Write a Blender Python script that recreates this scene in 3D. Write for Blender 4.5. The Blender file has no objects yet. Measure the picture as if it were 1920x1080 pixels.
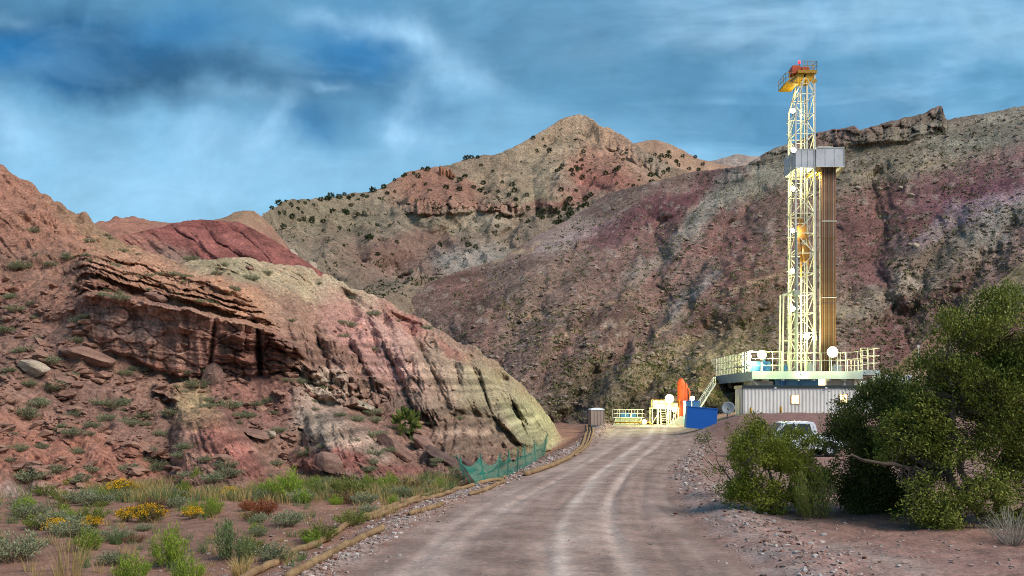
import bpy, bmesh, math, random
import numpy as np
from mathutils import Vector, Matrix

# ------------------------------------------------------------------ basics
random.seed(7)
RNG = np.random.default_rng(7)
SC = bpy.context.scene
COL = SC.collection
F, HX, HY, EYE = 1663.0, 960.0, 755.0, 3.0      # focal length and horizon of the photograph, eye height in metres

def w_at(px, py, d):
    """A point of the place d metres in front of the camera."""
    return ((px - HX) / F * d, d, EYE + (HY - py) / F * d)

def lin(c):
    c = np.asarray(c, float) / 255.0
    return np.where(c <= 0.04045, c / 12.92, ((c + 0.055) / 1.055) ** 2.4)

def sstep(a, b, x):
    t = np.clip((x - a) / (b - a), 0, 1)
    return t * t * (3 - 2 * t)

def tag(o, label=None, cat=None, group=None, kind=None):
    if label: o['label'] = label
    if cat: o['category'] = cat
    if group: o['group'] = group
    if kind: o['kind'] = kind
    return o

def empty(name, loc=(0, 0, 0), rz=0.0, label=None, cat=None, group=None):
    o = bpy.data.objects.new(name, None)
    o.empty_display_size = 0.3
    COL.objects.link(o)
    o.location = loc
    o.rotation_euler = (0, 0, rz)
    return tag(o, label, cat, group)

def raw_mesh(name, V, Fc, mats, fmat=None, smooth=False):
    """mesh from numpy arrays; Fc (n,3) or (n,4)"""
    V = np.asarray(V, np.float32); Fc = np.asarray(Fc, np.int32)
    me = bpy.data.meshes.new(name)
    n, k = Fc.shape
    me.vertices.add(len(V)); me.vertices.foreach_set('co', V.ravel())
    me.loops.add(n * k); me.loops.foreach_set('vertex_index', Fc.ravel())
    me.polygons.add(n)
    me.polygons.foreach_set('loop_start', np.arange(0, n * k, k, dtype=np.int32))
    me.polygons.foreach_set('loop_total', np.full(n, k, np.int32))
    if fmat is not None: me.polygons.foreach_set('material_index', np.asarray(fmat, np.int32))
    me.polygons.foreach_set('use_smooth', np.full(n, smooth, bool))
    for m in (mats if isinstance(mats, (list, tuple)) else [mats]): me.materials.append(m)
    me.update(calc_edges=True)
    return me

def link(name, me, parent=None):
    o = bpy.data.objects.new(name, me)
    COL.objects.link(o)
    if parent is not None: o.parent = parent
    return o

def set_col(me, C, name='Col'):
    a = me.color_attributes.new(name, 'FLOAT_COLOR', 'POINT')
    C = np.asarray(C, np.float32)
    if C.shape[1] == 3: C = np.hstack([C, np.ones((len(C), 1), np.float32)])
    a.data.foreach_set('color', C.ravel())

# ------------------------------------------------------------------ noise
_P = np.random.default_rng(3).permutation(256).astype(np.int32)
_P = np.concatenate([_P, _P, _P])
_G3 = np.array([(1,1,0),(-1,1,0),(1,-1,0),(-1,-1,0),(1,0,1),(-1,0,1),(1,0,-1),(-1,0,-1),(0,1,1),(0,-1,1),(0,1,-1),(0,-1,-1)]*22, np.float32)[:256]

def perlin(x, y, z=0.0, seed=0):
    x = np.asarray(x, np.float32) + seed * 17.31; y = np.asarray(y, np.float32) + seed * 7.77
    z = np.asarray(z, np.float32) + 0 * x + seed * 3.13
    xi = np.floor(x).astype(np.int32); yi = np.floor(y).astype(np.int32); zi = np.floor(z).astype(np.int32)
    xf = x - xi; yf = y - yi; zf = z - zi
    u = xf*xf*xf*(xf*(xf*6-15)+10); v = yf*yf*yf*(yf*(yf*6-15)+10); w = zf*zf*zf*(zf*(zf*6-15)+10)
    xi &= 255; yi &= 255; zi &= 255
    def g(i, j, k):
        h = _P[_P[_P[xi + i] + yi + j] + zi + k]
        G = _G3[h]
        return G[..., 0]*(xf-i) + G[..., 1]*(yf-j) + G[..., 2]*(zf-k)
    def lp(a, b, t): return a + t*(b-a)
    return lp(lp(lp(g(0,0,0), g(1,0,0), u), lp(g(0,1,0), g(1,1,0), u), v),
              lp(lp(g(0,0,1), g(1,0,1), u), lp(g(0,1,1), g(1,1,1), u), v), w)

def fbm(x, y, z=0.0, oct=5, lac=2.03, gain=0.5, seed=0):
    s = 0; a = 1.0; f = 1.0
    for o in range(oct):
        s = s + a * perlin(np.asarray(x)*f, np.asarray(y)*f, np.asarray(z)*f, seed + o)
        a *= gain; f *= lac
    return s

def ridged(x, y, z=0.0, oct=4, lac=2.1, gain=0.5, seed=0):
    s = 0; a = 1.0; f = 1.0
    for o in range(oct):
        s = s + a * (1 - np.abs(perlin(np.asarray(x)*f, np.asarray(y)*f, np.asarray(z)*f, seed + o)) * 1.9)
        a *= gain; f *= lac
    return s

def billow(x, y, z=0.0, oct=5, lac=2.07, gain=0.5, seed=0):
    """rounded bodies parted by sharp V-shaped cuts"""
    s = 0; a = 1.0; f = 1.0
    for o in range(oct):
        s = s + a * np.abs(perlin(np.asarray(x)*f, np.asarray(y)*f, np.asarray(z)*f, seed + o)) * 2.2
        a *= gain; f *= lac
    return s

def cells(x, y, seed=0):
    """Voronoi: (random value of the nearest cell, distance to the cell border)"""
    xi = np.floor(x).astype(np.int32); yi = np.floor(y).astype(np.int32)
    d1 = np.full(x.shape, 9.0); d2 = d1.copy(); val = np.zeros(x.shape)
    for i in (-1, 0, 1):
        for j in (-1, 0, 1):
            a = (xi+i) & 255; b = (yi+j) & 255
            h = _P[_P[a] + b + (seed*13 & 127)]
            px = xi + i + (h & 15)/15.0*0.9; py = yi + j + (_P[h+3] & 15)/15.0*0.9
            d = np.hypot(px-x, py-y)
            m = d < d1
            d2 = np.where(m, d1, np.minimum(d2, d)); val = np.where(m, _P[h+9]/255.0, val); d1 = np.where(m, d, d1)
    return val, d2 - d1

def tps(pts, vals, smooth=1e-4):
    """thin plate spline through scattered points -> function"""
    P = np.asarray(pts, float) / 400.0; n = len(P)
    def U(r): return np.where(r > 1e-9, r*r*np.log(r+1e-12), 0)
    K = U(np.linalg.norm(P[:, None]-P[None], axis=2)) + smooth*np.eye(n)
    A = np.zeros((n+3, n+3)); A[:n, :n] = K; A[:n, n] = 1; A[:n, n+1:] = P; A[n, :n] = 1; A[n+1:, :n] = P.T
    w = np.linalg.solve(A, np.concatenate([vals, [0, 0, 0]]))
    def f(x, y):
        x = np.asarray(x, float)/400.0; y = np.asarray(y, float)/400.0
        s = w[n] + w[n+1]*x + w[n+2]*y
        for i in range(n):
            s = s + w[i]*U(np.hypot(x-P[i, 0], y-P[i, 1]))
        return s
    return f

def poly(pts):
    a = np.asarray(pts, float)
    return lambda x: np.interp(x, a[:, 0], a[:, 1])

# ------------------------------------------------------------------ nodes
class NT:
    def __init__(self, tree): self.t = tree; self.n = tree.nodes; self.l = tree.links
    def node(self, typ, **kw):
        nd = self.n.new(typ)
        for k, v in kw.items(): setattr(nd, k, v)
        return nd
    def put(self, sock, v):
        if isinstance(v, bpy.types.NodeSocket): self.l.new(v, sock)
        elif v is not None: sock.default_value = v
    def math(self, op, a, b=None, c=None, clamp=False):
        nd = self.node('ShaderNodeMath', operation=op, use_clamp=clamp)
        self.put(nd.inputs[0], a)
        if b is not None: self.put(nd.inputs[1], b)
        if c is not None: self.put(nd.inputs[2], c)
        return nd.outputs[0]
    def vmath(self, op, a, b=None):
        nd = self.node('ShaderNodeVectorMath', operation=op)
        self.put(nd.inputs[0], a)
        if b is not None: self.put(nd.inputs[1], b)
        return nd.outputs[0]
    def mix(self, f, a, b, blend='MIX'):
        nd = self.node('ShaderNodeMix', data_type='RGBA', blend_type=blend)
        self.put(nd.inputs[0], f); self.put(nd.inputs[6], a); self.put(nd.inputs[7], b)
        return nd.outputs[2]
    def noise(self, vec, scale, detail=4, rough=0.55, dist=0.0):
        nd = self.node('ShaderNodeTexNoise')
        if vec is not None: self.l.new(vec, nd.inputs['Vector'])
        nd.inputs['Scale'].default_value = scale; nd.inputs['Detail'].default_value = detail
        nd.inputs['Roughness'].default_value = rough; nd.inputs['Distortion'].default_value = dist
        return nd.outputs['Fac']
    def ramp(self, f, stops, interp='LINEAR'):
        nd = self.node('ShaderNodeValToRGB'); nd.color_ramp.interpolation = interp
        el = nd.color_ramp.elements
        while len(el) < len(stops): el.new(0.5)
        for e, (p, c) in zip(el, stops):
            e.position = p; e.color = (c, c, c, 1) if np.isscalar(c) else (*c[:3], 1)
        self.put(nd.inputs[0], f)
        return nd.outputs[0]

def c4(c): return (*[float(v) for v in lin(c)], 1.0)

def new_mat(name):
    m = bpy.data.materials.new(name); m.use_nodes = True
    nt = NT(m.node_tree); b = m.node_tree.nodes['Principled BSDF']
    return m, nt, b

def simple_mat(name, srgb, rough=0.6, metal=0.0, var=0.12, scale=6.0, bump=0.0, obj_space=True, dirt=None, dirt_amt=0.35, spec=0.4):
    """painted or raw surface with uneven tone, optional dirt patches"""
    m, nt, b = new_mat(name)
    tc = nt.node('ShaderNodeTexCoord').outputs['Object']
    n = nt.noise(tc, scale, 5, 0.6)
    f = nt.ramp(n, [(0.25, 1 - var), (0.75, 1 + var)])
    col = nt.mix(1.0, c4(srgb), f, 'MULTIPLY')
    if dirt is not None:
        d = nt.noise(tc, scale*0.6, 6, 0.7)
        col = nt.mix(nt.ramp(d, [(0.48, 0.0), (0.7, dirt_amt)]), col, c4(dirt))
    nt.put(b.inputs['Base Color'], col)
    b.inputs['Roughness'].default_value = rough; b.inputs['Metallic'].default_value = metal
    b.inputs['Specular IOR Level'].default_value = spec
    if bump:
        bp = nt.node('ShaderNodeBump'); bp.inputs['Strength'].default_value = bump; bp.inputs['Distance'].default_value = 0.02
        nt.put(bp.inputs['Height'], nt.noise(tc, scale*8, 4)); nt.l.new(bp.outputs[0], b.inputs['Normal'])
    return m

def emit_mat(name, srgb, strength):
    m, nt, b = new_mat(name)
    b.inputs['Base Color'].default_value = c4(srgb)
    b.inputs['Emission Color'].default_value = c4(srgb); b.inputs['Emission Strength'].default_value = strength
    return m

def leaf_mat(name, c1, c2, scale=1.5, trans=0.25):
    m, nt, b = new_mat(name)
    geo = nt.node('ShaderNodeNewGeometry')
    n = nt.noise(geo.outputs['Position'], scale, 3)
    r = geo.outputs['Random Per Island']
    f = nt.math('ADD', nt.math('MULTIPLY', r, 0.6), nt.math('MULTIPLY', nt.ramp(n, [(0.3, 0.0), (0.7, 1.0)]), 0.4))
    oi = nt.node('ShaderNodeObjectInfo').outputs['Random']
    col = nt.mix(f, c4(c1), c4(c2))
    col = nt.mix(1.0, col, nt.ramp(oi, [(0.0, 0.78), (1.0, 1.15)]), 'MULTIPLY')
    nt.put(b.inputs['Base Color'], col)
    b.inputs['Roughness'].default_value = 0.6; b.inputs['Specular IOR Level'].default_value = 0.2
    tr = nt.node('ShaderNodeBsdfTranslucent'); nt.put(tr.inputs[0], col)
    mx = nt.node('ShaderNodeMixShader'); mx.inputs[0].default_value = trans
    nt.l.new(b.outputs[0], mx.inputs[1]); nt.l.new(tr.outputs[0], mx.inputs[2])
    nt.l.new(mx.outputs[0], m.node_tree.nodes['Material Output'].inputs[0])
    return m

def earth_mat(name, fine=3.0, strata=0.0, sfreq=1.2, bump=0.6, bdist=0.15, speck=0.25):
    """bare earth and rock: zone colour from the mesh, grain, pebbles and thin strata that follow the height"""
    m, nt, b = new_mat(name)
    geo = nt.node('ShaderNodeNewGeometry').outputs['Position']
    at = nt.node('ShaderNodeAttribute', attribute_name='Col').outputs['Color']
    n1 = nt.noise(geo, fine*0.25, 6, 0.62)
    n2 = nt.noise(geo, fine*2.0, 5, 0.7)
    n3 = nt.noise(geo, fine*7.0, 3, 0.7)
    col = nt.mix(1.0, at, nt.ramp(n1, [(0.3, 0.72), (0.7, 1.28)]), 'MULTIPLY')
    col = nt.mix(1.0, col, nt.ramp(n2, [(0.3, 1-speck*1.5), (0.5, 1.0), (0.7, 1+speck*1.5)]), 'MULTIPLY')
    # hue drift between redder and greyer earth
    hue = nt.noise(geo, fine*0.6, 4, 0.6)
    col = nt.mix(nt.ramp(hue, [(0.45, 0.0), (0.7, 0.35)]), col, nt.mix(1.0, col, (1.12, 0.9, 0.84, 1), 'MULTIPLY'))
    col = nt.mix(nt.ramp(hue, [(0.3, 0.35), (0.5, 0.0)]), col, nt.mix(1.0, col, (0.9, 1.0, 1.02, 1), 'MULTIPLY'))
    # small dark stones and pale stones
    vo = nt.node('ShaderNodeTexVoronoi'); vo.inputs['Scale'].default_value = fine*2.6
    nt.l.new(nt.vmath('ADD', geo, None) if False else geo, vo.inputs['Vector'])
    rnd = nt.node('ShaderNodeSeparateColor'); nt.l.new(vo.outputs['Color'], rnd.inputs[0])
    stone = nt.math('MULTIPLY', nt.math('LESS_THAN', vo.outputs['Distance'], 0.32), nt.math('GREATER_THAN', rnd.outputs[0], 0.72))
    shade = nt.ramp(rnd.outputs[1], [(0.0, 0.55), (0.6, 0.9), (1.0, 1.6)])
    col = nt.mix(nt.math('MULTIPLY', stone, 0.6), col, nt.mix(1.0, col, shade, 'MULTIPLY'))
    if strata > 0:
        sep = nt.node('ShaderNodeSeparateXYZ'); nt.l.new(geo, sep.inputs[0])
        z = nt.math('ADD', sep.outputs[2], nt.math('MULTIPLY', nt.noise(geo, 0.25, 4), 2.2))
        cmb = nt.node('ShaderNodeCombineXYZ'); nt.put(cmb.inputs[2], nt.math('MULTIPLY', z, sfreq))
        sn = nt.noise(cmb.outputs[0], 1.0, 4, 0.7)
        band = nt.ramp(sn, [(0.32, (0.72, 0.66, 0.64)), (0.45, (1.0, 0.97, 0.95)), (0.55, (1.15, 1.12, 1.06)), (0.68, (0.85, 0.74, 0.70))])
        col = nt.mix(strata, col, nt.mix(1.0, col, band, 'MULTIPLY'))
    nt.put(b.inputs['Base Color'], col)
    b.inputs['Roughness'].default_value = 0.95; b.inputs['Specular IOR Level'].default_value = 0.12
    h = nt.math('ADD', nt.math('MULTIPLY', n2, 0.7), nt.math('MULTIPLY', n3, 0.35))
    h = nt.math('ADD', h, nt.math('MULTIPLY', stone, 0.12))
    bp = nt.node('ShaderNodeBump'); bp.inputs['Strength'].default_value = bump; bp.inputs['Distance'].default_value = bdist
    nt.put(bp.inputs['Height'], h); nt.l.new(bp.outputs[0], b.inputs['Normal'])
    return m
# ------------------------------------------------------------------ the setting: ground function
_yy = np.array([-60, 0, 15.35, 20.4, 27, 36.5, 48, 72, 111, 150, 400.])
_xx = np.array([0.3, 0.45, 0.65, 0.95, 1.75, 3.45, 6.0, 11.0, 17.3, 20.5, 30.])
_hw = np.array([3.4, 3.5, 3.6, 3.4, 3.2, 3.0, 3.2, 4.0, 4.7, 5.5, 8.0])
def _curve(Y, v):
    # smoothed polyline
    s = 0
    for k, w in ((-4, .15), (-2, .2), (0, .3), (2, .2), (4, .15)): s = s + w*np.interp(np.asarray(Y)+k, _yy, v)
    return s
def road_x(Y): return _curve(Y, _xx)
def road_hw(Y): return _curve(Y, _hw)
def lat_of(X, Y): return (X - road_x(Y)) / road_hw(Y)

def zg(X, Y, detail=True):
    X = np.asarray(X, float); Y = np.asarray(Y, float)
    L = lat_of(X, Y)
    px = HX + F*X/np.maximum(Y, 4.0)
    z = 0.05*np.cos(np.clip(L, -1, 1)*1.57)
    # gravel berm either side
    z = z + 0.07*np.exp(-((L+1.16)/0.16)**2)*sstep(8, 20, Y) + 0.16*np.exp(-((L-1.3-0.1*perlin(Y*0.15,0*Y,0,2))/0.2)**2)*(1-sstep(40, 60, Y))
    # ditch between road and badlands, deeper farther on
    z = z - (1.1*sstep(26, 60, Y))*sstep(1.25, 2.3, -L)*(1-sstep(115, 135, Y))
    z = z - 0.12*sstep(1.2, 1.8, -L)
    # tall bank where the road nears the pad
    z = z + 0.55*np.exp(-((L+1.15)/0.2)**2)*sstep(60, 85, Y)*(1-sstep(100, 125, Y))
    # right flat, the raised pad for the trailers
    z = z + 0.1*sstep(1.2, 2.0, L)
    mound = sstep(1255, 1420, px + 18*perlin(X*0.2, Y*0.2, 0, 5))*sstep(60, 82, Y + 3*perlin(X*0.13, Y*0.1, 0, 9))
    z = z + 1.85*mound*(1 - 0.0*Y)
    if detail:
        rough = sstep(0.8, 1.25, np.abs(L))
        z = z + rough*(0.10*fbm(X*0.35, Y*0.35, 0, 4, seed=11) + 0.035*fbm(X*2.2, Y*2.2, 0, 3, seed=21))
        z = z + rough*0.05*mound*fbm(X*1.3, Y*1.3, 0, 3, seed=23)
        z = z + (1-rough)*0.018*fbm(X*1.1, Y*0.7, 0, 4, seed=31)
        # wheel ruts
        for l0, a in ((-0.42, .035), (-0.02, .028), (0.36, .05), (0.60, .03), (-0.66, .02)):
            wob = 0.22*perlin(Y*0.05, l0*9, 0, 3)
            z = z - 1.5*a*np.exp(-((L-l0-wob)/0.045)**2)*(0.6+0.6*perlin(Y*0.2, l0*5, 1, 4))
    return z

def ground_at(px, py, z_off=0.0):
    d = F*EYE/max(py-HY, 6)
    for _ in range(25):
        X = (px-HX)/F*d
        z = float(zg(np.array([X]), np.array([d]))[0])
        d = 0.5*d + 0.5*F*(EYE - z)/max(py-HY, 6)
    X = (px-HX)/F*d
    return X, d, float(zg(np.array([X]), np.array([d]))[0])

def build_ground():
    pxs = np.concatenate([np.linspace(-2600, -420, 60), np.arange(-400, 2340, 3.0), np.linspace(2360, 4600, 60)])
    ds = np.concatenate([np.linspace(1.2, 12.0, 26), np.exp(np.linspace(math.log(12.1), math.log(150), 470)), np.exp(np.linspace(math.log(155), math.log(1500), 24))])
    D, PX = np.meshgrid(ds, pxs, indexing='ij')
    X = (PX-HX)/F*D; Y = D.copy()
    Z = zg(X, Y)
    Z[D > 150] = -0.4
    nv, nx = X.shape
    V = np.stack([X, Y, Z], -1).reshape(-1, 3)
    # sheet behind the camera
    L = lat_of(X, Y)
    # ---- colours (real tones of the soil, not light)
    road_c = lin((152, 131, 122)); road_d = lin((126, 107, 99)); soil = lin((126, 97, 84)); soil2 = lin((146, 110, 92)); grav = lin((148, 132, 126)); tan = lin((150, 118, 96)); right = lin((140, 112, 104))
    n1 = fbm(X*0.12, Y*0.12, 0, 5, seed=41); n2 = fbm(X*0.8, Y*0.8, 0, 4, seed=45)
    C = soil[None, None]*np.ones(X.shape+(3,))
    def blend(c, m):
        nonlocal C
        C = C*(1-m[..., None]) + c*m[..., None]
    blend(soil2, np.clip(0.5+1.1*n1, 0, 1)*(L < -1)*0.9)
    blend(right, sstep(0.9, 1.2, L)*np.clip(0.7+0.8*n1, 0, 1))
    m = sstep(1255, 1420, PX)*sstep(58, 68, Y)
    blend(lin((126, 98, 92)), m)
    # gravelly shoulders
    blend(grav, np.exp(-((np.abs(L)-1.15-0.06*n1)/0.17)**2)*np.clip(0.65+0.9*n2, 0, 1))
    blend(lin((150, 132, 124)), np.exp(-((L-1.55-0.15*n1)/0.3)**2)*np.clip(0.3+1.2*n2, 0, 1)*(Y < 40))
    on = 1-sstep(0.9, 1.05, np.abs(L)+0.05*n2)
    streak = 0.55*fbm(L*9+0.8*perlin(Y*.1, L, 0, 4), Y*0.12, 0, 4, seed=51)+0.6*fbm(X*0.5, Y*0.35, 0, 5, seed=53)
    blend(road_d, on)
    blend(road_c, on*np.clip(0.45+1.3*streak, 0, 1))
    for l0, a, w in ((-0.45, .4, .12), (0.02, .8, .05), (0.06, .5, .12), (0.34, .6, .07), (-0.72, .25, .1)):
        wob = 0.22*perlin(Y*0.05, Y*0+l0*9, 0, 3)
        blend(lin((184, 168, 158)), on*1.0*a*np.exp(-((L-l0-wob)/w)**2)*np.clip(0.75+0.8*perlin(Y*0.3, l0*7+L*3, 0, 6), 0, 1))
    for l0, a, w in ((-0.2, .4, .10), (0.19, .45, .06), (0.6, .5, .12)):
        wob = 0.2*perlin(Y*0.05, Y*0+l0*5, 0, 8)
        blend(lin((130, 110, 101)), on*a*np.exp(-((L-l0-wob)/w)**2)*np.clip(0.6+1.0*perlin(Y*0.25, l0*9, 0, 2), 0, 1))
    # the small dark patch of damp fill on the right of the road
    C = (C*ALB*1.0).reshape(-1, 3)
    idx = np.arange(nv*nx).reshape(nv, nx)
    q = np.stack([idx[:-1, :-1], idx[:-1, 1:], idx[1:, 1:], idx[1:, :-1]], -1)
    onq = (np.abs(L[:-1, :-1]) < 1.0) & (D[:-1, :-1] < 113)
    mat = earth_mat('trampled_soil', fine=5.5, bump=0.55, bdist=0.06, speck=0.22)
    rmat = earth_mat('packed_road_dirt', fine=4.0, bump=0.32, bdist=0.04, speck=0.11)
    for nm, msk, mat_ in (('ground', ~onq, mat), ('road', onq, rmat)):
        f = q[msk]
        used, inv = np.unique(f, return_inverse=True)
        me = raw_mesh(nm, V[used], inv.reshape(-1, 4), mat_, smooth=True)
        set_col(me, C[used])
        tag(link(nm, me), kind='structure')
    # the rest of the plain, behind and round the camera
    s = 3000.0
    V2 = np.array([(-s, -s, -0.7), (s, -s, -0.7), (s, s, -0.7), (-s, s, -0.7), ])
    me = raw_mesh('plain', V2, np.array([[0, 1, 2, 3]]), mat); set_col(me, np.tile(soil2, (4, 1)))
    tag(link('plain', me), kind='structure')

# ------------------------------------------------------------------ erosion
def erode(H, cell, batches=70, per=5000, steps=48, seed=0, rate=0.35, cap=5.0, inertia=0.25):
    rng = np.random.default_rng(seed)
    h = (H/cell).astype(np.float64).copy(); ny, nx = h.shape; flat = h.ravel()
    for b in range(batches):
        x = rng.uniform(2, nx-3, per); y = rng.uniform(2, ny-3, per)
        dx = np.zeros(per); dy = np.zeros(per); sp = np.ones(per); wa = np.ones(per); sed = np.zeros(per)
        alive = np.ones(per, bool)
        for s in range(steps):
            xi = x.astype(int); yi = y.astype(int); fx = x-xi; fy = y-yi
            i0 = yi*nx+xi
            a, bb, c, d = flat[i0], flat[i0+1], flat[i0+nx], flat[i0+nx+1]
            gx = (bb-a)*(1-fy)+(d-c)*fy; gy = (c-a)*(1-fx)+(d-bb)*fx
            hh = a*(1-fx)*(1-fy)+bb*fx*(1-fy)+c*(1-fx)*fy+d*fx*fy
            dx = dx*inertia-gx*(1-inertia); dy = dy*inertia-gy*(1-inertia)
            ln = np.hypot(dx, dy)+1e-9; dx /= ln; dy /= ln
            nxp = x+dx; nyp = y+dy
            alive &= (nxp > 2) & (nxp < nx-3) & (nyp > 2) & (nyp < ny-3)
            nxp = np.where(alive, nxp, x); nyp = np.where(alive, nyp, y)
            xj = nxp.astype(int); yj = nyp.astype(int); gx2 = nxp-xj; gy2 = nyp-yj
            j0 = yj*nx+xj
            h2 = flat[j0]*(1-gx2)*(1-gy2)+flat[j0+1]*gx2*(1-gy2)+flat[j0+nx]*(1-gx2)*gy2+flat[j0+nx+1]*gx2*gy2
            dh = h2-hh
            C = np.maximum(-dh, 0.02)*sp*wa*cap
            up = dh > 0
            dep = np.where(up, np.minimum(dh, sed), np.where(sed > C, (sed-C)*0.25, 0.0))
            ero = np.where((~up) & (sed <= C), np.minimum((C-sed)*rate, np.maximum(-dh, 0)*0.5), 0.0)
            amt = np.where(alive, dep-ero, 0.0)
            sed = sed-np.where(alive, dep-ero, 0)
            np.add.at(flat, i0, amt*(1-fx)*(1-fy)); np.add.at(flat, i0+1, amt*fx*(1-fy))
            np.add.at(flat, i0+nx, amt*(1-fx)*fy); np.add.at(flat, i0+nx+1, amt*fx*fy)
            sp = np.sqrt(np.maximum(sp*sp-dh*1.2, 0.05)); sp = np.minimum(sp, 3.0); wa *= 0.985
            x = nxp; y = nyp
    h = flat.reshape(ny, nx)
    # light blur against single-cell pits
    for _ in range(1):
        p = np.pad(h, 1, mode='edge')
        h = 0.4*h+0.15*(p[1:-1, :-2]+p[1:-1, 2:]+p[:-2, 1:-1]+p[2:, 1:-1])
    return h*cell

def bilin(G, u, v):
    ny, nx = G.shape
    u = np.clip(u, 0, nx-1.001); v = np.clip(v, 0, ny-1.001)
    i = u.astype(int); j = v.astype(int); a = u-i; b = v-j
    return G[j, i]*(1-a)*(1-b)+G[j, i+1]*a*(1-b)+G[j+1, i]*(1-a)*b+G[j+1, i+1]*a*b

ALB, SAT = 1.08, 0.92
class Hill:
    """A hillside with its own distance everywhere: ridge and foot lines plus known distances, then eroded in world space."""
    def __init__(self, name, ridge, foot, ctrl, px0, px1, step, nv, back=40.0, bslope=0.7, nb=14):
        self.name = name
        self.ridge = poly(ridge); self.foot = poly(foot)
        c = np.array(ctrl, float)
        self.df = tps(c[:, :2], np.log(c[:, 2]), 2e-4)
        pxs = np.arange(px0, px1+step, step); v = np.linspace(0, 1, nv)
        PX = np.tile(pxs, (nv, 1)); r = self.ridge(pxs); f = self.foot(pxs)
        PY = f[None]+(r-f)[None]*v[:, None]
        D = np.exp(self.df(PX, PY))
        D = np.maximum.accumulate(D+np.linspace(0, 0.02, nv)[:, None], axis=0)
        X = (PX-HX)/F*D; Y = D.copy(); Z = EYE+(HY-PY)/F*D
        # skirt below the foot and the far side behind the ridge
        sX = X[0]-(PX[0]-HX)/F*2.0; sY = Y[0]-2.0; sZ = Z[0]-1.6
        bX, bY, bZ, bPX, bPY = [], [], [], [], []
        for k in range(1, nb+1):
            s = back*(k/nb)**1.6
            drop = bslope*s*s/(s+0.08*back)
            dd = D[-1]+s
            bX.append((pxs-HX)/F*dd); bY.append(dd); bZ.append(Z[-1]-drop); bPX.append(pxs); bPY.append(PY[-1])
        self.X = np.vstack([sX, X]+bX); self.Y = np.vstack([sY, Y]+bY); self.Z = np.vstack([sZ, Z]+bZ)
        self.PX = np.vstack([pxs, PX]+bPX); self.PY = np.vstack([PY[0]+2, PY]+bPY)
        self.nv = nv; self.nb = nb; self.pxs = pxs
        self.V = np.clip(np.concatenate([[0], v, np.ones(nb)]), 0, 1)[:, None]*np.ones_like(self.X)
    def erosion(self, cell, amp=1.0, pre=(0.0, 0.05), mask=None, lim=1.5, **kw):
        x0, x1 = self.X.min(), self.X.max(); y0, y1 = self.Y.min(), self.Y.max()
        gx = np.arange(x0, x1, cell); gy = np.arange(y0, y1, cell)
        cols = np.stack([np.interp(gy, self.Y[:, i], self.Z[:, i]) for i in range(len(self.pxs))], 1)   # (ny, ncol)
        H = np.empty((len(gy), len(gx)))
        for j, yv in enumerate(gy):
            H[j] = np.interp(HX+F*gx/yv, self.pxs, cols[j])
        GX, GY = np.meshgrid(gx, gy)
        H0 = H.copy()
        H = H+pre[0]*fbm(GX*pre[1], GY*pre[1], 0, 6, gain=0.5, seed=5)
        E = erode(H, cell, **kw)
        dz = E-H0
        sm = dz.copy()
        for _ in range(3):
            q = np.pad(sm, 1, mode='edge'); sm = 0.2*(sm+q[1:-1, :-2]+q[1:-1, 2:]+q[:-2, 1:-1]+q[2:, 1:-1])
        # mostly the broad drainage, a little of the sharp detail; never deep slots
        dz = amp*lim*np.tanh((0.85*sm+0.55*(dz-sm))/lim)
        # keep a fringe calm
        self.dz = bilin(dz, (self.X-x0)/cell, (self.Y-y0)/cell)
        if mask is not None: self.dz = self.dz*mask
        self.Z = self.Z+self.dz
    def toward(self, m):
        """move along the line of sight, m metres nearer"""
        k = (self.Y-m)/self.Y
        self.X = self.X*k; self.Z = EYE+(self.Z-EYE)*k; self.Y = self.Y*k
    def rough(self, amp, freq, oct=5, seed=1, gain=0.5, mask=1.0):
        n = fbm(self.X*freq, self.Y*freq, self.Z*freq, oct, gain=gain, seed=seed)*amp*mask
        self.Z = self.Z+n*0.6; self.Y = self.Y-n*0.7
    def paint(self, base, zones, warp=18.0, wf=0.02, seed=3):
        wx = self.PX+warp*fbm(self.PX*wf, self.PY*wf, 0, 4, seed=seed); wy = self.PY+warp*fbm(self.PX*wf, self.PY*wf, 5, 4, seed=seed+9)
        C = lin(base)*np.ones(self.X.shape+(3,))
        for (cx, cy, rx, ry, ang, col, st) in zones:
            a = math.radians(ang); dx = wx-cx; dy = wy-cy
            u = (dx*math.cos(a)+dy*math.sin(a))/rx; w = (-dx*math.sin(a)+dy*math.cos(a))/ry
            m = 0.92*st*(1-sstep(0.45, 1.25, np.hypot(u, w)))
            C = C*(1-m[..., None])+lin(col)*m[..., None]
        g = C.mean(-1, keepdims=True)
        self.C = (g+(C-g)*SAT)*ALB*np.array([1.0, 1.045, 1.05])
    def at(self, px, py):
        i = int(np.clip(np.searchsorted(self.pxs, px), 0, len(self.pxs)-1))
        r = self.ridge(px); f = self.foot(px)
        v = (py-f)/(r-f)
        j = int(np.clip(round(1+v*(self.nv-1)), 0, self.X.shape[0]-1))
        return self.X[j, i], self.Y[j, i], self.Z[j, i]
    def build(self, mat, name=None):
        nv, nx = self.X.shape
        V = np.stack([self.X, self.Y, self.Z], -1).reshape(-1, 3)
        idx = np.arange(nv*nx).reshape(nv, nx)
        q = np.stack([idx[:-1, :-1], idx[:-1, 1:], idx[1:, 1:], idx[1:, :-1]], -1).reshape(-1, 4)
        me = raw_mesh(name or self.name, V, q, mat, smooth=True)
        set_col(me, self.C.reshape(-1, 3))
        return tag(link(name or self.name, me), kind='structure')
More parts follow.
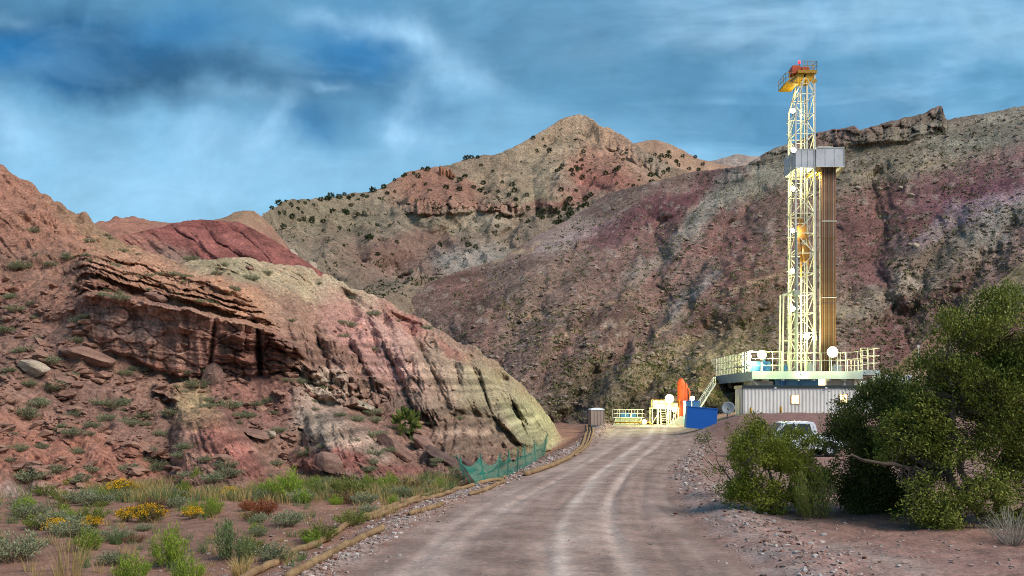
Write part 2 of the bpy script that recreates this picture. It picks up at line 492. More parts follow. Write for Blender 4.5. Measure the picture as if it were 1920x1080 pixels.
# ------------------------------------------------------------------ the hills
def strata(s, seed, sharp=6.0):
    """hard and soft layers: stair-like profile along s"""
    a = perlin(s, 0*s+0.37, 0, seed); b = perlin(s*2.3, 0*s+0.71, 0, seed+1)
    v = a+0.55*b
    return np.tanh(v*sharp)*0.5

def blockface(U, W, seed, fu=1.0, fw=1.0):
    val, edge = cells(U*fu, W*fw, seed)
    return (val-0.5), 1-sstep(0.0, 0.12, edge)

def pdist(PX, PY, pts):
    d = np.full(PX.shape, 1e9)
    for (ax, ay), (bx, by) in zip(pts[:-1], pts[1:]):
        L2 = (bx-ax)**2+(by-ay)**2; t = np.clip(((PX-ax)*(bx-ax)+(PY-ay)*(by-ay))/L2, 0, 1)
        d = np.minimum(d, np.hypot(PX-ax-t*(bx-ax), PY-ay-t*(by-ay)))
    return d

def cuts(PX, PY, lst, seed=0, wob=6.0, wide=False):
    """gullies (negative) and spurs (positive) along known lines: (depth, width, points)"""
    wx = PX+wob*fbm(PX*0.03, PY*0.03, 0, 3, seed=seed); wy = PY+wob*fbm(PX*0.03, PY*0.03, 7, 3, seed=seed+4)
    s = np.zeros_like(PX)
    for (m, w, pts) in lst:
        d = np.sqrt(pdist(wx, wy, pts)**2+4.0); w = w*(2.6 if wide else 1)
        s = s+m*(np.exp(-d/w) if wide else 0.55*np.exp(-d/w)+0.45*np.exp(-(d/(2.2*w))**2))
    return s

def c3_(PX, PY): return PX-0.42*(PY-560)+9*fbm(PX*0.02, PY*0.02, 0, 3, seed=64)

MOUND_ZONE = []
def hill_left():
    ridge = [(-420, 40), (-150, 205), (0, 297), (40, 322), (80, 350), (125, 384), (183, 409), (233, 438), (275, 463), (330, 489), (400, 484), (440, 480), (500, 490), (560, 498), (620, 513),
             (700, 545), (760, 572), (800, 590), (860, 626), (900, 650), (950, 683), (980, 708), (1010, 742), (1030, 770), (1045, 795), (1062, 822)]
    foot = [(-420, 985), (0, 968), (250, 946), (500, 928), (700, 916), (860, 900), (900, 888), (960, 874), (1000, 864), (1030, 850), (1062, 836)]
    ctrl = [(-420, 940, 28), (0, 925, 29.5), (250, 905, 33), (500, 890, 37), (700, 880, 40), (860, 872, 43), (960, 850, 56), (1062, 815, 86), (1030, 840, 70),
            (-420, 700, 37), (-420, 400, 50), (-420, 40, 70), (-150, 205, 68), (0, 800, 34.5), (0, 700, 39.5), (0, 500, 50), (0, 297, 66), (125, 384, 66), (233, 438, 64), (330, 489, 61),
            (200, 680, 42), (200, 500, 50), (330, 700, 43), (350, 530, 52), (480, 560, 54), (440, 480, 62), (560, 498, 68), (560, 690, 46.5), (560, 800, 41),
            (700, 545, 70), (700, 760, 46), (700, 650, 57), (800, 592, 69), (800, 730, 52), (860, 800, 48), (900, 650, 67), (900, 760, 57), (980, 708, 74), (980, 800, 64), (1040, 790, 84)]
    h = Hill('near_hill', ridge, foot, ctrl, -400, 1062, 2.0, 345, back=30, bslope=0.75)
    PX, PY = h.PX, h.PY
    X, Y, Z = h.X, h.Y, h.Z
    df = h.df
    inside = (h.V > 0)*1.0
    # --- soft ground erodes
    cl = lambda t, b, f: sstep(t-f, t+f, PY)*(1-sstep(b-f, b+f, PY))
    cliff_x = sstep(120, 165, PX)*(1-sstep(555, 585, PX))
    topA = poly([(120, 560), (179, 545), (230, 550), (304, 567), (387, 588), (483, 609), (560, 645), (600, 665)])
    botA = poly([(120, 600), (162, 626), (217, 655), (260, 672), (337, 704), (400, 705), (480, 700), (561, 690), (600, 690)])
    soft = 1-cliff_x*sstep(455, 480, PY)*(1-sstep(720, 740, PY))*0.85
    h.erosion(0.22, amp=1.0, pre=(0.55, 0.16), mask=soft, batches=60, per=6000, steps=55, seed=4, rate=0.12, cap=3, lim=0.7)
    # --- big forms, pushed along the line of sight
    t = np.zeros_like(X); fade_s = sstep(0.0, 0.05, h.V)*sstep(0, 14, PY-h.ridge(PX))
    # the pair of rounded mounds below the cliff and the dark one by the spur
    def mound(cx0, cy0, slope, w0, wk, y1, depth, seed, rill=.10):
        cx = cx0+(PY-cy0)*slope+6*perlin(PY*0.03, 0*PY, 0, seed); w = w0+np.maximum(PY-cy0, 0)*wk
        u = (PX-cx)/w
        prof = np.clip(1-u*u, 0, 1)**0.8
        a = sstep(cy0-8, cy0+40, PY)
        rl = ridged(u*5+0.3*perlin(PX*.02, PY*.02, 0, seed), PY*0.006, 0, 3, seed=seed+2)
        return depth*prof*a*(0.55+0.45*np.clip((PY-cy0)/110.0, 0, 1)), -rill*(rl < 0.75)*0 + rill*(rl-1.2)*a*(prof > 0.05)*sstep(cy0+10, cy0+50, PY)
    mounds = np.zeros_like(X)
    for args in ((362, 728, 0.46, 40, 0.50, 950, 4.2, 3, .14), (610, 742, 0.62, 52, 0.52, 950, 4.2, 13, .28), (868, 740, 0.28, 44, 0.62, 905, 2.6, 23, .42)):
        a, r = mound(*args)
        t = np.maximum(t, a)+r; mounds = np.maximum(mounds, sstep(0.05, 1.2, a))
    # fluted flank of the spur: buttresses between gullies that fan down to the right
    c = PX-0.60*(PY-560)-0.0*PX+24*fbm(PX*0.008, PY*0.008, 0, 4, seed=61)
    gl = np.array([478, 520, 566, 606, 652, 703, 745, 790, 832, 868, 905, 950.])
    k = np.clip(np.searchsorted(gl, c)-1, 0, len(gl)-2)
    s = np.clip((c-gl[k])/(gl[k+1]-gl[k]), 0, 1); wid = (gl[k+1]-gl[k])
    fl = np.sqrt(np.clip(1-(2*s-1)**2, 0, 1))
    rimlow = poly([(480, 560), (560, 565), (640, 560), (700, 565), (800, 610), (900, 668), (1000, 745), (1060, 820)])
    mspur = np.maximum(sstep(0, 70, PY-rimlow(PX)), sstep(0, 22, PY-rimlow(PX))*sstep(820, 900, PX))*sstep(478, 520, c)*(1-sstep(835, 872, PY))*(1-mounds)
    mspur = mspur*(1-sstep(0, 25, PY-poly([(480, 670), (560, 690), (700, 745), (800, 760), (850, 800), (900, 850), (1060, 900)])(PX)))
    cones = np.zeros_like(X)
    for (ax, ay, sl, w0, wk, y1, dp) in ((690, 548, .62, 16, .36, 748, 2.6), (742, 585, .50, 14, .34, 742, 2.4), (800, 606, .42, 14, .34, 752, 2.3), (852, 636, .44, 12, .34, 775, 2.2), (906, 664, .40, 12, .36, 815, 2.3), (957, 694, .48, 12, .36, 828, 2.2), (594, 575, .46, 14, .34, 690, 2.0), (545, 572, .40, 14, .34, 680, 1.8), (640, 560, .56, 12, .30, 700, 2.0), (1000, 735, .42, 10, .36, 835, 2.0), (1028, 765, .35, 8, .3, 840, 1.6)):
        yy = np.maximum(PY-ay, 0); cxx = ax+yy*sl+7*perlin(PY*.02, 0*PY+ax, 0, 5); w = w0+yy*wk*.28; u = (PX-cxx)/w
        cones = np.maximum(cones, dp*np.sqrt(np.clip(1-u*u, 0, 1))*sstep(ay-10, ay+45, PY)*(1-sstep(y1-5, y1+40, PY))*(.55+.45*np.clip(yy/120, 0, 1)))
    t = t+mspur*cones*1.35
    t = t+mspur*fl*wid/40*0.35*np.clip(.8+1.2*fbm(PX*.01, PY*.012, 0, 2, seed=62), .2, 1.4)
    t = t+mspur*(0.5*(billow(c/62.0, PY/190.0, 0, 4, seed=66)-.7)+0.2*(billow(c/17.0, PY/80.0, 0, 3, seed=68)-.7))
    t = t+cuts(PX, PY, [(-2.6, 9, [(648, 530), (655, 545), (661, 599), (684, 638), (714, 682), (732, 706)]), (-2.2, 7, [(752, 585), (767, 605), (788, 638), (809, 682), (819, 706), (832, 735)]), (-1.2, 5, [(800, 612), (815, 638), (824, 664), (819, 700)]),
        (-1.8, 7, [(880, 655), (895, 688), (893, 718), (898, 747)]), (-2.4, 8, [(950, 690), (935, 709), (945, 735), (975, 771), (1000, 800)]), (-1.6, 6, [(590, 600), (598, 626), (619, 658), (628, 672)]), (-1.4, 6, [(560, 620), (569, 640), (578, 662)]), (-1.0, 4, [(715, 575), (726, 599), (738, 640), (742, 700)]), (-1.0, 4, [(690, 575), (700, 620), (706, 650)]),
        (-1.0, 4, [(850, 650), (862, 690), (858, 730)]), (-1.0, 4, [(915, 690), (922, 730), (930, 770)]), (-.9, 4, [(770, 650), (778, 690), (775, 720)]), (-1.2, 5, [(530, 560), (560, 610), (575, 640)]), (-1.0, 4, [(985, 730), (1000, 765), (1020, 800)]),
        (-.9, 4, [(590, 760), (594, 800), (600, 850)]), (-.7, 3, [(620, 770), (632, 830)]), (-.7, 3, [(650, 780), (668, 850)]), (-.7, 3, [(570, 770), (566, 830)])], 69, 5.0)*fade_s
    t = t+cuts(PX, PY, [(-2.0, 6, [(884, 745), (895, 777), (889, 807), (886, 850)]), (-.8, 3, [(850, 760), (846, 840)]), (-.8, 3, [(868, 752), (866, 845)]), (-.8, 3, [(915, 765), (922, 845)]), (-.8, 3, [(935, 785), (946, 850)]), (-.7, 3, [(832, 770), (826, 840)])], 73, 3.0)*fade_s*1.25
    nr = perlin(c3_(PX, PY)/13.0, PY*0.012, 0, 70); t = t-mspur*0.5*np.exp(-np.abs(nr)/0.07)
    nr = perlin(c3_(PX, PY)/6.5+3, PY*0.018, 0, 75); t = t-(mspur+.8*mounds)*0.24*np.exp(-np.abs(nr)/0.10)
    # second order flutes
    c2 = c+14*perlin(PX*0.02, PY*0.02, 0, 63)
    rl = ridged(c2/26.0, PY*0.004, 0, 3, seed=67)
    t = t+mspur*0.25*(rl-1.1)
    c3 = PX-0.35*(PY-560)+8*perlin(PX*0.03, PY*0.03, 0, 64)
    t = t+mspur*0.17*ridged(c3/9.0, PY*0.008, 0, 2, seed=71)
    # horizontal benches across the flutes
    sb = (Z+0.4*perlin(X*0.2, Y*0.2, 0, 4)-0.05*X)
    t = t+mspur*0.16*strata(sb*1.1, 81, 4)
    # main cliff
    wob = 10*fbm(PX*0.012, PX*0+2.2, 0, 4, seed=91)
    tA = topA(PX)+wob*0.6; bA = botA(PX)+wob*0.5+5*perlin(PX*0.06, PX*0, 0, 4)
    face = sstep(tA-5, tA+4, PY)*(1-sstep(bA-3, bA+4, PY))*cliff_x
    dface = df(PX, bA); dface = np.exp(dface)-0.9
    flat_t = np.exp(df(PX, PY))-dface
    T = (PY-tA)/np.maximum(bA-tA, 8)
    lay = PY-0.16*(PX-160)+2.5*fbm(PX*0.02, PY*0.02, 0, 3, seed=95)+3.0*(cells(PX/38.0, PY/60.0, 3)[0]-.5)
    bl, cr = blockface(PX/46.0+0.3*perlin(PX*0.02, PY*0.02, 0, 5), lay/30.0, 7)
    bl2, cr2 = blockface(PX/16.0, lay/9.0, 9)
    vert = ridged(PX/60.0, lay*0.003, 0, 3, seed=97)
    upper = 1-sstep(0.15, 0.35, T+0.15*perlin(PX*.02, PX*0, 0, 6)); rr = sstep(380, 440, PX)
    detail = (0.08+0.6*upper+0.35*rr)*strata(lay/13.0, 101, 12)+(.05+.16*(upper+rr))*strata(lay/5.0, 103, 9)+(0.35+0.5*rr)*bl-(0.14+.2*rr)*cr+0.16*bl2*(upper+rr)-0.06*cr2+0.45*(vert-1.2)+0.7*upper
    
    # deep vertical cleft at the right part of the cliff
    cleft = -1.6*np.exp(-((PX-483-0.05*(PY-600))/5.0)**2)-1.0*np.exp(-((PX-402+0.1*(PY-600))/4.0)**2)
    t = t*(1-face)+face*(np.maximum(flat_t, 0)+detail+cleft+0.5*(1-T)*0)
    # protruding slabs above it
    topS = poly([(110, 476), (154, 478), (175, 474), (250, 482), (342, 513), (417, 530), (475, 560), (545, 640), (600, 665)])
    botS = poly([(110, 560), (160, 540), (240, 535), (300, 550), (400, 572), (470, 600), (545, 660), (600, 670)])
    wob2 = 7*fbm(PX*0.02, PX*0+7, 0, 4, seed=111)
    slab = sstep(topS(PX)+wob2-4, topS(PX)+wob2+4, PY)*(1-sstep(botS(PX)+wob2-4, botS(PX)+wob2+5, PY))*sstep(110, 165, PX)*(1-sstep(530, 570, PX))
    lay2 = PY-0.27*(PX-160)+5*fbm(PX*0.012, PY*0.02, 0, 3, seed=113)+5.0*(cells(PX/44.0, PY/50.0, 4)[0]-.5)
    bl3, cr3 = blockface(PX/52.0+0.4*perlin(PX*0.015, PY*0.03, 0, 8), lay2/14.0, 17)
    t = t+slab*(1.0+1.05*strata(lay2/13.0, 115, 12)+0.9*bl3-0.5*cr3+0.3*strata(lay2/5.0, 117, 5))
    # little pale cliff and brown block at its right end
    topB = poly([(560, 668), (600, 672), (650, 683), (700, 690), (742, 706)]); botB = poly([(560, 700), (600, 725), (650, 742), (700, 744), (742, 722)])
    fB = sstep(topB(PX)+wob2*.4-3, topB(PX)+wob2*.4+3, PY)*(1-sstep(botB(PX)-3, botB(PX)+3, PY))*sstep(556, 572, PX)*(1-sstep(730, 742, PX))
    blB, crB = blockface(PX/40.0, PY/26.0, 27)
    t = t+fB*(1.3+0.5*strata(PY/9.0-PX*0.01, 121, 5)+0.7*blB-0.5*crB+0.5*(vert-1.2)-0.8*np.exp(-((PX-655)/5.0)**2))
    # layered ledges on the far left and along the tan rim
    ledge = cl(470+0*PY, 700+0*PY, 20)*(1-sstep(110, 175, PX))*np.clip(0.4+1.3*fbm(PX*0.01, PY*0.012, 0, 3, seed=131), 0, 1)
    lay3 = PY-0.05*PX+12*fbm(PX*0.01, PY*0.012, 0, 4, seed=133)
    bl4, cr4 = blockface(PX/44.0, lay3/20.0, 37)
    t = t+ledge*(0.55*strata(lay3/20.0, 135, 5)+0.5*bl4-0.25*cr4+0.2*strata(lay3/7.0, 137, 5))
    rim = sstep(0, 10, PY-h.ridge(PX))*(1-sstep(20, 75, PY-h.ridge(PX)))*sstep(345, 420, PX)*(1-sstep(780, 900, PX))*np.clip(0.5+1.4*fbm(PX*0.012, PY*0.02, 0, 3, seed=141), 0, 1)
    bl5, cr5 = blockface(PX/30.0, (PY-0.3*PX)/16.0, 47)
    t = t+rim*(0.8*strata((PY-0.33*PX+8*perlin(PX*.02, PY*.02, 0, 3))/14.0, 143, 5)+0.8*bl5-0.3*cr5)
    # outcropping blocks in the talus
    tal = cl(680+0*PY, 850+0*PY, 25)*(1-face)*(1-mounds)*(1-mspur)*(1-sstep(760, 820, PX))
    rockm = tal*sstep(0.05, 0.4, fbm(PX*0.012, PY*0.016, 0, 4, seed=151))
    bl6, cr6 = blockface(PX/38.0+0.5*perlin(PX*.02, PY*.02, 0, 9), (PY-0.25*PX)/17.0, 57)
    t = t+rockm*(0.9*bl6+0.2-0.25*cr6+0.25*strata((PY-0.3*PX)/8.0, 153, 5))
    # fine rills on the smooth upper slope, running down to the right
    t = t+(1-face)*(1-mspur)*(1-slab)*0.9*(billow(X/6.0, Y/8.0, Z/6.0, 5, seed=158)-.7)*sstep(0, 30, PY-h.ridge(PX))
    up = (1-sstep(430, 500, PY))*(1-sstep(300, 360, PX))
    cu = PX-0.9*(PY-400)+10*fbm(PX*0.01, PY*0.01, 0, 3, seed=161)
    t = t+up*(0.5*ridged(cu/38.0, (PX+PY)*0.002, 0, 3, seed=163)+0.22*ridged(cu/11.0, (PX+PY)*0.004, 0, 3, seed=165))
    # low hollows in the bottom soil
    low = sstep(760, 800, PY)*(1-sstep(300, 340, PX))
    t = t+low*0.35*ridged((PX-0.8*PY)/60.0, PY*0.005, 0, 3, seed=171)
    fade = sstep(0.0, 0.04, h.V)*(1-0.0*h.V)
    back = np.zeros_like(X); back[-h.nb:] = 1
    edge = 1-sstep(0.985, 1.0, h.V)*0.6
    h.toward(t*fade*edge*(1-back)+back*0)
    # keep the ridge row and the far side together
    j = h.nv
    for kx in range(1, h.nb+1):
        pass
    h.rough(0.22, 0.9, 5, seed=181, mask=fade*(0.35+0.65*(1-mspur))*(1-0.5*face))
    h.rough(0.08, 3.2, 3, seed=191, mask=fade)
    D = lambda *a: a
    h.paint((138, 104, 90), [
        (60, 400, 330, 190, 38, (150, 104, 84), .9), (-200, 300, 300, 260, 30, (150, 106, 88), .9), (190, 430, 150, 30, 38, (140, 116, 88), .55), (60, 480, 200, 40, 10, (128, 98, 84), .7), (250, 470, 90, 18, 35, (128, 108, 80), .7),
        (60, 610, 200, 90, 0, (128, 96, 84), .8), (120, 840, 260, 70, 8, (150, 98, 80), .85), (-200, 800, 260, 120, 0, (148, 100, 84), .8), (60, 905, 140, 16, 5, (186, 164, 156), .4), (260, 770, 160, 40, 30, (126, 96, 84), .7),
        (340, 530, 220, 46, 22, (178, 132, 104), .95), (480, 580, 90, 40, 30, (172, 126, 98), .8), (240, 505, 110, 20, 8, (170, 128, 104), .8),
        (300, 620, 170, 60, 12, (156, 118, 104), .95), (470, 650, 120, 50, 10, (140, 98, 84), .95), (240, 600, 80, 40, 10, (168, 136, 124), .7), (320, 690, 150, 14, 10, (150, 106, 90), .6),
        (470, 730, 150, 45, 12, (128, 88, 80), .8), (430, 700, 60, 40, 50, (160, 112, 98), .6), (150, 740, 150, 40, 20, (124, 92, 82), .7),
        (560, 520, 260, 38, 14, (170, 150, 120), .9), (690, 560, 130, 28, 26, (168, 148, 122), .85), (420, 500, 90, 24, 10, (146, 132, 104), .8), (560, 590, 90, 40, 25, (160, 128, 106), .7),
        (600, 640, 120, 60, 40, (142, 106, 90), .9), (720, 630, 60, 110, -38, (178, 134, 122), .95), (790, 650, 60, 110, -38, (178, 138, 124), .9), (850, 690, 60, 110, -38, (160, 134, 112), .9), (650, 600, 40, 90, -35, (172, 124, 112), .8),
        (760, 590, 60, 20, 30, (150, 92, 82), .8), (850, 645, 70, 12, 36, (146, 92, 82), .7), (930, 740, 60, 110, -40, (150, 136, 108), .95), (1000, 790, 50, 80, -30, (150, 142, 108), .95), (800, 745, 80, 40, 10, (142, 118, 100), .8),
        (880, 800, 80, 60, 10, (124, 100, 86), .95), (870, 790, 70, 8, 6, (156, 130, 110), .6), (880, 822, 80, 6, 4, (150, 124, 106), .5), (620, 710, 60, 34, 15, (190, 166, 146), .85), (690, 715, 48, 32, 5, (144, 112, 94), .9),
        (600, 700, 30, 12, 10, (186, 168, 146), .8), (370, 755, 56, 34, 35, (164, 138, 104), .95), (420, 820, 80, 50, 45, (150, 96, 84), .95), (470, 860, 60, 30, 40, (142, 88, 78), .7), (600, 775, 70, 44, 30, (160, 140, 124), .95), (690, 815, 60, 34, 40, (158, 132, 116), .9), (650, 850, 120, 24, 8, (148, 94, 84), .95), (760, 868, 90, 20, 8, (146, 96, 86), .9),
        (900, 870, 60, 18, 0, (120, 96, 84), .6), (760, 760, 60, 40, 30, (116, 90, 80), .7), (970, 845, 40, 16, -20, (122, 116, 84), .8)], warp=13, wf=0.02)
    # thin pale and dark beds across the spur flank
    sb = h.Z+0.35*perlin(h.X*0.2, h.Y*0.2, 0, 4)-0.05*h.X
    b1 = np.clip(0.5+perlin(sb*1.7, 0*sb, 0, 7)*1.6, 0, 1)[..., None]
    ms = np.clip(mspur+mounds, 0, 1)[..., None]
    b2 = np.clip(0.5+perlin(sb*4.3, 0*sb, 0, 17)*1.8, 0, 1)[..., None]
    h.C = h.C*(1-ms)+ms*h.C*(0.58+0.46*b1+0.40*b2)
    lb = np.clip(0.5+1.3*perlin(lay/8.0, 0*lay, 0, 9), 0, 1)[..., None]
    fm = np.clip(face+slab+ledge*.6, 0, 1)[..., None]
    h.C = h.C*(1-fm)+fm*h.C*(np.array([0.78, 0.72, 0.70])+np.array([0.40, 0.44, 0.46])*lb)
    h.build(earth_mat('near_hill_earth', fine=2.6, strata=0.22, sfreq=1.6, bump=0.9, bdist=0.14, speck=0.36))
    return h

def hill_right():
    ridge = [(770, 562), (800, 533), (850, 512), (880, 502), (940, 484), (1000, 445), (1080, 403), (1140, 362), (1200, 347), (1300, 322), (1370, 314), (1400, 309), (1430, 289), (1460, 274), (1490, 268), (1520, 251), (1560, 243), (1585, 240), (1602, 235),
             (1612, 243), (1640, 236), (1660, 229), (1700, 220), (1730, 214), (1748, 203), (1766, 199), (1773, 222), (1780, 225), (1800, 219), (1850, 212), (1900, 201), (1960, 192), (2100, 165), (2400, 90)]
    foot = [(770, 610), (800, 650), (900, 735), (1000, 815), (1060, 830), (1200, 815), (1500, 800), (2400, 800)]
    ctrl = [(1060, 815, 122), (1200, 800, 128), (1350, 775, 142), (1500, 770, 150), (1700, 770, 152), (1950, 770, 142), (2400, 770, 130), (960, 720, 145), (860, 620, 200), (790, 560, 255), (800, 620, 225),
            (1200, 600, 172), (1200, 450, 245), (1200, 347, 325), (1000, 600, 186), (1000, 500, 240), (1000, 445, 300), (900, 500, 285), (1080, 403, 330), (1100, 700, 145), (1400, 600, 178), (1400, 450, 232), (1400, 309, 300), (1300, 322, 330), (1300, 400, 260), (1300, 520, 210), (1480, 270, 300),
            (1600, 600, 176), (1600, 450, 222), (1600, 300, 268), (1600, 235, 290), (1760, 200, 292), (1760, 300, 262), (1900, 202, 282), (1900, 450, 200), (1750, 520, 190), (2400, 90, 260), (2400, 450, 180)]
    h = Hill('right_hillside', ridge, foot, ctrl, 770, 2380, 2.0, 300, back=70, bslope=0.8)
    PX, PY = h.PX, h.PY
    fade = sstep(0.0, 0.05, h.V)
    # broad hollows and spurs first (gullies run down to the left)
    c = PX+0.75*(PY-500)+75*fbm(PX*0.004, PY*0.005, 0, 4, seed=201)
    gl = np.array([700, 830, 905, 985, 1075, 1190, 1262, 1330, 1440, 1530, 1640, 1725, 1830, 1950, 2080, 2200, 2400.])
    k = np.clip(np.searchsorted(gl, c)-1, 0, len(gl)-2); s = np.clip((c-gl[k])/(gl[k+1]-gl[k]), 0, 1)
    fl = np.sqrt(np.clip(1-(2*s-1)**2, 0, 1))
    mid = sstep(0, 90, PY-h.ridge(PX))
    ac = PX*0.8+PY*0.6+30*fbm(PX*0.006, PY*0.006, 0, 3, seed=203); al = -PX*0.6+PY*0.8
    t = (sstep(0, 1, fl)-0.6)*1.2*mid*fade*np.clip(0.55+1.1*fbm(PX*0.005, PY*0.006, 0, 2, seed=205), 0.05, 1.3)
    t = t+(2.5*(billow(ac/190.0, al/330.0, 0, 2, gain=.35, seed=207)-0.8)+0.25*(billow(ac/40.0, al/90.0, 0, 3, gain=.5, seed=209)-.8)*np.clip(.5+1.5*fbm(PX*.006, PY*.006, 0, 2, seed=210), 0, 1))*mid*fade
    t = t+cuts(PX, PY, [(-11, 20, [(1228, 430), (1226, 520), (1236, 572), (1185, 640), (1120, 705), (1075, 770), (1050, 805)]), (-7, 14, [(1380, 430), (1312, 510), (1240, 572)]), (-6, 10, [(1115, 445), (1060, 500), (1020, 550), (970, 620), (930, 700)]), (-5, 10, [(1180, 470), (1150, 540), (1080, 620), (1010, 720)]),
        (6, 26, [(1440, 515), (1350, 535), (1270, 585), (1190, 675), (1130, 760)]), (9, 55, [(1400, 590), (1330, 680), (1290, 780)]), (-7, 14, [(1460, 560), (1400, 620), (1330, 620), (1240, 690), (1170, 780)]), (-7, 14, [(1645, 330), (1650, 420), (1640, 500), (1665, 560), (1700, 640)]), (-6, 12, [(1780, 440), (1730, 520), (1700, 600)]), (-6, 12, [(1900, 420), (1840, 500), (1760, 580)]), (-5, 12, [(1560, 400), (1580, 480), (1600, 560)]), (-5, 10, [(1330, 360), (1280, 410), (1228, 440)]), (-4, 9, [(1420, 360), (1370, 420)]), (5, 16, [(1000, 480), (940, 560), (880, 610)]), (-6, 12, [(960, 490), (900, 540), (840, 600)])], 212, 16, True)*1.9*mid*fade
    h.toward(t)
    h.erosion(0.5, amp=0.6, pre=(0.5, 0.06), mask=fade*sstep(0, 25, PY-h.ridge(PX)), batches=70, per=7000, steps=60, seed=8, rate=0.2, cap=4, lim=1.0)
    # crest cliff band
    crest_lo = poly([(1400, 320), (1460, 300), (1520, 285), (1600, 268), (1700, 262), (1770, 236), (1800, 232), (1900, 215)])
    cm = (1-sstep(-5, 6, PY-crest_lo(PX)))*sstep(1490, 1530, PX)*(1-sstep(1768, 1776, PX))*(h.V < 1.0)
    vert = ridged(PX/22.0, PY*0.01, 0, 3, seed=211)
    bl, cr = blockface(PX/26.0, PY/18.0, 5)
    h.toward(cm*(4.5+2.0*bl-1.5*cr+1.5*(vert-1.2)+1.2*strata(PY/9.0+PX*0.02, 213, 5)))
    cm2 = (1-sstep(14, 34, PY-h.ridge(PX)))*sstep(1220, 1300, PX)*(1-sstep(1480, 1510, PX))*(h.V < 1.0)
    bl, cr = blockface(PX/34.0, PY/16.0, 15)
    h.toward(cm2*(3.0+2.6*bl-1.2*cr+1.0*(vert-1.2)))
    # rubble
    rb = np.clip(0.3+1.2*fbm(PX*0.006, PY*0.008, 0, 3, seed=221), 0, 1)*fade
    bl, cr = blockface(h.X*0.45, h.Y*0.45, 25)
    h.Z = h.Z+rb*0.7*np.clip(bl, 0, 1)*sstep(0, 18, PY-h.ridge(PX))
    h.rough(0.42, 0.4, 6, seed=231, mask=fade, gain=0.55)
    h.paint((132, 106, 96), [
        (1300, 430, 260, 90, -35, (128, 88, 84), .8), (1120, 470, 180, 60, -40, (146, 116, 104), .75), (1180, 420, 140, 30, -28, (124, 82, 84), .8), (1060, 445, 60, 30, -25, (158, 136, 128), .8), (1250, 380, 130, 26, -22, (120, 78, 80), .75),
        (1180, 620, 120, 200, 38, (142, 110, 98), .7), (1080, 640, 90, 160, 38, (120, 92, 82), .7), (1000, 560, 110, 60, -40, (138, 112, 98), .8), (860, 540, 70, 40, -15, (124, 88, 80), .8), (900, 600, 60, 60, -40, (126, 92, 82), .7), (880, 492, 80, 10, -12, (170, 150, 124), .7),
        (1360, 370, 130, 34, -40, (156, 150, 138), .85), (1250, 470, 120, 20, -35, (160, 150, 136), .5), (1300, 560, 40, 90, 40, (150, 142, 130), .6), (1420, 330, 90, 40, -30, (150, 142, 122), .8), (1330, 600, 80, 70, -40, (112, 82, 74), .8),
        (1380, 520, 160, 60, -40, (122, 84, 78), .8), (1280, 690, 220, 60, -30, (124, 110, 82), .75), (1400, 640, 160, 40, -28, (148, 130, 98), .7), (1250, 660, 120, 10, -30, (166, 144, 112), .6), (1100, 745, 120, 50, -30, (110, 96, 76), .8), (1330, 720, 160, 40, -20, (124, 98, 78), .7),
        (1700, 290, 260, 44, -12, (136, 126, 108), .85), (1880, 240, 200, 40, -8, (142, 136, 122), .85), (1620, 300, 110, 26, -8, (118, 108, 92), .7), (1680, 245, 110, 24, -14, (124, 110, 96), .9), (1860, 330, 130, 50, -20, (136, 104, 102), .7),
        (1760, 370, 220, 46, -18, (124, 84, 88), .85), (1640, 410, 110, 70, -10, (122, 84, 78), .8), (1850, 360, 120, 26, -20, (112, 72, 82), .8), (1780, 415, 180, 28, -25, (150, 130, 138), .8), (1870, 420, 110, 36, -35, (138, 136, 130), .8), (1650, 500, 90, 60, 20, (120, 78, 78), .8),
        (1760, 480, 120, 50, -20, (136, 120, 104), .7), (1680, 540, 70, 26, -15, (160, 146, 128), .8), (1750, 560, 100, 40, -25, (118, 84, 80), .8), (1600, 600, 60, 50, 0, (150, 140, 116), .8), (1650, 640, 90, 50, 20, (118, 76, 76), .8), (1450, 420, 60, 70, -30, (120, 94, 84), .7), (1450, 560, 60, 80, 0, (112, 88, 72), .7), (1800, 260, 60, 60, 0, (132, 126, 110), .5),
        (2200, 400, 300, 300, 0, (126, 96, 90), .6)], warp=26, wf=0.014, seed=5)
    sb = fbm(h.X*0.04, h.Y*0.04, h.Z*0.16, 4, seed=241)
    h.C = h.C*(1+0.38*sb)[..., None]
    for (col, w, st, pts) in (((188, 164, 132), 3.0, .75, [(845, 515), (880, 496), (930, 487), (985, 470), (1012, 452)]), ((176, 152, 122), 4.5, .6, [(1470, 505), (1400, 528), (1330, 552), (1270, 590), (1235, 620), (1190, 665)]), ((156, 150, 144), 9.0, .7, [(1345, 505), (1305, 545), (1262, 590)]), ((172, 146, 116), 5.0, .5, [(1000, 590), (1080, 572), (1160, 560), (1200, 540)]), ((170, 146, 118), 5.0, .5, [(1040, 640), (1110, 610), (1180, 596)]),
        ((176, 154, 128), 4.0, .5, [(1560, 590), (1620, 560), (1690, 548)]), ((108, 68, 66), 9.0, .6, [(1340, 470), (1400, 440), (1420, 480)]), ((160, 128, 116), 8.0, .6, [(1060, 660), (1110, 625), (1140, 600)]), ((104, 66, 70), 12.0, .6, [(1130, 430), (1230, 395), (1330, 350), (1400, 325)]), ((164, 148, 146), 9.0, .55, [(1010, 470), (1060, 448), (1100, 440)]), ((150, 124, 128), 10.0, .6, [(1090, 440), (1130, 425), (1160, 405)]), ((112, 78, 92), 12.0, .5, [(1700, 400), (1800, 370), (1920, 320)]), ((168, 150, 122), 6.0, .5, [(1600, 330), (1700, 310), (1800, 300)])):
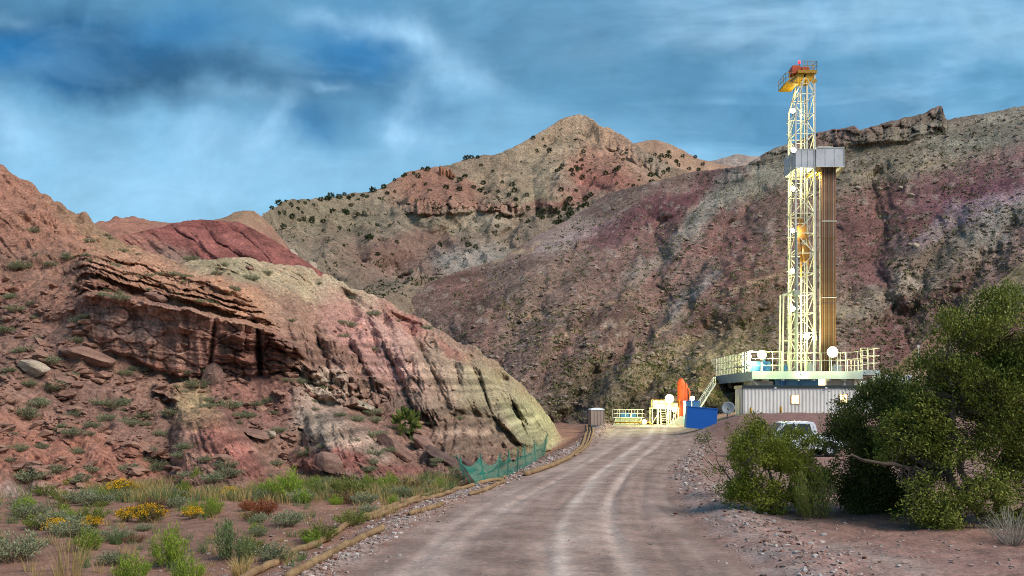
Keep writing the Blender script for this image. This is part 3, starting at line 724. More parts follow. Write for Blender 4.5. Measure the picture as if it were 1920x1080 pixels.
        dd = pdist(PX+8*fbm(PX*.03, PY*.03, 0, 3, seed=301), PY+8*fbm(PX*.03, PY*.03, 4, 3, seed=305), pts); m = (st*np.exp(-(dd/w)**2)*np.clip(.8+.8*fbm(PX*.05, PY*.05, 0, 3, seed=309), 0.1, 1.1))[..., None]
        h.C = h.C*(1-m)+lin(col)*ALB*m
    # pale stony scatter
    sc = sstep(0.28, 0.5, fbm(PX*0.05, PY*0.09, 0, 3, seed=243))[..., None]*0.5*fade[..., None]
    h.C = h.C*(1-sc)+lin((164, 150, 138))*sc
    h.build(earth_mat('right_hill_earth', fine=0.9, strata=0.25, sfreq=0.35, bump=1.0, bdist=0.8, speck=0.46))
    return h

def hill_spur_right():
    ridge = [(1600, 735), (1640, 700), (1700, 645), (1760, 598), (1800, 565), (1850, 528), (1920, 470), (2000, 420), (2400, 250)]
    foot = [(1600, 790), (2400, 800)]
    ctrl = [(1600, 790, 122), (1600, 735, 126), (1700, 645, 134), (1800, 565, 142), (1920, 470, 152), (2400, 250, 175), (1750, 790, 115), (1920, 790, 108), (2400, 790, 95), (1850, 650, 128), (1920, 600, 130), (2200, 500, 130)]
    h = Hill('right_spur', ridge, foot, ctrl, 1600, 2380, 2.5, 200, back=35, bslope=0.7)
    fade = sstep(0.0, 0.05, h.V)
    c = h.PX+0.8*(h.PY-600)
    h.toward((ridged(c/120.0+0.2*perlin(h.PX*.01, h.PY*.01, 0, 3), h.PY*0.002, 0, 3, seed=251)-1.0)*4.0*fade)
    h.erosion(0.5, amp=1.1, pre=(1.2, 0.06), mask=fade, batches=40, per=5000, steps=50, seed=12, rate=.14, cap=3.5, lim=1.6)
    h.rough(0.4, 0.3, 5, seed=253, mask=fade)
    h.paint((118, 94, 82), [(1900, 520, 90, 200, 50, (132, 118, 88), .8), (1760, 640, 120, 40, -40, (110, 74, 72), .8), (1850, 570, 160, 14, -38, (146, 134, 96), .8), (1880, 600, 160, 20, -38, (104, 70, 68), .8), (1830, 620, 120, 14, -36, (140, 122, 88), .7), (1700, 690, 120, 30, -35, (130, 110, 90), .7)], warp=16, wf=0.02, seed=7)
    h.build(earth_mat('right_spur_earth', fine=1.2, strata=0.15, sfreq=0.5, bump=0.7, bdist=0.4, speck=0.3))
    return h

def hill_dome():
    ridge = [(170, 440), (230, 428), (290, 416), (330, 405), (375, 400), (410, 402), (450, 405), (500, 430), (530, 448), (560, 468), (600, 494), (650, 528), (700, 560)]
    foot = [(170, 520), (330, 560), (500, 560), (700, 600)]
    ctrl = [(170, 440, 96), (290, 416, 108), (375, 400, 116), (450, 405, 114), (530, 448, 106), (600, 494, 96), (700, 560, 88), (170, 520, 82), (330, 560, 80), (500, 560, 80), (700, 600, 78), (400, 470, 93), (500, 490, 90)]
    h = Hill('red_dome', ridge, foot, ctrl, 170, 690, 1.6, 150, back=30, bslope=0.8)
    PX, PY = h.PX, h.PY
    fade = sstep(0, 0.1, h.V)
    # soft bulging folds like melted wax
    c = PX-1.2*(PY-430)+14*fbm(PX*0.012, PY*0.012, 0, 3, seed=261)
    gl = np.array([-80, 60, 140, 222, 290, 345, 400, 450, 505, 580, 700, 900.])
    k = np.clip(np.searchsorted(gl, c)-1, 0, len(gl)-2); s = np.clip((c-gl[k])/(gl[k+1]-gl[k]), 0, 1)
    h.toward((np.sqrt(np.clip(1-(2*s-1)**2, 0, 1))-.6)*2.2*fade*sstep(0, 30, PY-h.ridge(PX)+10))
    h.erosion(0.3, amp=1.0, pre=(0.7, 0.1), mask=fade, batches=40, per=5000, steps=45, seed=14, rate=.12, cap=3, lim=0.8)
    h.toward((0.16*ridged(c/16.0, PY*0.01, 0, 3, seed=263)+1.6*billow(c/60.0, (PX+PY)/160.0, 0, 4, seed=264))*fade)
    h.rough(0.15, 0.7, 4, seed=265, mask=fade)
    h.paint((138, 82, 74), [(250, 440, 70, 24, 5, (146, 100, 86), .8), (330, 470, 60, 20, 20, (150, 124, 110), .75), (560, 480, 60, 14, 30, (134, 80, 72), .7), (400, 440, 140, 12, 10, (152, 92, 84), .6), (400, 412, 90, 8, 4, (122, 68, 62), .7), (620, 540, 50, 14, 35, (150, 100, 88), .6), (400, 492, 120, 12, 10, (160, 138, 122), .75), (500, 505, 60, 12, 25, (164, 146, 132), .75)], warp=9, wf=0.03, seed=11)
    h.C = h.C*(1+.35*fbm(PX*.03, PY*.05, 0, 5, seed=267))[..., None]
    h.build(earth_mat('red_dome_earth', fine=1.6, strata=0.6, sfreq=1.0, bump=1.0, bdist=0.25, speck=0.34))
    return h

def hill_saddle():
    ridge = [(60, 430), (150, 410), (200, 400), (240, 395), (270, 399), (300, 405), (340, 406), (370, 405), (400, 399), (430, 390), (455, 383), (475, 382), (490, 392), (510, 412), (540, 450), (580, 505), (600, 535)]
    foot = [(60, 500), (500, 520), (600, 570)]
    ctrl = [(60, 430, 190), (200, 400, 205), (300, 405, 215), (400, 399, 225), (470, 382, 235), (600, 535, 215), (60, 500, 140), (300, 500, 150), (600, 570, 160)]
    h = Hill('saddle_ridge', ridge, foot, ctrl, 60, 600, 2.0, 90, back=50, bslope=0.6)
    fade = sstep(0, .1, h.V)
    h.erosion(0.7, amp=1.2, pre=(1.8, .04), mask=fade, batches=30, per=3000, steps=40, seed=16, rate=.14, cap=3, lim=1.5)
    h.rough(0.4, 0.25, 5, seed=271, mask=fade)
    h.paint((146, 110, 92), [(240, 410, 80, 30, 0, (150, 100, 84), .8), (460, 395, 60, 24, 0, (140, 112, 88), .8), (350, 415, 80, 20, 0, (140, 92, 80), .7)], seed=13)
    h.build(earth_mat('saddle_earth', fine=0.8, strata=0.2, sfreq=0.4, bump=0.7, bdist=0.5))
    return h

def hill_mountain():
    ridge = [(440, 460), (480, 416), (500, 398), (530, 377), (560, 374), (600, 371), (650, 364), (700, 358), (730, 345), (760, 326), (790, 316), (820, 312), (850, 307), (870, 299), (905, 291), (940, 286), (970, 272), (1000, 255), (1020, 243), (1040, 230), (1058, 221), (1075, 214), (1085, 212.5), (1098, 216), (1112, 226), (1124, 237), (1132, 240), (1140, 238), (1160, 249), (1180, 262), (1210, 284), (1250, 306), (1290, 322), (1330, 335), (1420, 360)]
    foot = [(440, 560), (600, 600), (700, 630), (790, 650), (860, 610), (950, 550), (1050, 490), (1150, 440), (1300, 400), (1420, 400)]
    ctrl = [(440, 460, 240), (530, 377, 380), (600, 371, 420), (700, 358, 440), (760, 326, 460), (870, 299, 490), (1000, 255, 510), (1085, 213, 525), (1140, 238, 520), (1210, 284, 500), (1330, 335, 480), (1420, 360, 470),
            (500, 480, 235), (600, 460, 300), (600, 600, 190), (700, 500, 285), (700, 430, 345), (790, 650, 240), (800, 540, 285), (780, 400, 390), (880, 470, 345), (880, 380, 420), (950, 550, 310), (1000, 440, 385), (1000, 330, 455), (1100, 380, 420), (1100, 300, 480), (1200, 330, 460), (1150, 440, 370), (1300, 400, 420)]
    h = Hill('mountain', ridge, foot, ctrl, 440, 1420, 2.0, 260, back=120, bslope=0.75)
    PX, PY = h.PX, h.PY
    fade = sstep(0, .08, h.V); under = sstep(0, 30, PY-h.ridge(PX))
    # knolls: the pale cone at mid height, side ridges of the peak, lower spurs
    t = np.zeros_like(PX)
    def knoll(cx, cy, rx, ry, m, sk=0.0):
        u = (PX-cx-sk*(PY-cy))/rx; w = (PY-cy)/ry
        return m*np.clip(1-u*u-w*w, 0, 1)**1.25
    for a in ((885, 500, 130, 80, 11), (1160, 330, 110, 60, 20), (1050, 330, 70, 60, 16), (960, 340, 60, 60, 14), (840, 360, 90, 60, 16), (930, 375, 60, 50, 14), (720, 420, 70, 60, 16), (620, 440, 70, 70, 14), (560, 420, 60, 60, 12), (780, 500, 50, 60, 12), (670, 500, 70, 50, 12), (1120, 390, 90, 40, 12), (990, 420, 60, 40, 10), (1080, 360, 60, 30, 10)):
        t = np.maximum(t, knoll(*a))
    h.toward(t*1.7*fade*under)
    c = PX-0.5*(PY-300)*np.sign(PX-1085)+30*fbm(PX*0.006, PY*0.006, 0, 3, seed=281)
    h.toward((ridged(c/70.0, PY*0.003, 0, 4, seed=283)-1.1)*2.0*fade*under)
    h.toward(9.0*(billow(h.X/75.0, h.Y/110.0, h.Z/90.0, 5, seed=285)-.8)*fade*under)
    h.erosion(1.1, amp=1.3, pre=(4.0, 0.02), mask=fade*sstep(0, 14, PY-h.ridge(PX)), batches=70, per=6000, steps=60, seed=18, rate=.2, cap=4, lim=5)
    h.toward(cuts(PX, PY, [(-14, 16, [(700, 400), (730, 450), (760, 500), (790, 540)]), (-12, 14, [(640, 400), (690, 470), (740, 510)]), (-12, 14, [(850, 400), (800, 450), (770, 500)]), (-6, 10, [(1110, 320), (1080, 350), (1040, 375)]), (-10, 12, [(960, 300), (930, 360), (970, 400), (950, 440)]), (-8, 10, [(560, 400), (600, 450), (640, 520)])], 287, 10, True)*1.3*fade*under)
    # cliff bands
    def band(yl, x0, x1, th, m, seed):
        y = poly(yl)(PX)+4*fbm(PX*0.03, PX*0, 0, 3, seed=seed)
        msk = sstep(y-3, y+2, PY)*(1-sstep(y+th-2, y+th+3, PY))*sstep(x0, x0+20, PX)*(1-sstep(x1-20, x1, PX))
        bl, cr = blockface(PX/18.0, PY/14.0, seed)
        return msk*m*(1+0.6*bl-0.5*cr+0.6*(ridged(PX/14.0, PY*0.02, 0, 2, seed=seed)-1.1))
    tb = band([(700, 352), (780, 350), (850, 350), (930, 345), (980, 355)], 740, 980, 26, 7, 41)+band([(1020, 246), (1085, 234), (1130, 252)], 1030, 1140, 7, 1.5, 43)+band([(1120, 240), (1180, 270), (1240, 305)], 1130, 1260, 9, 5, 45)+band([(540, 385), (700, 375)], 540, 720, 6, 3, 46)
    h.toward(tb*(h.V < 1))
    h.rough(1.1, 0.12, 6, seed=291, mask=fade, gain=.55)
    h.paint((140, 120, 102), [
        (1085, 250, 110, 50, 0, (172, 142, 116), .9), (1010, 290, 110, 40, -30, (160, 140, 116), .9), (1160, 320, 120, 30, 18, (156, 96, 84), .9), (1190, 295, 90, 26, 34, (168, 130, 108), .8), (1060, 345, 90, 26, -14, (152, 98, 90), .7), (1000, 340, 60, 20, 0, (170, 152, 124), .85), (1130, 280, 60, 16, 20, (154, 108, 92), .7),
        (830, 335, 120, 22, -4, (152, 104, 88), .85), (860, 362, 130, 18, 0, (160, 116, 98), .85), (900, 395, 100, 24, 0, (150, 136, 116), .8), (760, 390, 120, 30, 0, (138, 124, 106), .8), (940, 320, 60, 30, 0, (156, 134, 110), .8),
        (590, 400, 130, 40, 0, (132, 120, 98), .9), (640, 450, 150, 50, 10, (126, 104, 90), .8), (770, 440, 120, 40, 0, (132, 96, 86), .7), (880, 480, 90, 50, 0, (150, 140, 132), .95), (840, 520, 80, 14, -12, (164, 148, 128), .7), (760, 500, 90, 50, 0, (126, 100, 90), .8), (680, 530, 100, 40, 10, (122, 110, 96), .8),
        (1000, 400, 110, 30, -8, (138, 120, 104), .8), (1080, 415, 120, 20, -22, (142, 96, 92), .7), (1250, 340, 100, 30, 0, (146, 116, 96), .8), (560, 460, 90, 50, 30, (140, 126, 108), .8)], warp=16, wf=0.02, seed=17)
    h.C = h.C*(1+0.22*fbm(h.X*0.02, h.Y*0.02, h.Z*0.09, 5, seed=293))[..., None]
    h.build(earth_mat('mountain_earth', fine=0.45, strata=0.35, sfreq=0.16, bump=1.0, bdist=1.3, speck=0.36))
    return h

def hill_far():
    out = []
    for nm, ridge, d, seed, base in (('far_shoulder', [(1100, 300), (1170, 276), (1205, 265), (1225, 262), (1245, 267), (1262, 274), (1290, 288), (1320, 300), (1345, 306), (1400, 318), (1500, 340)], 640, 21, (150, 118, 98)),
                                   ('far_mesa', [(1250, 330), (1320, 304), (1350, 297), (1370, 292), (1385, 290), (1405, 292), (1420, 292), (1440, 298), (1520, 320), (1600, 340)], 1000, 23, (150, 132, 122))):
        x0, x1 = ridge[0][0], ridge[-1][0]
        ctrl = [(x, y, d) for x, y in ridge[::2]]+[(x0, 430, d*0.72), (x1, 430, d*0.72), ((x0+x1)/2, 430, d*0.72)]
        h = Hill(nm, ridge, [(x0, 430), (x1, 430)], ctrl, x0, x1, 2.0, 110, back=140, bslope=0.6)
        fade = sstep(0, .08, h.V)
        h.erosion(1.8, amp=1.2, pre=(6, 0.012), mask=fade*sstep(0, 10, h.PY-h.ridge(h.PX)), batches=30, per=3000, steps=40, seed=seed, rate=.14, cap=3, lim=4)
        h.rough(1.6, 0.06, 5, seed=seed+300, mask=fade)
        h.paint(base, [(1290, 300, 80, 14, 20, (160, 128, 104), .7), (1380, 300, 60, 6, 0, (168, 150, 138), .7)], seed=seed)
        h.build(earth_mat(nm+'_earth', fine=0.35, strata=0.3, sfreq=0.12, bump=0.7, bdist=1.2))
        out.append(h)
    return out
# ------------------------------------------------------------------ plants and stones
def unit(v): return v/(np.linalg.norm(v, axis=-1, keepdims=True)+1e-9)

def leaf_quads(P, D, L, W, rng):
    """diamond leaves at P pointing along D"""
    n = len(P); D = unit(D)
    S = unit(np.cross(D, rng.normal(size=(n, 3)))); L = np.broadcast_to(np.asarray(L, float), n)[:, None]; W = np.broadcast_to(np.asarray(W, float), n)[:, None]
    V = np.stack([P, P+D*L*0.45+S*W, P+D*L, P+D*L*0.45-S*W], 1).reshape(-1, 3)
    return V, np.arange(4*n).reshape(n, 4)

def tube(pts, rads, sides=4, closed_end=True):
    """tapered tube along a polyline"""
    pts = np.asarray(pts, float); n = len(pts); rads = np.broadcast_to(np.asarray(rads, float), n)
    T = np.gradient(pts, axis=0); T = unit(T)
    up = np.array([0, 0, 1.0]) if abs(T[0, 2]) < 0.9 else np.array([1.0, 0, 0])
    A = unit(np.cross(T, up)); B = np.cross(T, A)
    a = np.arange(sides)/sides*2*np.pi
    V = pts[:, None]+rads[:, None, None]*(np.cos(a)[None, :, None]*A[:, None]+np.sin(a)[None, :, None]*B[:, None])
    V = V.reshape(-1, 3)
    i = np.arange(n-1)[:, None]*sides; k = np.arange(sides)[None]
    Fq = np.stack([i+k, i+(k+1) % sides, i+sides+(k+1) % sides, i+sides+k], -1).reshape(-1, 4)
    return V, Fq

def merge(parts):
    V, Fs, o = [], [], 0
    for v, f in parts:
        V.append(v); Fs.append(f+o); o += len(v)
    return np.vstack(V), np.vstack(Fs)

def bend_path(p0, p1, sag, n, rng, wob=0.05):
    t = np.linspace(0, 1, n)[:, None]
    P = p0+(p1-p0)*t; L = np.linalg.norm(p1-p0)
    P = P+np.array(sag)*np.sin(t*np.pi)*L
    P[1:-1] += rng.normal(size=(n-2, 3))*wob*L
    return P

def shrub_meshes(seed, h, r, stems, per, leafL, leafW, upright=0.5, start=0.25, stem_r=0.006, flowers=0, fl_size=0.03, droop=0.1):
    rng = np.random.default_rng(seed)
    st, lp, ld, fp = [], [], [], []
    for i in range(stems):
        az = rng.uniform(0, 2*np.pi); rad = r*math.sqrt(rng.uniform(0.02, 1)); hh = h*(1-0.45*(rad/r)**2)*rng.uniform(0.65, 1.05)
        base = np.array([math.cos(az), math.sin(az), 0])*rad*upright*0.75
        tip = np.array([math.cos(az)*rad, math.sin(az)*rad, hh])
        P = bend_path(base, tip, (0, 0, droop), 5, rng, 0.03)
        st.append(tube(P, np.linspace(stem_r, stem_r*0.4, 5), 3))
        t = rng.uniform(start, 1.0, per); k = t*4; a = np.clip(k.astype(int), 0, 3); f = (k-a)[:, None]
        q = P[a]*(1-f)+P[a+1]*f
        d = unit(tip-base)*0.9+rng.normal(size=(per, 3))*0.55+np.array([0, 0, 0.25])
        lp.append(q+rng.normal(size=(per, 3))*leafL*0.35); ld.append(d)
        if flowers:
            fp.append(tip+rng.normal(size=(flowers, 3))*np.array([1, 1, 0.5])*fl_size*1.6)
    lp = np.vstack(lp); ld = np.vstack(ld)
    out = {'stems': merge(st), 'foliage': leaf_quads(lp, ld, leafL*rng.uniform(0.6, 1.3, len(lp)), leafW*rng.uniform(0.6, 1.3, len(lp)), rng)}
    if flowers:
        fp = np.vstack(fp)
        out['blossom'] = leaf_quads(fp, rng.normal(size=fp.shape)+np.array([0, 0, 0.8]), fl_size*rng.uniform(0.6, 1.4, len(fp)), fl_size*0.45, rng)
    return out

def blades(seed, n, h, r, w, lean=0.4):
    rng = np.random.default_rng(seed)
    V, Fs = [], []
    az = rng.uniform(0, 2*np.pi, n); rr = r*np.sqrt(rng.uniform(0, 1, n))
    B = np.stack([np.cos(az)*rr*0.5, np.sin(az)*rr*0.5, 0*az], 1); hh = h*rng.uniform(0.45, 1.1, n)
    O = np.stack([np.cos(az+rng.normal(size=n)*.6), np.sin(az+rng.normal(size=n)*.6), 0*az], 1)*lean*hh[:, None]*rng.uniform(0.2, 1.2, n)[:, None]
    M = B+O*0.35+np.stack([0*hh, 0*hh, hh*0.6], 1); T = B+O+np.stack([0*hh, 0*hh, hh], 1)
    S = unit(np.cross(T-B, rng.normal(size=(n, 3))))*w
    V = np.stack([B-S, B+S, M+S*0.8, M-S*0.8, T+S*0.15, T-S*0.15], 1).reshape(-1, 3)
    i = np.arange(n)[:, None]*6
    Fs = np.concatenate([i+np.array([[0, 1, 2, 3]]), i+np.array([[3, 2, 4, 5]])])
    return V, Fs

class Lib: pass
M = Lib()
def plant_materials():
    M.sage = leaf_mat('sage_leaves', (116, 124, 92), (156, 160, 126), 2.0)
    M.scrub = leaf_mat('dry_scrub_leaves', (74, 76, 52), (128, 124, 84), 0.4, .05)
    M.green = leaf_mat('bright_leaves', (96, 128, 38), (164, 182, 70), 2.0, .35)
    M.olive = leaf_mat('olive_leaves', (92, 108, 44), (140, 142, 74), 2.0)
    M.greygreen = leaf_mat('grey_green_leaves', (84, 108, 62), (132, 146, 96), 2.0)
    M.yellow = leaf_mat('yellow_blossom', (214, 150, 8), (240, 190, 26), 4.0)
    M.red = leaf_mat('russet_leaves', (132, 64, 36), (176, 92, 54), 3.0)
    M.straw = leaf_mat('straw_blades', (166, 138, 86), (206, 182, 124), 2.0)
    M.brown = leaf_mat('withered_leaves', (104, 76, 54), (140, 108, 76), 2.0)
    M.stem = simple_mat('twig_bark', (112, 92, 70), .9)
    M.greystem = simple_mat('dead_twig_bark', (150, 140, 130), .9, var=.2)
    M.jun = leaf_mat('juniper_sprays', (60, 76, 30), (144, 148, 62), 1.1, .15)
    M.jun2 = leaf_mat('dark_juniper_sprays', (54, 72, 34), (122, 130, 58), 1.1, .15)
    M.bush = leaf_mat('oleaster_leaves', (84, 104, 36), (166, 168, 68), 1.3, .3)
    M.willow = leaf_mat('willow_leaves', (112, 128, 54), (166, 172, 88), 2.0, .35)
    M.far = leaf_mat('distant_juniper_leaves', (44, 56, 34), (72, 82, 46), 0.4, .05)
    M.bark = simple_mat('juniper_bark', (98, 84, 74), .95, var=.35, scale=9, bump=.6)
    M.rock = rock_mat('boulder_stone', (150, 120, 106), (112, 84, 76))
    M.rubble = rock_mat('rubble_stone', (158, 124, 106), (120, 90, 80))
    M.rubblep = rock_mat('pale_rubble_stone', (162, 144, 128), (112, 94, 86))
    M.rockd = rock_mat('dark_slab_stone', (112, 92, 86), (78, 62, 58))
    M.rockor = rock_mat('orange_sandstone', (176, 128, 96), (128, 88, 68))
    M.rockp = rock_mat('pale_block_stone', (184, 168, 148), (140, 124, 108))

def rock_mat(name, c1, c2):
    m, nt, b = new_mat(name)
    tc = nt.node('ShaderNodeTexCoord').outputs['Object']
    mp = nt.node('ShaderNodeMapping'); nt.l.new(tc, mp.inputs[0]); mp.inputs['Scale'].default_value = (1, 1, 5)
    n = nt.noise(mp.outputs[0], 1.6, 6, 0.65); n2 = nt.noise(tc, 14, 5, .7)
    col = nt.mix(nt.ramp(n, [(.35, 0.), (.65, 1.)]), c4(c2), c4(c1))
    col = nt.mix(1.0, col, nt.ramp(n2, [(.3, .7), (.7, 1.3)]), 'MULTIPLY')
    nt.put(b.inputs['Base Color'], col); b.inputs['Roughness'].default_value = .95; b.inputs['Specular IOR Level'].default_value = .15
    bp = nt.node('ShaderNodeBump'); bp.inputs['Strength'].default_value = .7; bp.inputs['Distance'].default_value = .04
    nt.put(bp.inputs['Height'], nt.math('ADD', n2, n)); nt.l.new(bp.outputs[0], b.inputs['Normal'])
    return m

def add_plant(name, meshes, mats, loc, scale=1.0, rz=0.0, label=None, cat='shrub', group=None):
    root = empty(name, loc, rz, label, cat, group); root.scale = (scale,)*3
    for part, m in mats.items():
        link(part, meshes[part], root).data.materials
    return root

def mesh_set(data, mats, smooth=False):
    return {k: raw_mesh(k, v[0], v[1], mats[k], smooth=smooth) for k, v in data.items()}

def copy_thing(root, loc, rz, scale=1.0, label=None, group=None):
    r = root.copy(); COL.objects.link(r); r.location = loc; r.rotation_euler = (0, 0, rz); r.scale = (scale,)*3
    if label: r['label'] = label
    if group: r['group'] = group
    for ch in list(root.children):
        c = ch.copy(); COL.objects.link(c); c.parent = r
        for g in list(ch.children):
            d = g.copy(); COL.objects.link(d); d.parent = c
    return r

def put_plants():
    kinds = {}
    def kind(key, seed, mats, **kw):
        ms = mesh_set(shrub_meshes(seed, **kw), mats); kinds[key] = (ms, mats, kw['h'])
    kind('sage', 1, dict(stems=M.stem, foliage=M.sage), h=.55, r=.5, stems=60, per=26, leafL=.055, leafW=.012, upright=.35)
    kind('sprig', 2, dict(stems=M.stem, foliage=M.green), h=1.0, r=.5, stems=46, per=46, leafL=.10, leafW=.011, upright=.7, start=.12, droop=.03)
    kind('spire', 3, dict(stems=M.stem, foliage=M.greygreen), h=1.0, r=.38, stems=30, per=48, leafL=.08, leafW=.010, upright=.85, start=.08, droop=.0)
    kind('flower', 4, dict(stems=M.stem, foliage=M.olive, blossom=M.yellow), h=.6, r=.5, stems=60, per=16, leafL=.08, leafW=.009, upright=.35, flowers=12, fl_size=.04)
    kind('weed', 5, dict(stems=M.stem, foliage=M.red), h=.6, r=.5, stems=90, per=24, leafL=.06, leafW=.007, upright=.25, start=.15)
    kind('olive', 6, dict(stems=M.stem, foliage=M.olive), h=.7, r=.6, stems=60, per=34, leafL=.08, leafW=.011, upright=.5)
    kind('wither', 7, dict(stems=M.stem, foliage=M.brown), h=.5, r=.5, stems=60, per=18, leafL=.07, leafW=.009, upright=.4)
    straw = raw_mesh('blades', *blades(8, 260, .6, .4, .006, .5), M.straw)
    tall = raw_mesh('blades', *blades(9, 90, 1.0, .45, .005, .55), M.straw)
    greenb = raw_mesh('blades', *blades(10, 260, .5, .4, .006, .4), M.greygreen)
    first = {}
    def put(key, px, py, hpx, label, cat='shrub', group=None, wide=1.0, name=None):
        ms, mats, h0 = kinds[key]
        X, Y, Z = ground_at(px, py)
        s = hpx/F*Y/h0
        nm = name or {'sage': 'sagebrush', 'sprig': 'green_shrub', 'spire': 'tall_herb', 'flower': 'rabbitbrush', 'weed': 'tumbleweed', 'olive': 'olive_shrub', 'wither': 'withered_shrub'}[key]
        r = add_plant(nm, ms, mats, (X, Y, Z-0.02), s, RNG.uniform(0, 6.28), label, cat, group)
        r.scale = (s*wide, s*wide, s)
        return r
    # flowering
    put('flower', 228, 932, 34, 'yellow-flowering rabbitbrush standing alone at the foot of the red slope, far left', wide=1.1)
    put('flower', 104, 1000, 30, 'small yellow-flowering bush in front of the grey sagebrush mound, left edge')
    put('flower', 171, 993, 27, 'little round bush covered in yellow blossom, alone on bare soil')
    put('flower', 276, 980, 36, 'wide rabbitbrush with yellow tops right behind the tall green front shrub', wide=1.2)
    put('flower', 238, 978, 28, 'low rabbitbrush with sparse yellow tips left of the wide yellow one')
    put('flower', 430, 933, 22, 'rabbitbrush with few yellow tips left of the big bright green bush')
    put('flower', 664, 902, 26, 'rabbitbrush with a flat yellow top beside the olive bush', wide=1.3)
    put('flower', 596, 902, 22, 'small yellow-tipped rabbitbrush just behind the big bright green bush', wide=1.2)
    put('flower', 362, 972, 24, 'thin rabbitbrush with a few yellow tips in the middle of the bare flat')
    # bright green
    put('sprig', 318, 1062, 84, 'tall bright green feathery shrub in the front left', wide=.85)
    put('sprig', 246, 1092, 62, 'bright green shrub cut by the bottom edge, left of the tallest green one', wide=1.1)
    put('sprig', 352, 1098, 66, 'bright green shrub cut by the bottom edge, right of the tallest green one', wide=.9)
    put('spire', 428, 1048, 86, 'clump of tall grey-green stalks beside the bank, left of the straw rolls', 'herb', wide=.95)
    put('spire', 462, 1056, 60, 'shorter grey-green stalks leaning on the taller clump by the bank', 'herb')
    put('sprig', 540, 938, 64, 'large bright lime green bush at the foot of the red mound', wide=1.0)
    put('sprig', 500, 932, 36, 'lime green bush touching the left side of the large lime bush')
    put('sprig', 372, 918, 46, 'lime green bush standing in straw-coloured grass', wide=.7)
    put('sprig', 345, 925, 28, 'low lime green shrub left of the bush in straw grass')
    put('sprig', 728, 922, 40, 'green bush near the left end of the green netting fence', wide=1.1)
    put('sprig', 690, 915, 30, 'green bush between the olive bush and the bush by the fence')
    put('olive', 655, 934, 44, 'broad olive bush with a rounded top on the flat', wide=1.2)
    put('spire', 798, 912, 30, 'grey-green stalks at the edge of the flat near the netting fence', 'herb', wide=1.4)
    put('wither', 764, 920, 26, 'withered brown bush by the green bush near the fence', wide=1.2)
    put('olive', 84, 930, 24, 'small yellow-green bush beside the pale rock at far left', wide=1.3)
    put('olive', 110, 934, 18, 'second small yellow-green bush beside the pale rock at far left', wide=1.4)
    put('weed', 492, 970, 40, 'rust red tumbleweed on the bare reddish flat', 'tumbleweed', wide=1.15)
    put('weed', 462, 958, 24, 'dull brown-red tumbleweed behind the rust red one', 'tumbleweed')
    # sage
    put('sage', 110, 992, 40, 'grey-green sagebrush mound behind the small yellow bush', wide=1.3)
    put('sage', 24, 1052, 60, 'large silver-grey sagebrush at the left edge', wide=1.2)
    put('sage', 551, 976, 21, 'low blue-green sagebrush alone on the bare flat right of the tumbleweed', wide=1.4)
    put('sage', 214, 1016, 32, 'pale sagebrush in dry grass behind the front green shrubs', wide=1.4)
    put('sage', 40, 950, 22, 'low sagebrush on the far left verge', wide=1.5)
    put('sage', 180, 950, 30, 'sagebrush behind the small round yellow bush', wide=1.5)
    put('sage', 330, 952, 24, 'sagebrush in the middle of the left flat', wide=1.4)
    put('sage', 450, 905, 22, 'sagebrush at the foot of the left red mound', wide=1.4)
    put('sage', 610, 915, 22, 'sagebrush between the lime bush and the olive bush', wide=1.3)
    put('sage', 850, 905, 24, 'sagebrush at the near end of the netting fence', wide=1.4)
    put('sage', 914, 868, 26, 'sagebrush behind the netting fence', wide=1.4)
    put('sage', 950, 852, 20, 'small sagebrush between the netting fence and the fluted spur', wide=1.4)
    # grass tufts as things one can tell apart
    def tuft(me, px, py, s, label):
        X, Y, Z = ground_at(px, py); o = link('grass_tuft', me); o.location = (X, Y, Z-.02); k = s/F*Y/0.6; o.scale = (k, k, k); o.rotation_euler = (0, 0, RNG.uniform(0, 6))
        tag(o, label, 'grass tuft')
    tuft(tall, 128, 1098, 62, 'tall dry straw stems in the front left corner')
    tuft(straw, 452, 1082, 40, 'dry straw tuft under the grey-green stalks at the bottom edge')
    tuft(greenb, 218, 1020, 30, 'greyish tuft of grass among pale sagebrush')
    tuft(straw, 266, 930, 34, 'tall dry tuft right of the first yellow rabbitbrush')
    q = np.random.default_rng(66)
    for key, cnt, hm, lab, grp in (('sage', 46, .34, 'small grey-green sagebrush clump among the dry grass of the left flat', 'small sagebrush among the dry grass'), ('olive', 26, .34, 'small olive clump among the dry grass of the left flat', 'small olive clumps among the dry grass'), ('sprig', 26, .42, 'small bright green sprig among the dry grass of the left flat', 'small green sprigs among the dry grass'), ('wither', 16, .3, 'small withered brown clump among the dry grass of the left flat', 'small withered clumps among the dry grass')):
        base = None; n = 0
        while n < cnt:
            px = q.uniform(-20, 830); py = 884+170*q.uniform()**1.7
            d = F*3.05/(py-HY); X = (px-HX)/F*d
            if lat_of(X, d) > -1.5: continue
            z = float(zg(np.array([X]), np.array([d]))[0]); s = hm*q.uniform(.6, 1.5)/kinds[key][2]
            if base is None:
                base = add_plant({'sage': 'sagebrush', 'sprig': 'green_shrub', 'olive': 'olive_shrub', 'wither': 'withered_shrub'}[key], kinds[key][0], kinds[key][1], (X, d, z-.02), s, 0, lab, 'shrub', grp); o = base
            else: o = copy_thing(base, (X, d, z-.02), q.uniform(0, 6.28))
            o.scale = (s*1.25, s*1.25, s); n += 1
    # scattered sage on the near slope
    spots = []
    r = np.random.default_rng(33)
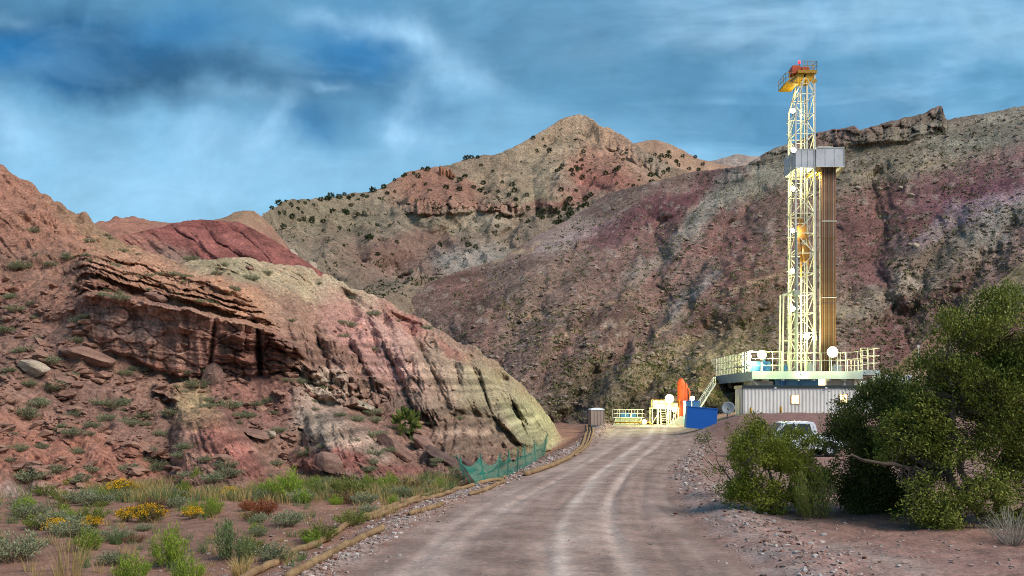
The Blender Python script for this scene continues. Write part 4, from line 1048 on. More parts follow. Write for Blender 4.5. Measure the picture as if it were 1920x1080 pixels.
    named = [(60, 545), (95, 478), (130, 470), (160, 474), (200, 545), (40, 480), (70, 610), (105, 700), (95, 660), (75, 740), (110, 790), (135, 800), (75, 812), (30, 820), (45, 750), (150, 830), (200, 770), (215, 745), (250, 690), (270, 760), (240, 780), (300, 800), (320, 770),
             (150, 600), (340, 560), (375, 565), (390, 570), (345, 478), (420, 496), (470, 520), (500, 512), (545, 600), (640, 590), (655, 596), (700, 575), (740, 590), (560, 715), (590, 745), (480, 740), (510, 750), (450, 760), (430, 745), (640, 760), (670, 770), (700, 760), (760, 795), (730, 830), (690, 870), (520, 850), (500, 800), (570, 830),
             (350, 700), (370, 722), (395, 735), (300, 860), (340, 850), (240, 860), (200, 880), (150, 885), (60, 880), (100, 860), (350, 880), (400, 890), (430, 885), (610, 890), (820, 850), (840, 838), (790, 820), (812, 872), (850, 860), (870, 850), (10, 600), (30, 560), (360, 490), (600, 520), (660, 545), (800, 600), (150, 350), (60, 420), (200, 430), (230, 455)]
    for (px, py) in named: spots.append((px, py))
    while len(spots) < 205:
        px = r.uniform(0, 860); py = r.uniform(430, 895)
        if py < HL.ridge(px)+8: continue
        if 165 < px < 560 and 560 < py < 690: continue
        if px > 560 and py < 760 and r.uniform() < .85: continue
        spots.append((px, py))
    base = None
    sage_l = kinds['sage'][0]
    for i, (px, py) in enumerate(spots):
        x, y, z = HL.at(px, py)
        s = r.uniform(.45, 1.1)*(1.0 if i < len(named) else .75)
        if base is None:
            base = add_plant('slope_sagebrush', sage_l, kinds['sage'][1], (x, y, z-.08), s, 0, 'grey-green sagebrush clump growing on the bare slopes of the near red hill', 'shrub', 'sagebrush clumps on the near red hill'); base.scale = (s*1.3, s*1.3, s)
        else:
            c = copy_thing(base, (x, y, z-.08), r.uniform(0, 6.28)); c.scale = (s*1.3, s*1.3, s*.9)
    # bigger dark juniper on the spur
    # ---- mass vegetation nobody could count
    rng = np.random.default_rng(44); parts = []; parts2 = []
    tv, tf = blades(12, 26, .42, .28, .007, .5)
    n = 0
    while n < 1500:
        px = rng.uniform(-60, 860); py = rng.uniform(872, 1075)
        dens = (0.95 if 876 < py < 938 and px > 150 else 0.13)
        if perlin(np.array(px*0.02), np.array(py*0.03), 0, 5) < -0.05 and dens < .5: continue
        if rng.uniform() > dens: continue
        d = F*3.05/(py-HY); X = (px-HX)/F*d
        if lat_of(X, d) > -1.35: continue
        z = float(zg(np.array([X]), np.array([d]))[0]); s = rng.uniform(.4, 1.2)*(1.0 if py < 950 else .62)
        a = rng.uniform(0, 6.28); ca, sa = math.cos(a), math.sin(a)
        V = tv*s; V = np.stack([V[:, 0]*ca-V[:, 1]*sa+X, V[:, 0]*sa+V[:, 1]*ca+d, V[:, 2]+z-.02], 1)
        (parts if rng.uniform() < .5 else parts2).append((V, tf)); n += 1
    for nm, pt, mt in (('dry_grass', parts, M.straw), ('green_grass', parts2, M.greygreen)):
        V, Fs = merge(pt)
        tag(link(nm, raw_mesh(nm, V, Fs, mt)), 'sparse tufts of grass scattered over the flat left of the road' if nm == 'dry_grass' else 'low green grass and herbs over the flat left of the road', 'grass', None, 'stuff')
    # scrub over the far hillsides
    for nm, hill, cnt, reg, sz, mt in (('hillside_scrub', HR, 8500, (790, 1920, 210, 790), (.3, .8), M.scrub), ('spur_scrub', HS, 500, (1610, 1920, 470, 780), (.3, .8), M.olive), ('mountain_scrub', HM, 900, (490, 1350, 220, 600), (.7, 1.3), M.far)):
        P = []
        while len(P) < cnt:
            px = rng.uniform(reg[0], reg[1]); py = rng.uniform(reg[2], reg[3])
            if py < hill.ridge(px)+6 or py > hill.foot(px)-3: continue
            if perlin(np.array(px*0.012), np.array(py*0.016), 0, 15) < rng.uniform(-.5, .35): continue
            P.append(hill.at(px, py))
        P = np.array(P); k = 9
        S = rng.uniform(sz[0], sz[1], len(P))*(0.7+0.6*rng.uniform(size=len(P))**3)
        Q = np.repeat(P, k, 0)+rng.normal(size=(len(P)*k, 3))*np.repeat(S, k)[:, None]*np.array([.42, .42, .2])
        D = rng.normal(size=Q.shape)+np.array([0, 0, .6])
        V, Fs = leaf_quads(Q, D, np.repeat(S, k)*.8, np.repeat(S, k)*.25, rng)
        tag(link(nm, raw_mesh(nm, V, Fs, mt)), 'low scrub dotted over the hillside', 'scrub', None, 'stuff')
    # junipers on the mountain
    jr = np.random.default_rng(55)
    def blobtree(seed):
        q = np.random.default_rng(seed); n = 150
        d = unit(q.normal(size=(n, 3))); P = d*q.uniform(.35, 1, (n, 1))*np.array([1.5, 1.5, 1.25])*(1+.35*perlin(d[:, 0]*2, d[:, 1]*2, d[:, 2]*2, seed))[:, None]+np.array([0, 0, 1.5])
        return leaf_quads(P, d+np.array([0, 0, .5]), .8, .26, q)
    bm = [raw_mesh('juniper', *blobtree(s), M.far) for s in (1, 2, 3)]
    js = []
    for x in range(528, 800, 9): js.append((x+jr.uniform(-5, 5), HM.ridge(x)+jr.uniform(0, 7)))
    for (cx, cy, rx, ry, n) in ((570, 385, 50, 14, 14), (660, 378, 60, 14, 9), (890, 300, 30, 12, 7), (1010, 262, 30, 14, 5), (1075, 310, 30, 40, 14), (1085, 290, 14, 20, 5), (1140, 305, 30, 14, 7), (880, 330, 70, 10, 10), (940, 345, 40, 14, 7), (1040, 372, 46, 10, 14), (1020, 388, 40, 14, 14), (1085, 362, 30, 8, 10), (1230, 310, 30, 18, 10), (1060, 400, 14, 10, 5), (700, 420, 100, 40, 10), (960, 380, 40, 30, 6), (840, 440, 60, 30, 4), (1190, 330, 50, 16, 6)):
        for _ in range(n): js.append((cx+jr.normal()*rx*.6, cy+jr.normal()*ry*.6))
    for (px, py) in js:
        if py < HM.ridge(px): py = HM.ridge(px)+1
        x, y, z = HM.at(px, py)
        o = link('mountain_juniper', bm[int(jr.integers(3))]); o.location = (x, y, z-.3); s = jr.uniform(.4, .9); o.scale = (s, s, s); o.rotation_euler = (0, 0, jr.uniform(0, 6))
        tag(o, 'small dark round juniper dotting the ridges and gullies of the pointed mountain', 'juniper', 'junipers on the pointed mountain')
    for _ in range(26):
        px = jr.uniform(1205, 1330); py = np.interp(px, [1205, 1262, 1345], [268, 277, 308])+jr.uniform(1, 22)
        x, y, z = HF[0].at(px, py); o = link('shoulder_juniper', bm[int(jr.integers(3))]); o.location = (x, y, z-.3); o.scale = (.8,)*3
        tag(o, 'tiny dark juniper on the far shoulder right of the pointed mountain', 'juniper', 'junipers on the far shoulder')
    # lone dark juniper among the boulders beneath the spur
    x, y, z = HL.at(762, 800)
    o = link('slope_juniper', raw_mesh('slope_juniper', *blobtree(9), M.jun2)); o.location = (x, y, z-.1); o.scale = (.42, .42, .5)
    tag(o, 'dark green juniper bush among boulders under the fluted spur', 'juniper')

# ------------------------------------------------------------------ trees with limbs
def tree(name, label, cat, limbs, lobes, nclump, leaf_n, leafL, leafW, clump_r, mat, seed, group=None, twig=.008, shell=.55, up=.5, twig_mat=None, bare=0):
    """limbs: list of (points, radius0, radius1); lobes: (x, y, z, rx, ry, rz)"""
    rng = np.random.default_rng(seed)
    base = np.array(limbs[0][0][0], float)
    root = empty(name, tuple(base), 0, label, cat, group)
    lp = []
    tr_parts, nodes = [], []
    for k, (pts, r0, r1) in enumerate(limbs):
        P = np.asarray(pts, float)-base
        t = np.linspace(0, len(P)-1, 4*(len(P)-1)+1); i = np.clip(t.astype(int), 0, len(P)-2); f = (t-i)[:, None]
        Q = P[i]*(1-f)+P[i+1]*f
        Q[1:] += rng.normal(size=(len(Q)-1, 3))*0.05; Q[1:, 0] += .12*perlin(np.arange(1, len(Q))*.45, np.zeros(len(Q)-1)+k, 0, seed); Q[1:, 2] += .12*perlin(np.arange(1, len(Q))*.45, np.zeros(len(Q)-1)+k, 3, seed)
        tr_parts.append((Q, np.linspace(r0, r1, len(Q))*(1+.12*rng.normal(size=len(Q))), k))
        nodes.append(Q[len(Q)//4:])
    nodes = np.vstack(nodes)
    V, Fs = tube(tr_parts[0][0], tr_parts[0][1], 9)
    link('trunk', raw_mesh('trunk', V, Fs, M.bark, smooth=True), root)
    for Q, r, k in tr_parts[1:]:
        V, Fs = tube(Q, r, 7); link('limb', raw_mesh('limb', V, Fs, M.bark, smooth=True), root)
    L = np.asarray(lobes, float); vol = L[:, 3]*L[:, 4]*L[:, 5]; pr = vol/vol.sum()
    C = []
    while len(C) < nclump:
        l = L[rng.choice(len(L), p=pr)]; d = unit(rng.normal(size=3)); q = shell+(1-shell)*rng.uniform()**.6
        if rng.uniform() < .25: q = rng.uniform(.25, shell)
        p = l[:3]-base+d*l[3:]*q*(1+.25*float(perlin(np.array(d[0]*2.2+l[0]), np.array(d[1]*2.2), np.array(d[2]*2.2), seed)))
        if p[2] < 0.12: continue
        # leave gaps where the sky or what lies behind shows through
        if float(perlin(np.array(p[0]*1.15), np.array(p[1]*1.15), np.array(p[2]*1.15), seed+5)) < -0.06: continue
        C.append(p)
    C = np.array(C)
    tw = []
    for p in C[::2]:
        j = np.argmin(np.linalg.norm(nodes-p, axis=1)+0.35*np.maximum(nodes[:, 2]-p[2], 0)); q0 = nodes[j]
        if np.linalg.norm(q0-p) > 1.5: q0 = p+(q0-p)*1.2/np.linalg.norm(q0-p)
        P = bend_path(q0, p, (0, 0, .12*rng.normal()), 6, rng, .05); tw.append(tube(P, np.linspace(twig*1.5, twig*.35, 6), 3))
    for _ in range(bare):
        l = L[rng.integers(len(L))]; p = l[:3]-base+unit(rng.normal(size=3))*l[3:]*1.05
        q0 = nodes[np.argmin(np.linalg.norm(nodes-p, axis=1))]; p = q0+(p-q0)*min(1., 1.3/np.linalg.norm(p-q0)); P = bend_path(q0, p, (0, 0, .15*rng.normal()), 7, rng, .06); tw.append(tube(P, np.linspace(twig*1.6, twig*.3, 7), 3))
    if tw:
        V, Fs = merge(tw); link('twigs', raw_mesh('twigs', V, Fs, twig_mat or M.bark), root)
    cen = L[:, :3].mean(0)-base
    out = unit(C-cen)
    k = leaf_n
    D0 = np.repeat(unit(out*.7+np.array([0, 0, up])+rng.normal(size=C.shape)*.35), k, 0)
    sz = np.repeat(rng.uniform(.6, 1.25, len(C)), k)
    Q = np.repeat(C, k, 0)+rng.normal(size=(len(C)*k, 3))*(clump_r*sz)[:, None]*np.array([1, 1, .8])
    D = D0+rng.normal(size=Q.shape)*.6
    V, Fs = leaf_quads(Q, D, leafL*rng.uniform(.6, 1.3, len(Q)), leafW*rng.uniform(.7, 1.3, len(Q)), rng)
    link('crown', raw_mesh('crown', V, Fs, mat), root)
    return root

def W3(px, py, d): return np.array(w_at(px, py, d))

def lobe(px, py, d, rpx, rpy=None, rd=None):
    p = W3(px, py, d); k = d/F
    return (*p, rpx*k, rd if rd else rpx*k, (rpy or rpx)*k)

def put_trees():
    # big juniper at the right edge: leaning trunks, tall crown
    b = np.array(ground_at(1872, 985))-np.array([0, 0, .1]); d = b[1]
    G = lambda px, py, dd=0: W3(px, py, d+dd)
    limbs = [([b, G(1820, 940), G(1770, 890, .3), G(1700, 850, .2), G(1650, 800, .3)], .17, .04),
             ([b+np.array([.1, .1, 0]), G(1880, 900, .3), G(1890, 780, .5), G(1880, 680, .4), G(1860, 600, .3)], .16, .03),
             ([G(1882, 880, .3), G(1930, 780, .6), G(1960, 660, .5), G(1960, 590, .5)], .1, .03),
             ([G(1820, 940), G(1800, 850, -.4), G(1790, 760, -.3), G(1770, 680, -.2)], .09, .025),
             ([G(1770, 890, .3), G(1690, 880, -.2), G(1620, 860, -.3), G(1580, 850, -.2)], .07, .02),
             ([b, G(1920, 950, -.5), G(1990, 900, -.6), G(2060, 850, -.4)], .11, .03)]
    lobes = [lobe(1880, 640, d, 95, 90, 1.3), lobe(1960, 690, d, 110, 110, 1.5), lobe(1800, 660, d, 55, 80, .8), lobe(1890, 740, d, 110, 70, 1.5), lobe(1770, 710, d, 70, 60, 1.0), lobe(2050, 780, d, 110, 110, 1.4), lobe(1740, 770, d+.4, 90, 60, 1.1), lobe(1820, 800, d+.2, 90, 60, 1.3),
             lobe(1760, 960, d-.8, 80, 40, .7), lobe(1830, 935, d-1.0, 70, 50, .6), lobe(1960, 860, d, 90, 70, 1.0), lobe(1700, 830, d+.4, 80, 50, 1.), lobe(1880, 580, d, 46, 34, .6), lobe(1800, 600, d+.2, 30, 36, .5), lobe(2020, 950, d, 80, 40, .8), lobe(1790, 860, d-.5, 60, 40, .6), lobe(1855, 880, d-.7, 60, 46, .6), lobe(1915, 930, d-.7, 60, 50, .6), lobe(1720, 905, d-.3, 50, 36, .6), lobe(1800, 1000, d-1, 60, 26, .5)]
    tree('juniper_tree', 'tallest juniper, at the right edge, with bare twisted limbs showing below its crown', 'tree', limbs, lobes, 3300, 46, .085, .017, .13, M.jun, 71, bare=34, shell=.5)
    # darker juniper left of it
    b = np.array(ground_at(1665, 958))-np.array([0, 0, .1]); d = b[1]
    limbs = [([b, G2(1660, 880, d), G2(1655, 800, d), G2(1670, 735, d)], .12, .03), ([b, G2(1620, 890, d-.2), G2(1590, 820, d-.2)], .07, .02), ([G2(1660, 880, d), G2(1710, 830, d+.2), G2(1730, 770, d+.2)], .06, .02), ([b, G2(1700, 930, d-.3), G2(1740, 900, d-.3)], .05, .02)]
    lobes = [lobe(1660, 790, d, 70, 80, 1.2), lobe(1610, 850, d, 62, 80, 1.0), lobe(1700, 870, d, 80, 90, 1.1), lobe(1640, 920, d-.2, 70, 46, .9), lobe(1668, 730, d, 40, 36, .6), lobe(1585, 800, d, 30, 50, .5), lobe(1600, 930, d, 40, 36, .6), lobe(1730, 800, d+.2, 50, 60, .7)]
    tree('juniper_tree', 'dense dark juniper between the leafy bush and the tallest juniper', 'tree', limbs, lobes, 1500, 46, .085, .016, .13, M.jun2, 72, bare=10, shell=.5)
    # leafy green bush
    b = np.array(ground_at(1448, 962))-np.array([0, 0, .08]); d = b[1]
    limbs = [([b, G2(1445, 900, d), G2(1450, 840, d), G2(1430, 790, d)], .05, .012)]+[([b, G2(x0, y0, d+dd), G2(x1, y1, d+dd*1.5)], .035, .01) for x0, y0, x1, y1, dd in ((1400, 910, 1380, 850, .2), (1480, 900, 1510, 840, .2), (1420, 910, 1400, 860, -.4), (1490, 920, 1520, 880, -.3), (1465, 890, 1470, 810, .5), (1390, 930, 1352, 880, .1))]
    lobes = [lobe(1430, 850, d, 60, 60, .8), lobe(1490, 860, d, 62, 56, .8), lobe(1440, 920, d-.1, 80, 40, .8), lobe(1400, 890, d, 40, 46, .6), lobe(1515, 905, d, 40, 50, .6), lobe(1425, 800, d, 26, 30, .4), lobe(1470, 815, d+.2, 30, 26, .4), lobe(1372, 905, d, 34, 40, .5), lobe(1540, 875, d+.1, 30, 50, .5), lobe(1400, 830, d+.1, 26, 30, .4)]
    tree('leafy_bush', 'broad yellow-green leafy bush in front of the white pickup', 'bush', limbs, lobes, 800, 40, .075, .017, .11, M.bush, 73, twig=.008, bare=16, up=.9)
    # pale upright willow shoots
    b = np.array(ground_at(1512, 966)); d = b[1]-.5
    ms = mesh_set(shrub_meshes(81, h=1.35, r=.5, stems=38, per=60, leafL=.10, leafW=.010, upright=.75, start=.1, stem_r=.007, droop=0.), dict(stems=M.stem, foliage=M.willow))
    add_plant('willow_shrub', ms, dict(stems=M.stem, foliage=M.willow), (b[0], d, b[2]-.03), 1.1, 0, 'pale light green willow shoots at the right side of the leafy bush', 'shrub')
    # thin sapling leaning over the road
    b = np.array(ground_at(1392, 938))-np.array([0, 0, .05]); d = b[1]
    limbs = [([b, G2(1360, 890, d), G2(1340, 850, d), G2(1322, 815, d)], .03, .008), ([b, G2(1372, 880, d+.2), G2(1378, 820, d+.2), G2(1382, 780, d+.2)], .022, .006), ([b, G2(1340, 905, d-.2), G2(1305, 880, d-.2)], .018, .005), ([G2(1360, 890, d), G2(1330, 870, d+.1), G2(1304, 850, d+.1)], .015, .005), ([b, G2(1350, 925, d-.4), G2(1300, 912, d-.5)], .015, .004)]
    lobes = [lobe(1324, 822, d, 22, 14, .25), lobe(1378, 790, d+.2, 22, 16, .25), lobe(1350, 845, d, 24, 14, .25), lobe(1340, 880, d, 22, 14, .25), lobe(1385, 860, d, 26, 40, .3), lobe(1365, 810, d, 16, 14, .2)]
    tree('sapling', 'sparse thin-stemmed sapling leaning over the road edge, left of the leafy bush', 'sapling', limbs, lobes, 90, 26, .06, .013, .085, M.jun, 74, twig=.006, bare=26, up=.6)
    # bare grey bush in the right corner
    b = np.array(ground_at(1888, 1018)); 
    ms = mesh_set({k: v for k, v in shrub_meshes(83, h=1.0, r=.85, stems=150, per=7, leafL=.05, leafW=.006, upright=.3, start=.4, stem_r=.006, droop=.05).items()}, dict(stems=M.greystem, foliage=M.sage))
    add_plant('bare_bush', ms, dict(stems=M.greystem, foliage=M.sage), (b[0], b[1]-.2, b[2]-.03), .85, 0, 'bare grey twiggy bush in the bottom right corner under the tallest juniper', 'bush')

def G2(px, py, d): return W3(px, py, d)

# ------------------------------------------------------------------ stones
def stone_data(seed, flat=(1, 1, 1), sub=3, cuts=9, rough=.08):
    rng = np.random.default_rng(seed)
    bm = bmesh.new(); bmesh.ops.create_icosphere(bm, subdivisions=sub, radius=1.0)
    V = np.array([v.co[:] for v in bm.verts]); Fs = np.array([[l.index for l in f.verts] for f in bm.faces]); bm.free()
    for _ in range(cuts):
        n = unit(rng.normal(size=3)); k = rng.uniform(.45, .8); dd = V@n
        V = V-np.maximum(dd-k, 0)[:, None]*n
    V = V+V*(rough*fbm(V[:, 0]*2, V[:, 1]*2, V[:, 2]*2, 4, seed=seed))[:, None]
    V = V*np.asarray(flat)
    return V, Fs

def put_stones():
    def stone(name, hill, px, py, wpx, hpx, tilt, label, mat, seed, cat='boulder', dep=.8):
        if hill is None: x, y, z = ground_at(px, py)
        else: x, y, z = hill.at(px, py)
        k = y/F; V, Fs = stone_data(seed, (wpx*k*.62, wpx*k*dep*.5, hpx*k*.66))
        o = link(name, raw_mesh(name, V, Fs, mat, smooth=False)); o.location = (x, y-.1, z+hpx*k*.15); o.rotation_euler = (0.1, math.radians(tilt), RNG.uniform(-.3, .3))
        tag(o, label, cat)
    stone('boulder', HL, 738, 826, 72, 34, 32, 'long flat-faced reddish slab tilted down beside the dark juniper', M.rock, 1)
    stone('boulder', HL, 842, 846, 86, 26, 36, 'long dark slab leaning at the foot of the rilled dark mound', M.rockd, 2)
    stone('boulder', HL, 876, 862, 40, 22, 30, 'short dark block at the lower end of the long dark slab', M.rockd, 12)
    stone('boulder', HL, 622, 864, 54, 42, 10, 'angular boulder with a broken face at the foot of the grey-topped mound', M.rock, 3)
    stone('boulder', HL, 552, 834, 42, 28, -8, 'squat pinkish boulder in the gap between the two mounds', M.rock, 4)
    stone('boulder', HL, 66, 672, 62, 28, 16, 'pale flat slab on the slope at far left below the ledges', M.rockp, 5)
    stone('boulder', HL, 165, 668, 84, 30, 18, 'layered slab fallen below the left end of the cliff', M.rock, 6)
    stone('boulder', HL, 120, 690, 40, 18, 14, 'small slab between the pale slab and the layered slab', M.rock, 16)
    stone('boulder', HL, 575, 895, 70, 26, 6, 'low broken rock just behind the lime green bush', M.rock, 7)
    stone('boulder', HL, 794, 826, 50, 24, 30, 'brown block above the long dark slab', M.rock, 8)
    stone('boulder', HL, 480, 790, 44, 16, 12, 'thin flat slab on the talus under the cliff', M.rock, 9)
    stone('boulder', HL, 505, 800, 26, 16, 8, 'pinkish chunk beside the thin talus slab', M.rockp, 10)
    stone('boulder', HL, 396, 712, 54, 40, -40, 'reddish fin of rock standing against the cliff base', M.rock, 11, dep=.5)
    stone('boulder', HL, 160, 930, 26, 14, 0, 'small pale rounded rock on the verge at far left', M.rockp, 13)
    stone('boulder', HL, 112, 925, 20, 12, 0, 'smaller pale rock left of the rounded one on the verge', M.rockp, 14)
    stone('boulder', HL, 300, 560, 50, 18, 10, 'flat slab on the bench above the main cliff face', M.rock, 17)
    stone('boulder', HD, 563, 500, 30, 22, 20, 'pale squared block high on the ridge right of the red dome', M.rockp, 20)
    stone('boulder', HL, 668, 745, 60, 16, 12, 'flat pale slab below the little pale cliff', M.rockp, 21)
    stone('boulder', HL, 770, 880, 40, 14, 4, 'low pinkish slab where the slope meets the flat near the fence', M.rock, 22)
    for i, (px, py, w, lab) in enumerate(((1648, 352, 10, 'pale block highest of the white rocks on the right hillside'), (1708, 365, 16, 'long pale block on the right hillside near the purple band'), (1610, 352, 14, 'pale rock on the right hillside beside the racked pipes'), (1716, 458, 16, 'white rock low on the right hillside'), (1690, 350, 12, 'small pale rock between the long block and the highest white rock'))):
        stone('pale_rock', HR, px, py, w, w*.55, 15, lab, M.rockp, 30+i, 'rock')
    # pinnacle on the skyline
    x, y, z = HM.at(836, 318); root = empty('rock_pinnacle', (x, y, z-1), 0, 'orange castle-like rock outcrop on the skyline left of the pointed mountain', 'rock outcrop')
    for i, (dx, hh, w) in enumerate(((-2.9, 7.0, 1.5), (-1.0, 5.6, 1.3), (.8, 6.0, 1.3), (2.6, 4.8, 1.5), (4.2, 2.6, 1.3))):
        V, Fs = stone_data(60+i, (w, 1.8, hh*.62), cuts=12); o = link('rock_column', raw_mesh('rock_column', V+np.array([dx, 0, hh*.42]), Fs, M.rockor), root)
    # blocks on the ridge behind the tan rim
    root = None
    for i, (px, py, w, hh, lab) in enumerate(((545, 448, 34, 26, 'cracked pale crag standing on the ridge right of the red dome'), (520, 452, 26, 14, 'pale slab sloping down from the crag toward the red dome'), (585, 472, 24, 16, 'tilted pale block just below the crag'))):
        x, y, z = W3(px, py+10, 100); k = 100/F
        gx, gy, gz = HM.at(px, py)
        V, Fs = stone_data(80+i, (w*gy/F*.6, w*gy/F*.5, hh*gy/F*.7), cuts=10)
        o = link('crag', raw_mesh('crag', V, Fs, M.rockp)); o.location = (gx, gy-1, gz); o.rotation_euler = (0, math.radians(20 if i else 0), 0); tag(o, lab, 'crag')
    # rubble fallen over the near slope
    rr = np.random.default_rng(95); Vr, Fr, o_ = [], [], 0
    protos = [stone_data(200+i, (1, .8, .38), 1, 7, .02) for i in range(6)]
    nr = 0
    while nr < 1500:
        px = rr.uniform(-40, 870); py = rr.uniform(500, 905)
        if py < HL.ridge(px)+10: continue
        if py > 735 and (abs(px-(375+(py-735)*.48)) < 60+(py-735)*.45 or abs(px-(620+(py-740)*.55)) < 70+(py-740)*.4) and rr.uniform() < .93: continue
        inb = (690 < py < 880 and 60 < px < 800) or (px < 170)
        if rr.uniform() > (.8 if inb else .12): continue
        if perlin(np.array(px*.014), np.array(py*.02), 0, 31) < -.08: continue
        x, y, z = HL.at(px, py); s = .07*(.62/.07)**(rr.uniform()**3.2)
        V, Fs = protos[int(rr.integers(6))]; a = rr.uniform(0, 6.28); b = rr.uniform(-.5, .5); ca, sa, cb, sb = math.cos(a), math.sin(a), math.cos(b), math.sin(b)
        V = V*s; V = np.stack([V[:, 0]*ca-V[:, 1]*sa, V[:, 0]*sa+V[:, 1]*ca, V[:, 2]], 1); V = np.stack([V[:, 0]*cb+V[:, 2]*sb, V[:, 1], -V[:, 0]*sb+V[:, 2]*cb], 1)
        Vr.append(V+np.array([x, y-.05, z+s*.1])); Fr.append(Fs+o_); o_ += len(V); nr += 1
    tag(link('talus_rubble', raw_mesh('talus_rubble', np.vstack(Vr), np.vstack(Fr), M.rubble)), 'small angular stones strewn over the near red slope', 'rubble', None, 'stuff')
    Vr, Fr, o_, nr = [], [], 0, 0
    while nr < 5200:
        px = rr.uniform(800, 1930); py = rr.uniform(205, 790)
        if py < HR.ridge(px)+8 or py > HR.foot(px): continue
        if perlin(np.array(px*.012), np.array(py*.016), 0, 41) < rr.uniform(-.4, .3): continue
        x, y, z = HR.at(px, py); s = .16*(1.1/.16)**(rr.uniform()**3.0)
        V, Fs = protos[int(rr.integers(6))]; a = rr.uniform(0, 6.28); ca, sa = math.cos(a), math.sin(a)
        V = V*s; V = np.stack([V[:, 0]*ca-V[:, 1]*sa, V[:, 0]*sa+V[:, 1]*ca, V[:, 2]*1.3], 1)
        Vr.append(V+np.array([x, y-.05, z+s*.2])); Fr.append(Fs+o_); o_ += len(V); nr += 1
    tag(link('hillside_rubble', raw_mesh('hillside_rubble', np.vstack(Vr), np.vstack(Fr), M.rubblep)), 'pale stones strewn over the right hillside', 'rubble', None, 'stuff')
    # gravel
    rng = np.random.default_rng(91)
    bm = bmesh.new(); bmesh.ops.create_icosphere(bm, subdivisions=1, radius=1.0)
    V0 = np.array([v.co[:] for v in bm.verts]); F0 = np.array([[l.index for l in f.verts] for f in bm.faces]); bm.free()
    Vs, Cs, Fs, o = [], [], [], 0
    def scatter(n, lc, ls, y0, y1, s0, s1):
        nonlocal o
        for _ in range(n):
            Y = y0*(y1/y0)**rng.uniform(); L = lc+ls*rng.normal(); X = float(road_x(Y)+L*road_hw(Y)); s = s0*(s1/s0)**(rng.uniform()**1.8)
            z = float(zg(np.array([X]), np.array([Y]))[0])
            A = V0*np.array([rng.uniform(.7, 1.4), rng.uniform(.7, 1.4), rng.uniform(.5, .9)])*(1+.28*rng.normal(size=(12, 1)))*s
            a = rng.uniform(0, 6.28); A = np.stack([A[:, 0]*math.cos(a)-A[:, 1]*math.sin(a)+X, A[:, 0]*math.sin(a)+A[:, 1]*math.cos(a)+Y, A[:, 2]+z+s*.2], 1)
            c = lin((150, 132, 124) if rng.uniform() < .6 else ((176, 168, 162) if rng.uniform() < .5 else (128, 96, 84)))*rng.uniform(.7, 1.25)
            Vs.append(A); Cs.append(np.tile(c, (12, 1))); Fs.append(F0+o); o += 12
    scatter(2600, -1.20, .085, 13, 34, .014, .06); scatter(1500, -1.14, .1, 30, 100, .03, .09); scatter(1200, 1.34, .16, 12, 36, .015, .07); scatter(700, 1.2, .15, 34, 70, .03, .10); scatter(900, -1.5, .35, 13, 30, .015, .05); scatter(700, 1.9, .5, 12, 32, .012, .05)
    scatter(300, 0, .55, 12, 45, .008, .018)
    m, nt, b = new_mat('gravel_stone'); at = nt.node('ShaderNodeAttribute', attribute_name='Col').outputs['Color']; nt.put(b.inputs['Base Color'], at); b.inputs['Roughness'].default_value = .95; b.inputs['Specular IOR Level'].default_value = .15
    me = raw_mesh('gravel', np.vstack(Vs), np.vstack(Fs), m); set_col(me, np.vstack(Cs))
    tag(link('gravel', me), 'loose grey gravel along both edges of the dirt road', 'gravel', None, 'stuff')
# ------------------------------------------------------------------ built things
class MB:
    """collects boxes, bars, tubes into one mesh"""
    def __init__(self): self.p = []
    def box(self, x0, x1, y0, y1, z0, z1):
        V = np.array([(x, y, z) for z in (z0, z1) for y in (y0, y1) for x in (x0, x1)], float)
        self.p.append((V, np.array([[0, 2, 3, 1], [4, 5, 7, 6], [0, 1, 5, 4], [2, 6, 7, 3], [0, 4, 6, 2], [1, 3, 7, 5]]))); return self
    def bar(self, a, b, w, h=None):
        a = np.array(a, float); b = np.array(b, float); h = h or w; t = unit(b-a)
        up = np.array([0, 0, 1.0]) if abs(t[2]) < .95 else np.array([0, 1.0, 0])
        s = unit(np.cross(t, up))*w/2; u = unit(np.cross(s, t))*h/2
        V = np.array([a-s-u, a+s-u, a-s+u, a+s+u, b-s-u, b+s-u, b-s+u, b+s+u])
        self.p.append((V, np.array([[0, 2, 3, 1], [4, 5, 7, 6], [0, 1, 5, 4], [2, 6, 7, 3], [0, 4, 6, 2], [1, 3, 7, 5]]))); return self
    def tube(self, pts, r, sides=8, caps=True):
        pts = np.asarray(pts, float); r = np.broadcast_to(np.asarray(r, float), len(pts)).copy()
        if caps:
            t0 = unit(pts[0]-pts[1]); t1 = unit(pts[-1]-pts[-2])
            pts = np.vstack([pts[0]+t0*.001, pts, pts[-1]+t1*.001]); r = np.concatenate([[r[0]*.02], r, [r[-1]*.02]])
        self.p.append(tube(pts, r, sides)); return self
    def rail(self, a, b, h, posts, w=.05, bars=(1.0, .5), skip=False):
        a = np.array(a, float); b = np.array(b, float)
        for k in range(posts):
            q = a+(b-a)*k/max(posts-1, 1); self.bar(q, q+np.array([0, 0, h]), w)
        for f in bars: self.bar(a+np.array([0, 0, h*f]), b+np.array([0, 0, h*f]), w*.9)
        return self
    def build(self, name, mat, parent=None, smooth=False):
        V, Fs = merge(self.p)
        return link(name, raw_mesh(name, V, Fs, mat, smooth=smooth), parent)

def lathe(prof, sides=24, axis='z'):
    prof = np.asarray(prof, float); n = len(prof); a = np.arange(sides)/sides*2*np.pi
    V = np.stack([prof[:, None, 0]*np.cos(a), prof[:, None, 0]*np.sin(a), np.broadcast_to(prof[:, None, 1], (n, sides))], -1).reshape(-1, 3)
    i = np.arange(n-1)[:, None]*sides; k = np.arange(sides)[None]
    return V, np.stack([i+k, i+(k+1) % sides, i+sides+(k+1) % sides, i+sides+k], -1).reshape(-1, 4)

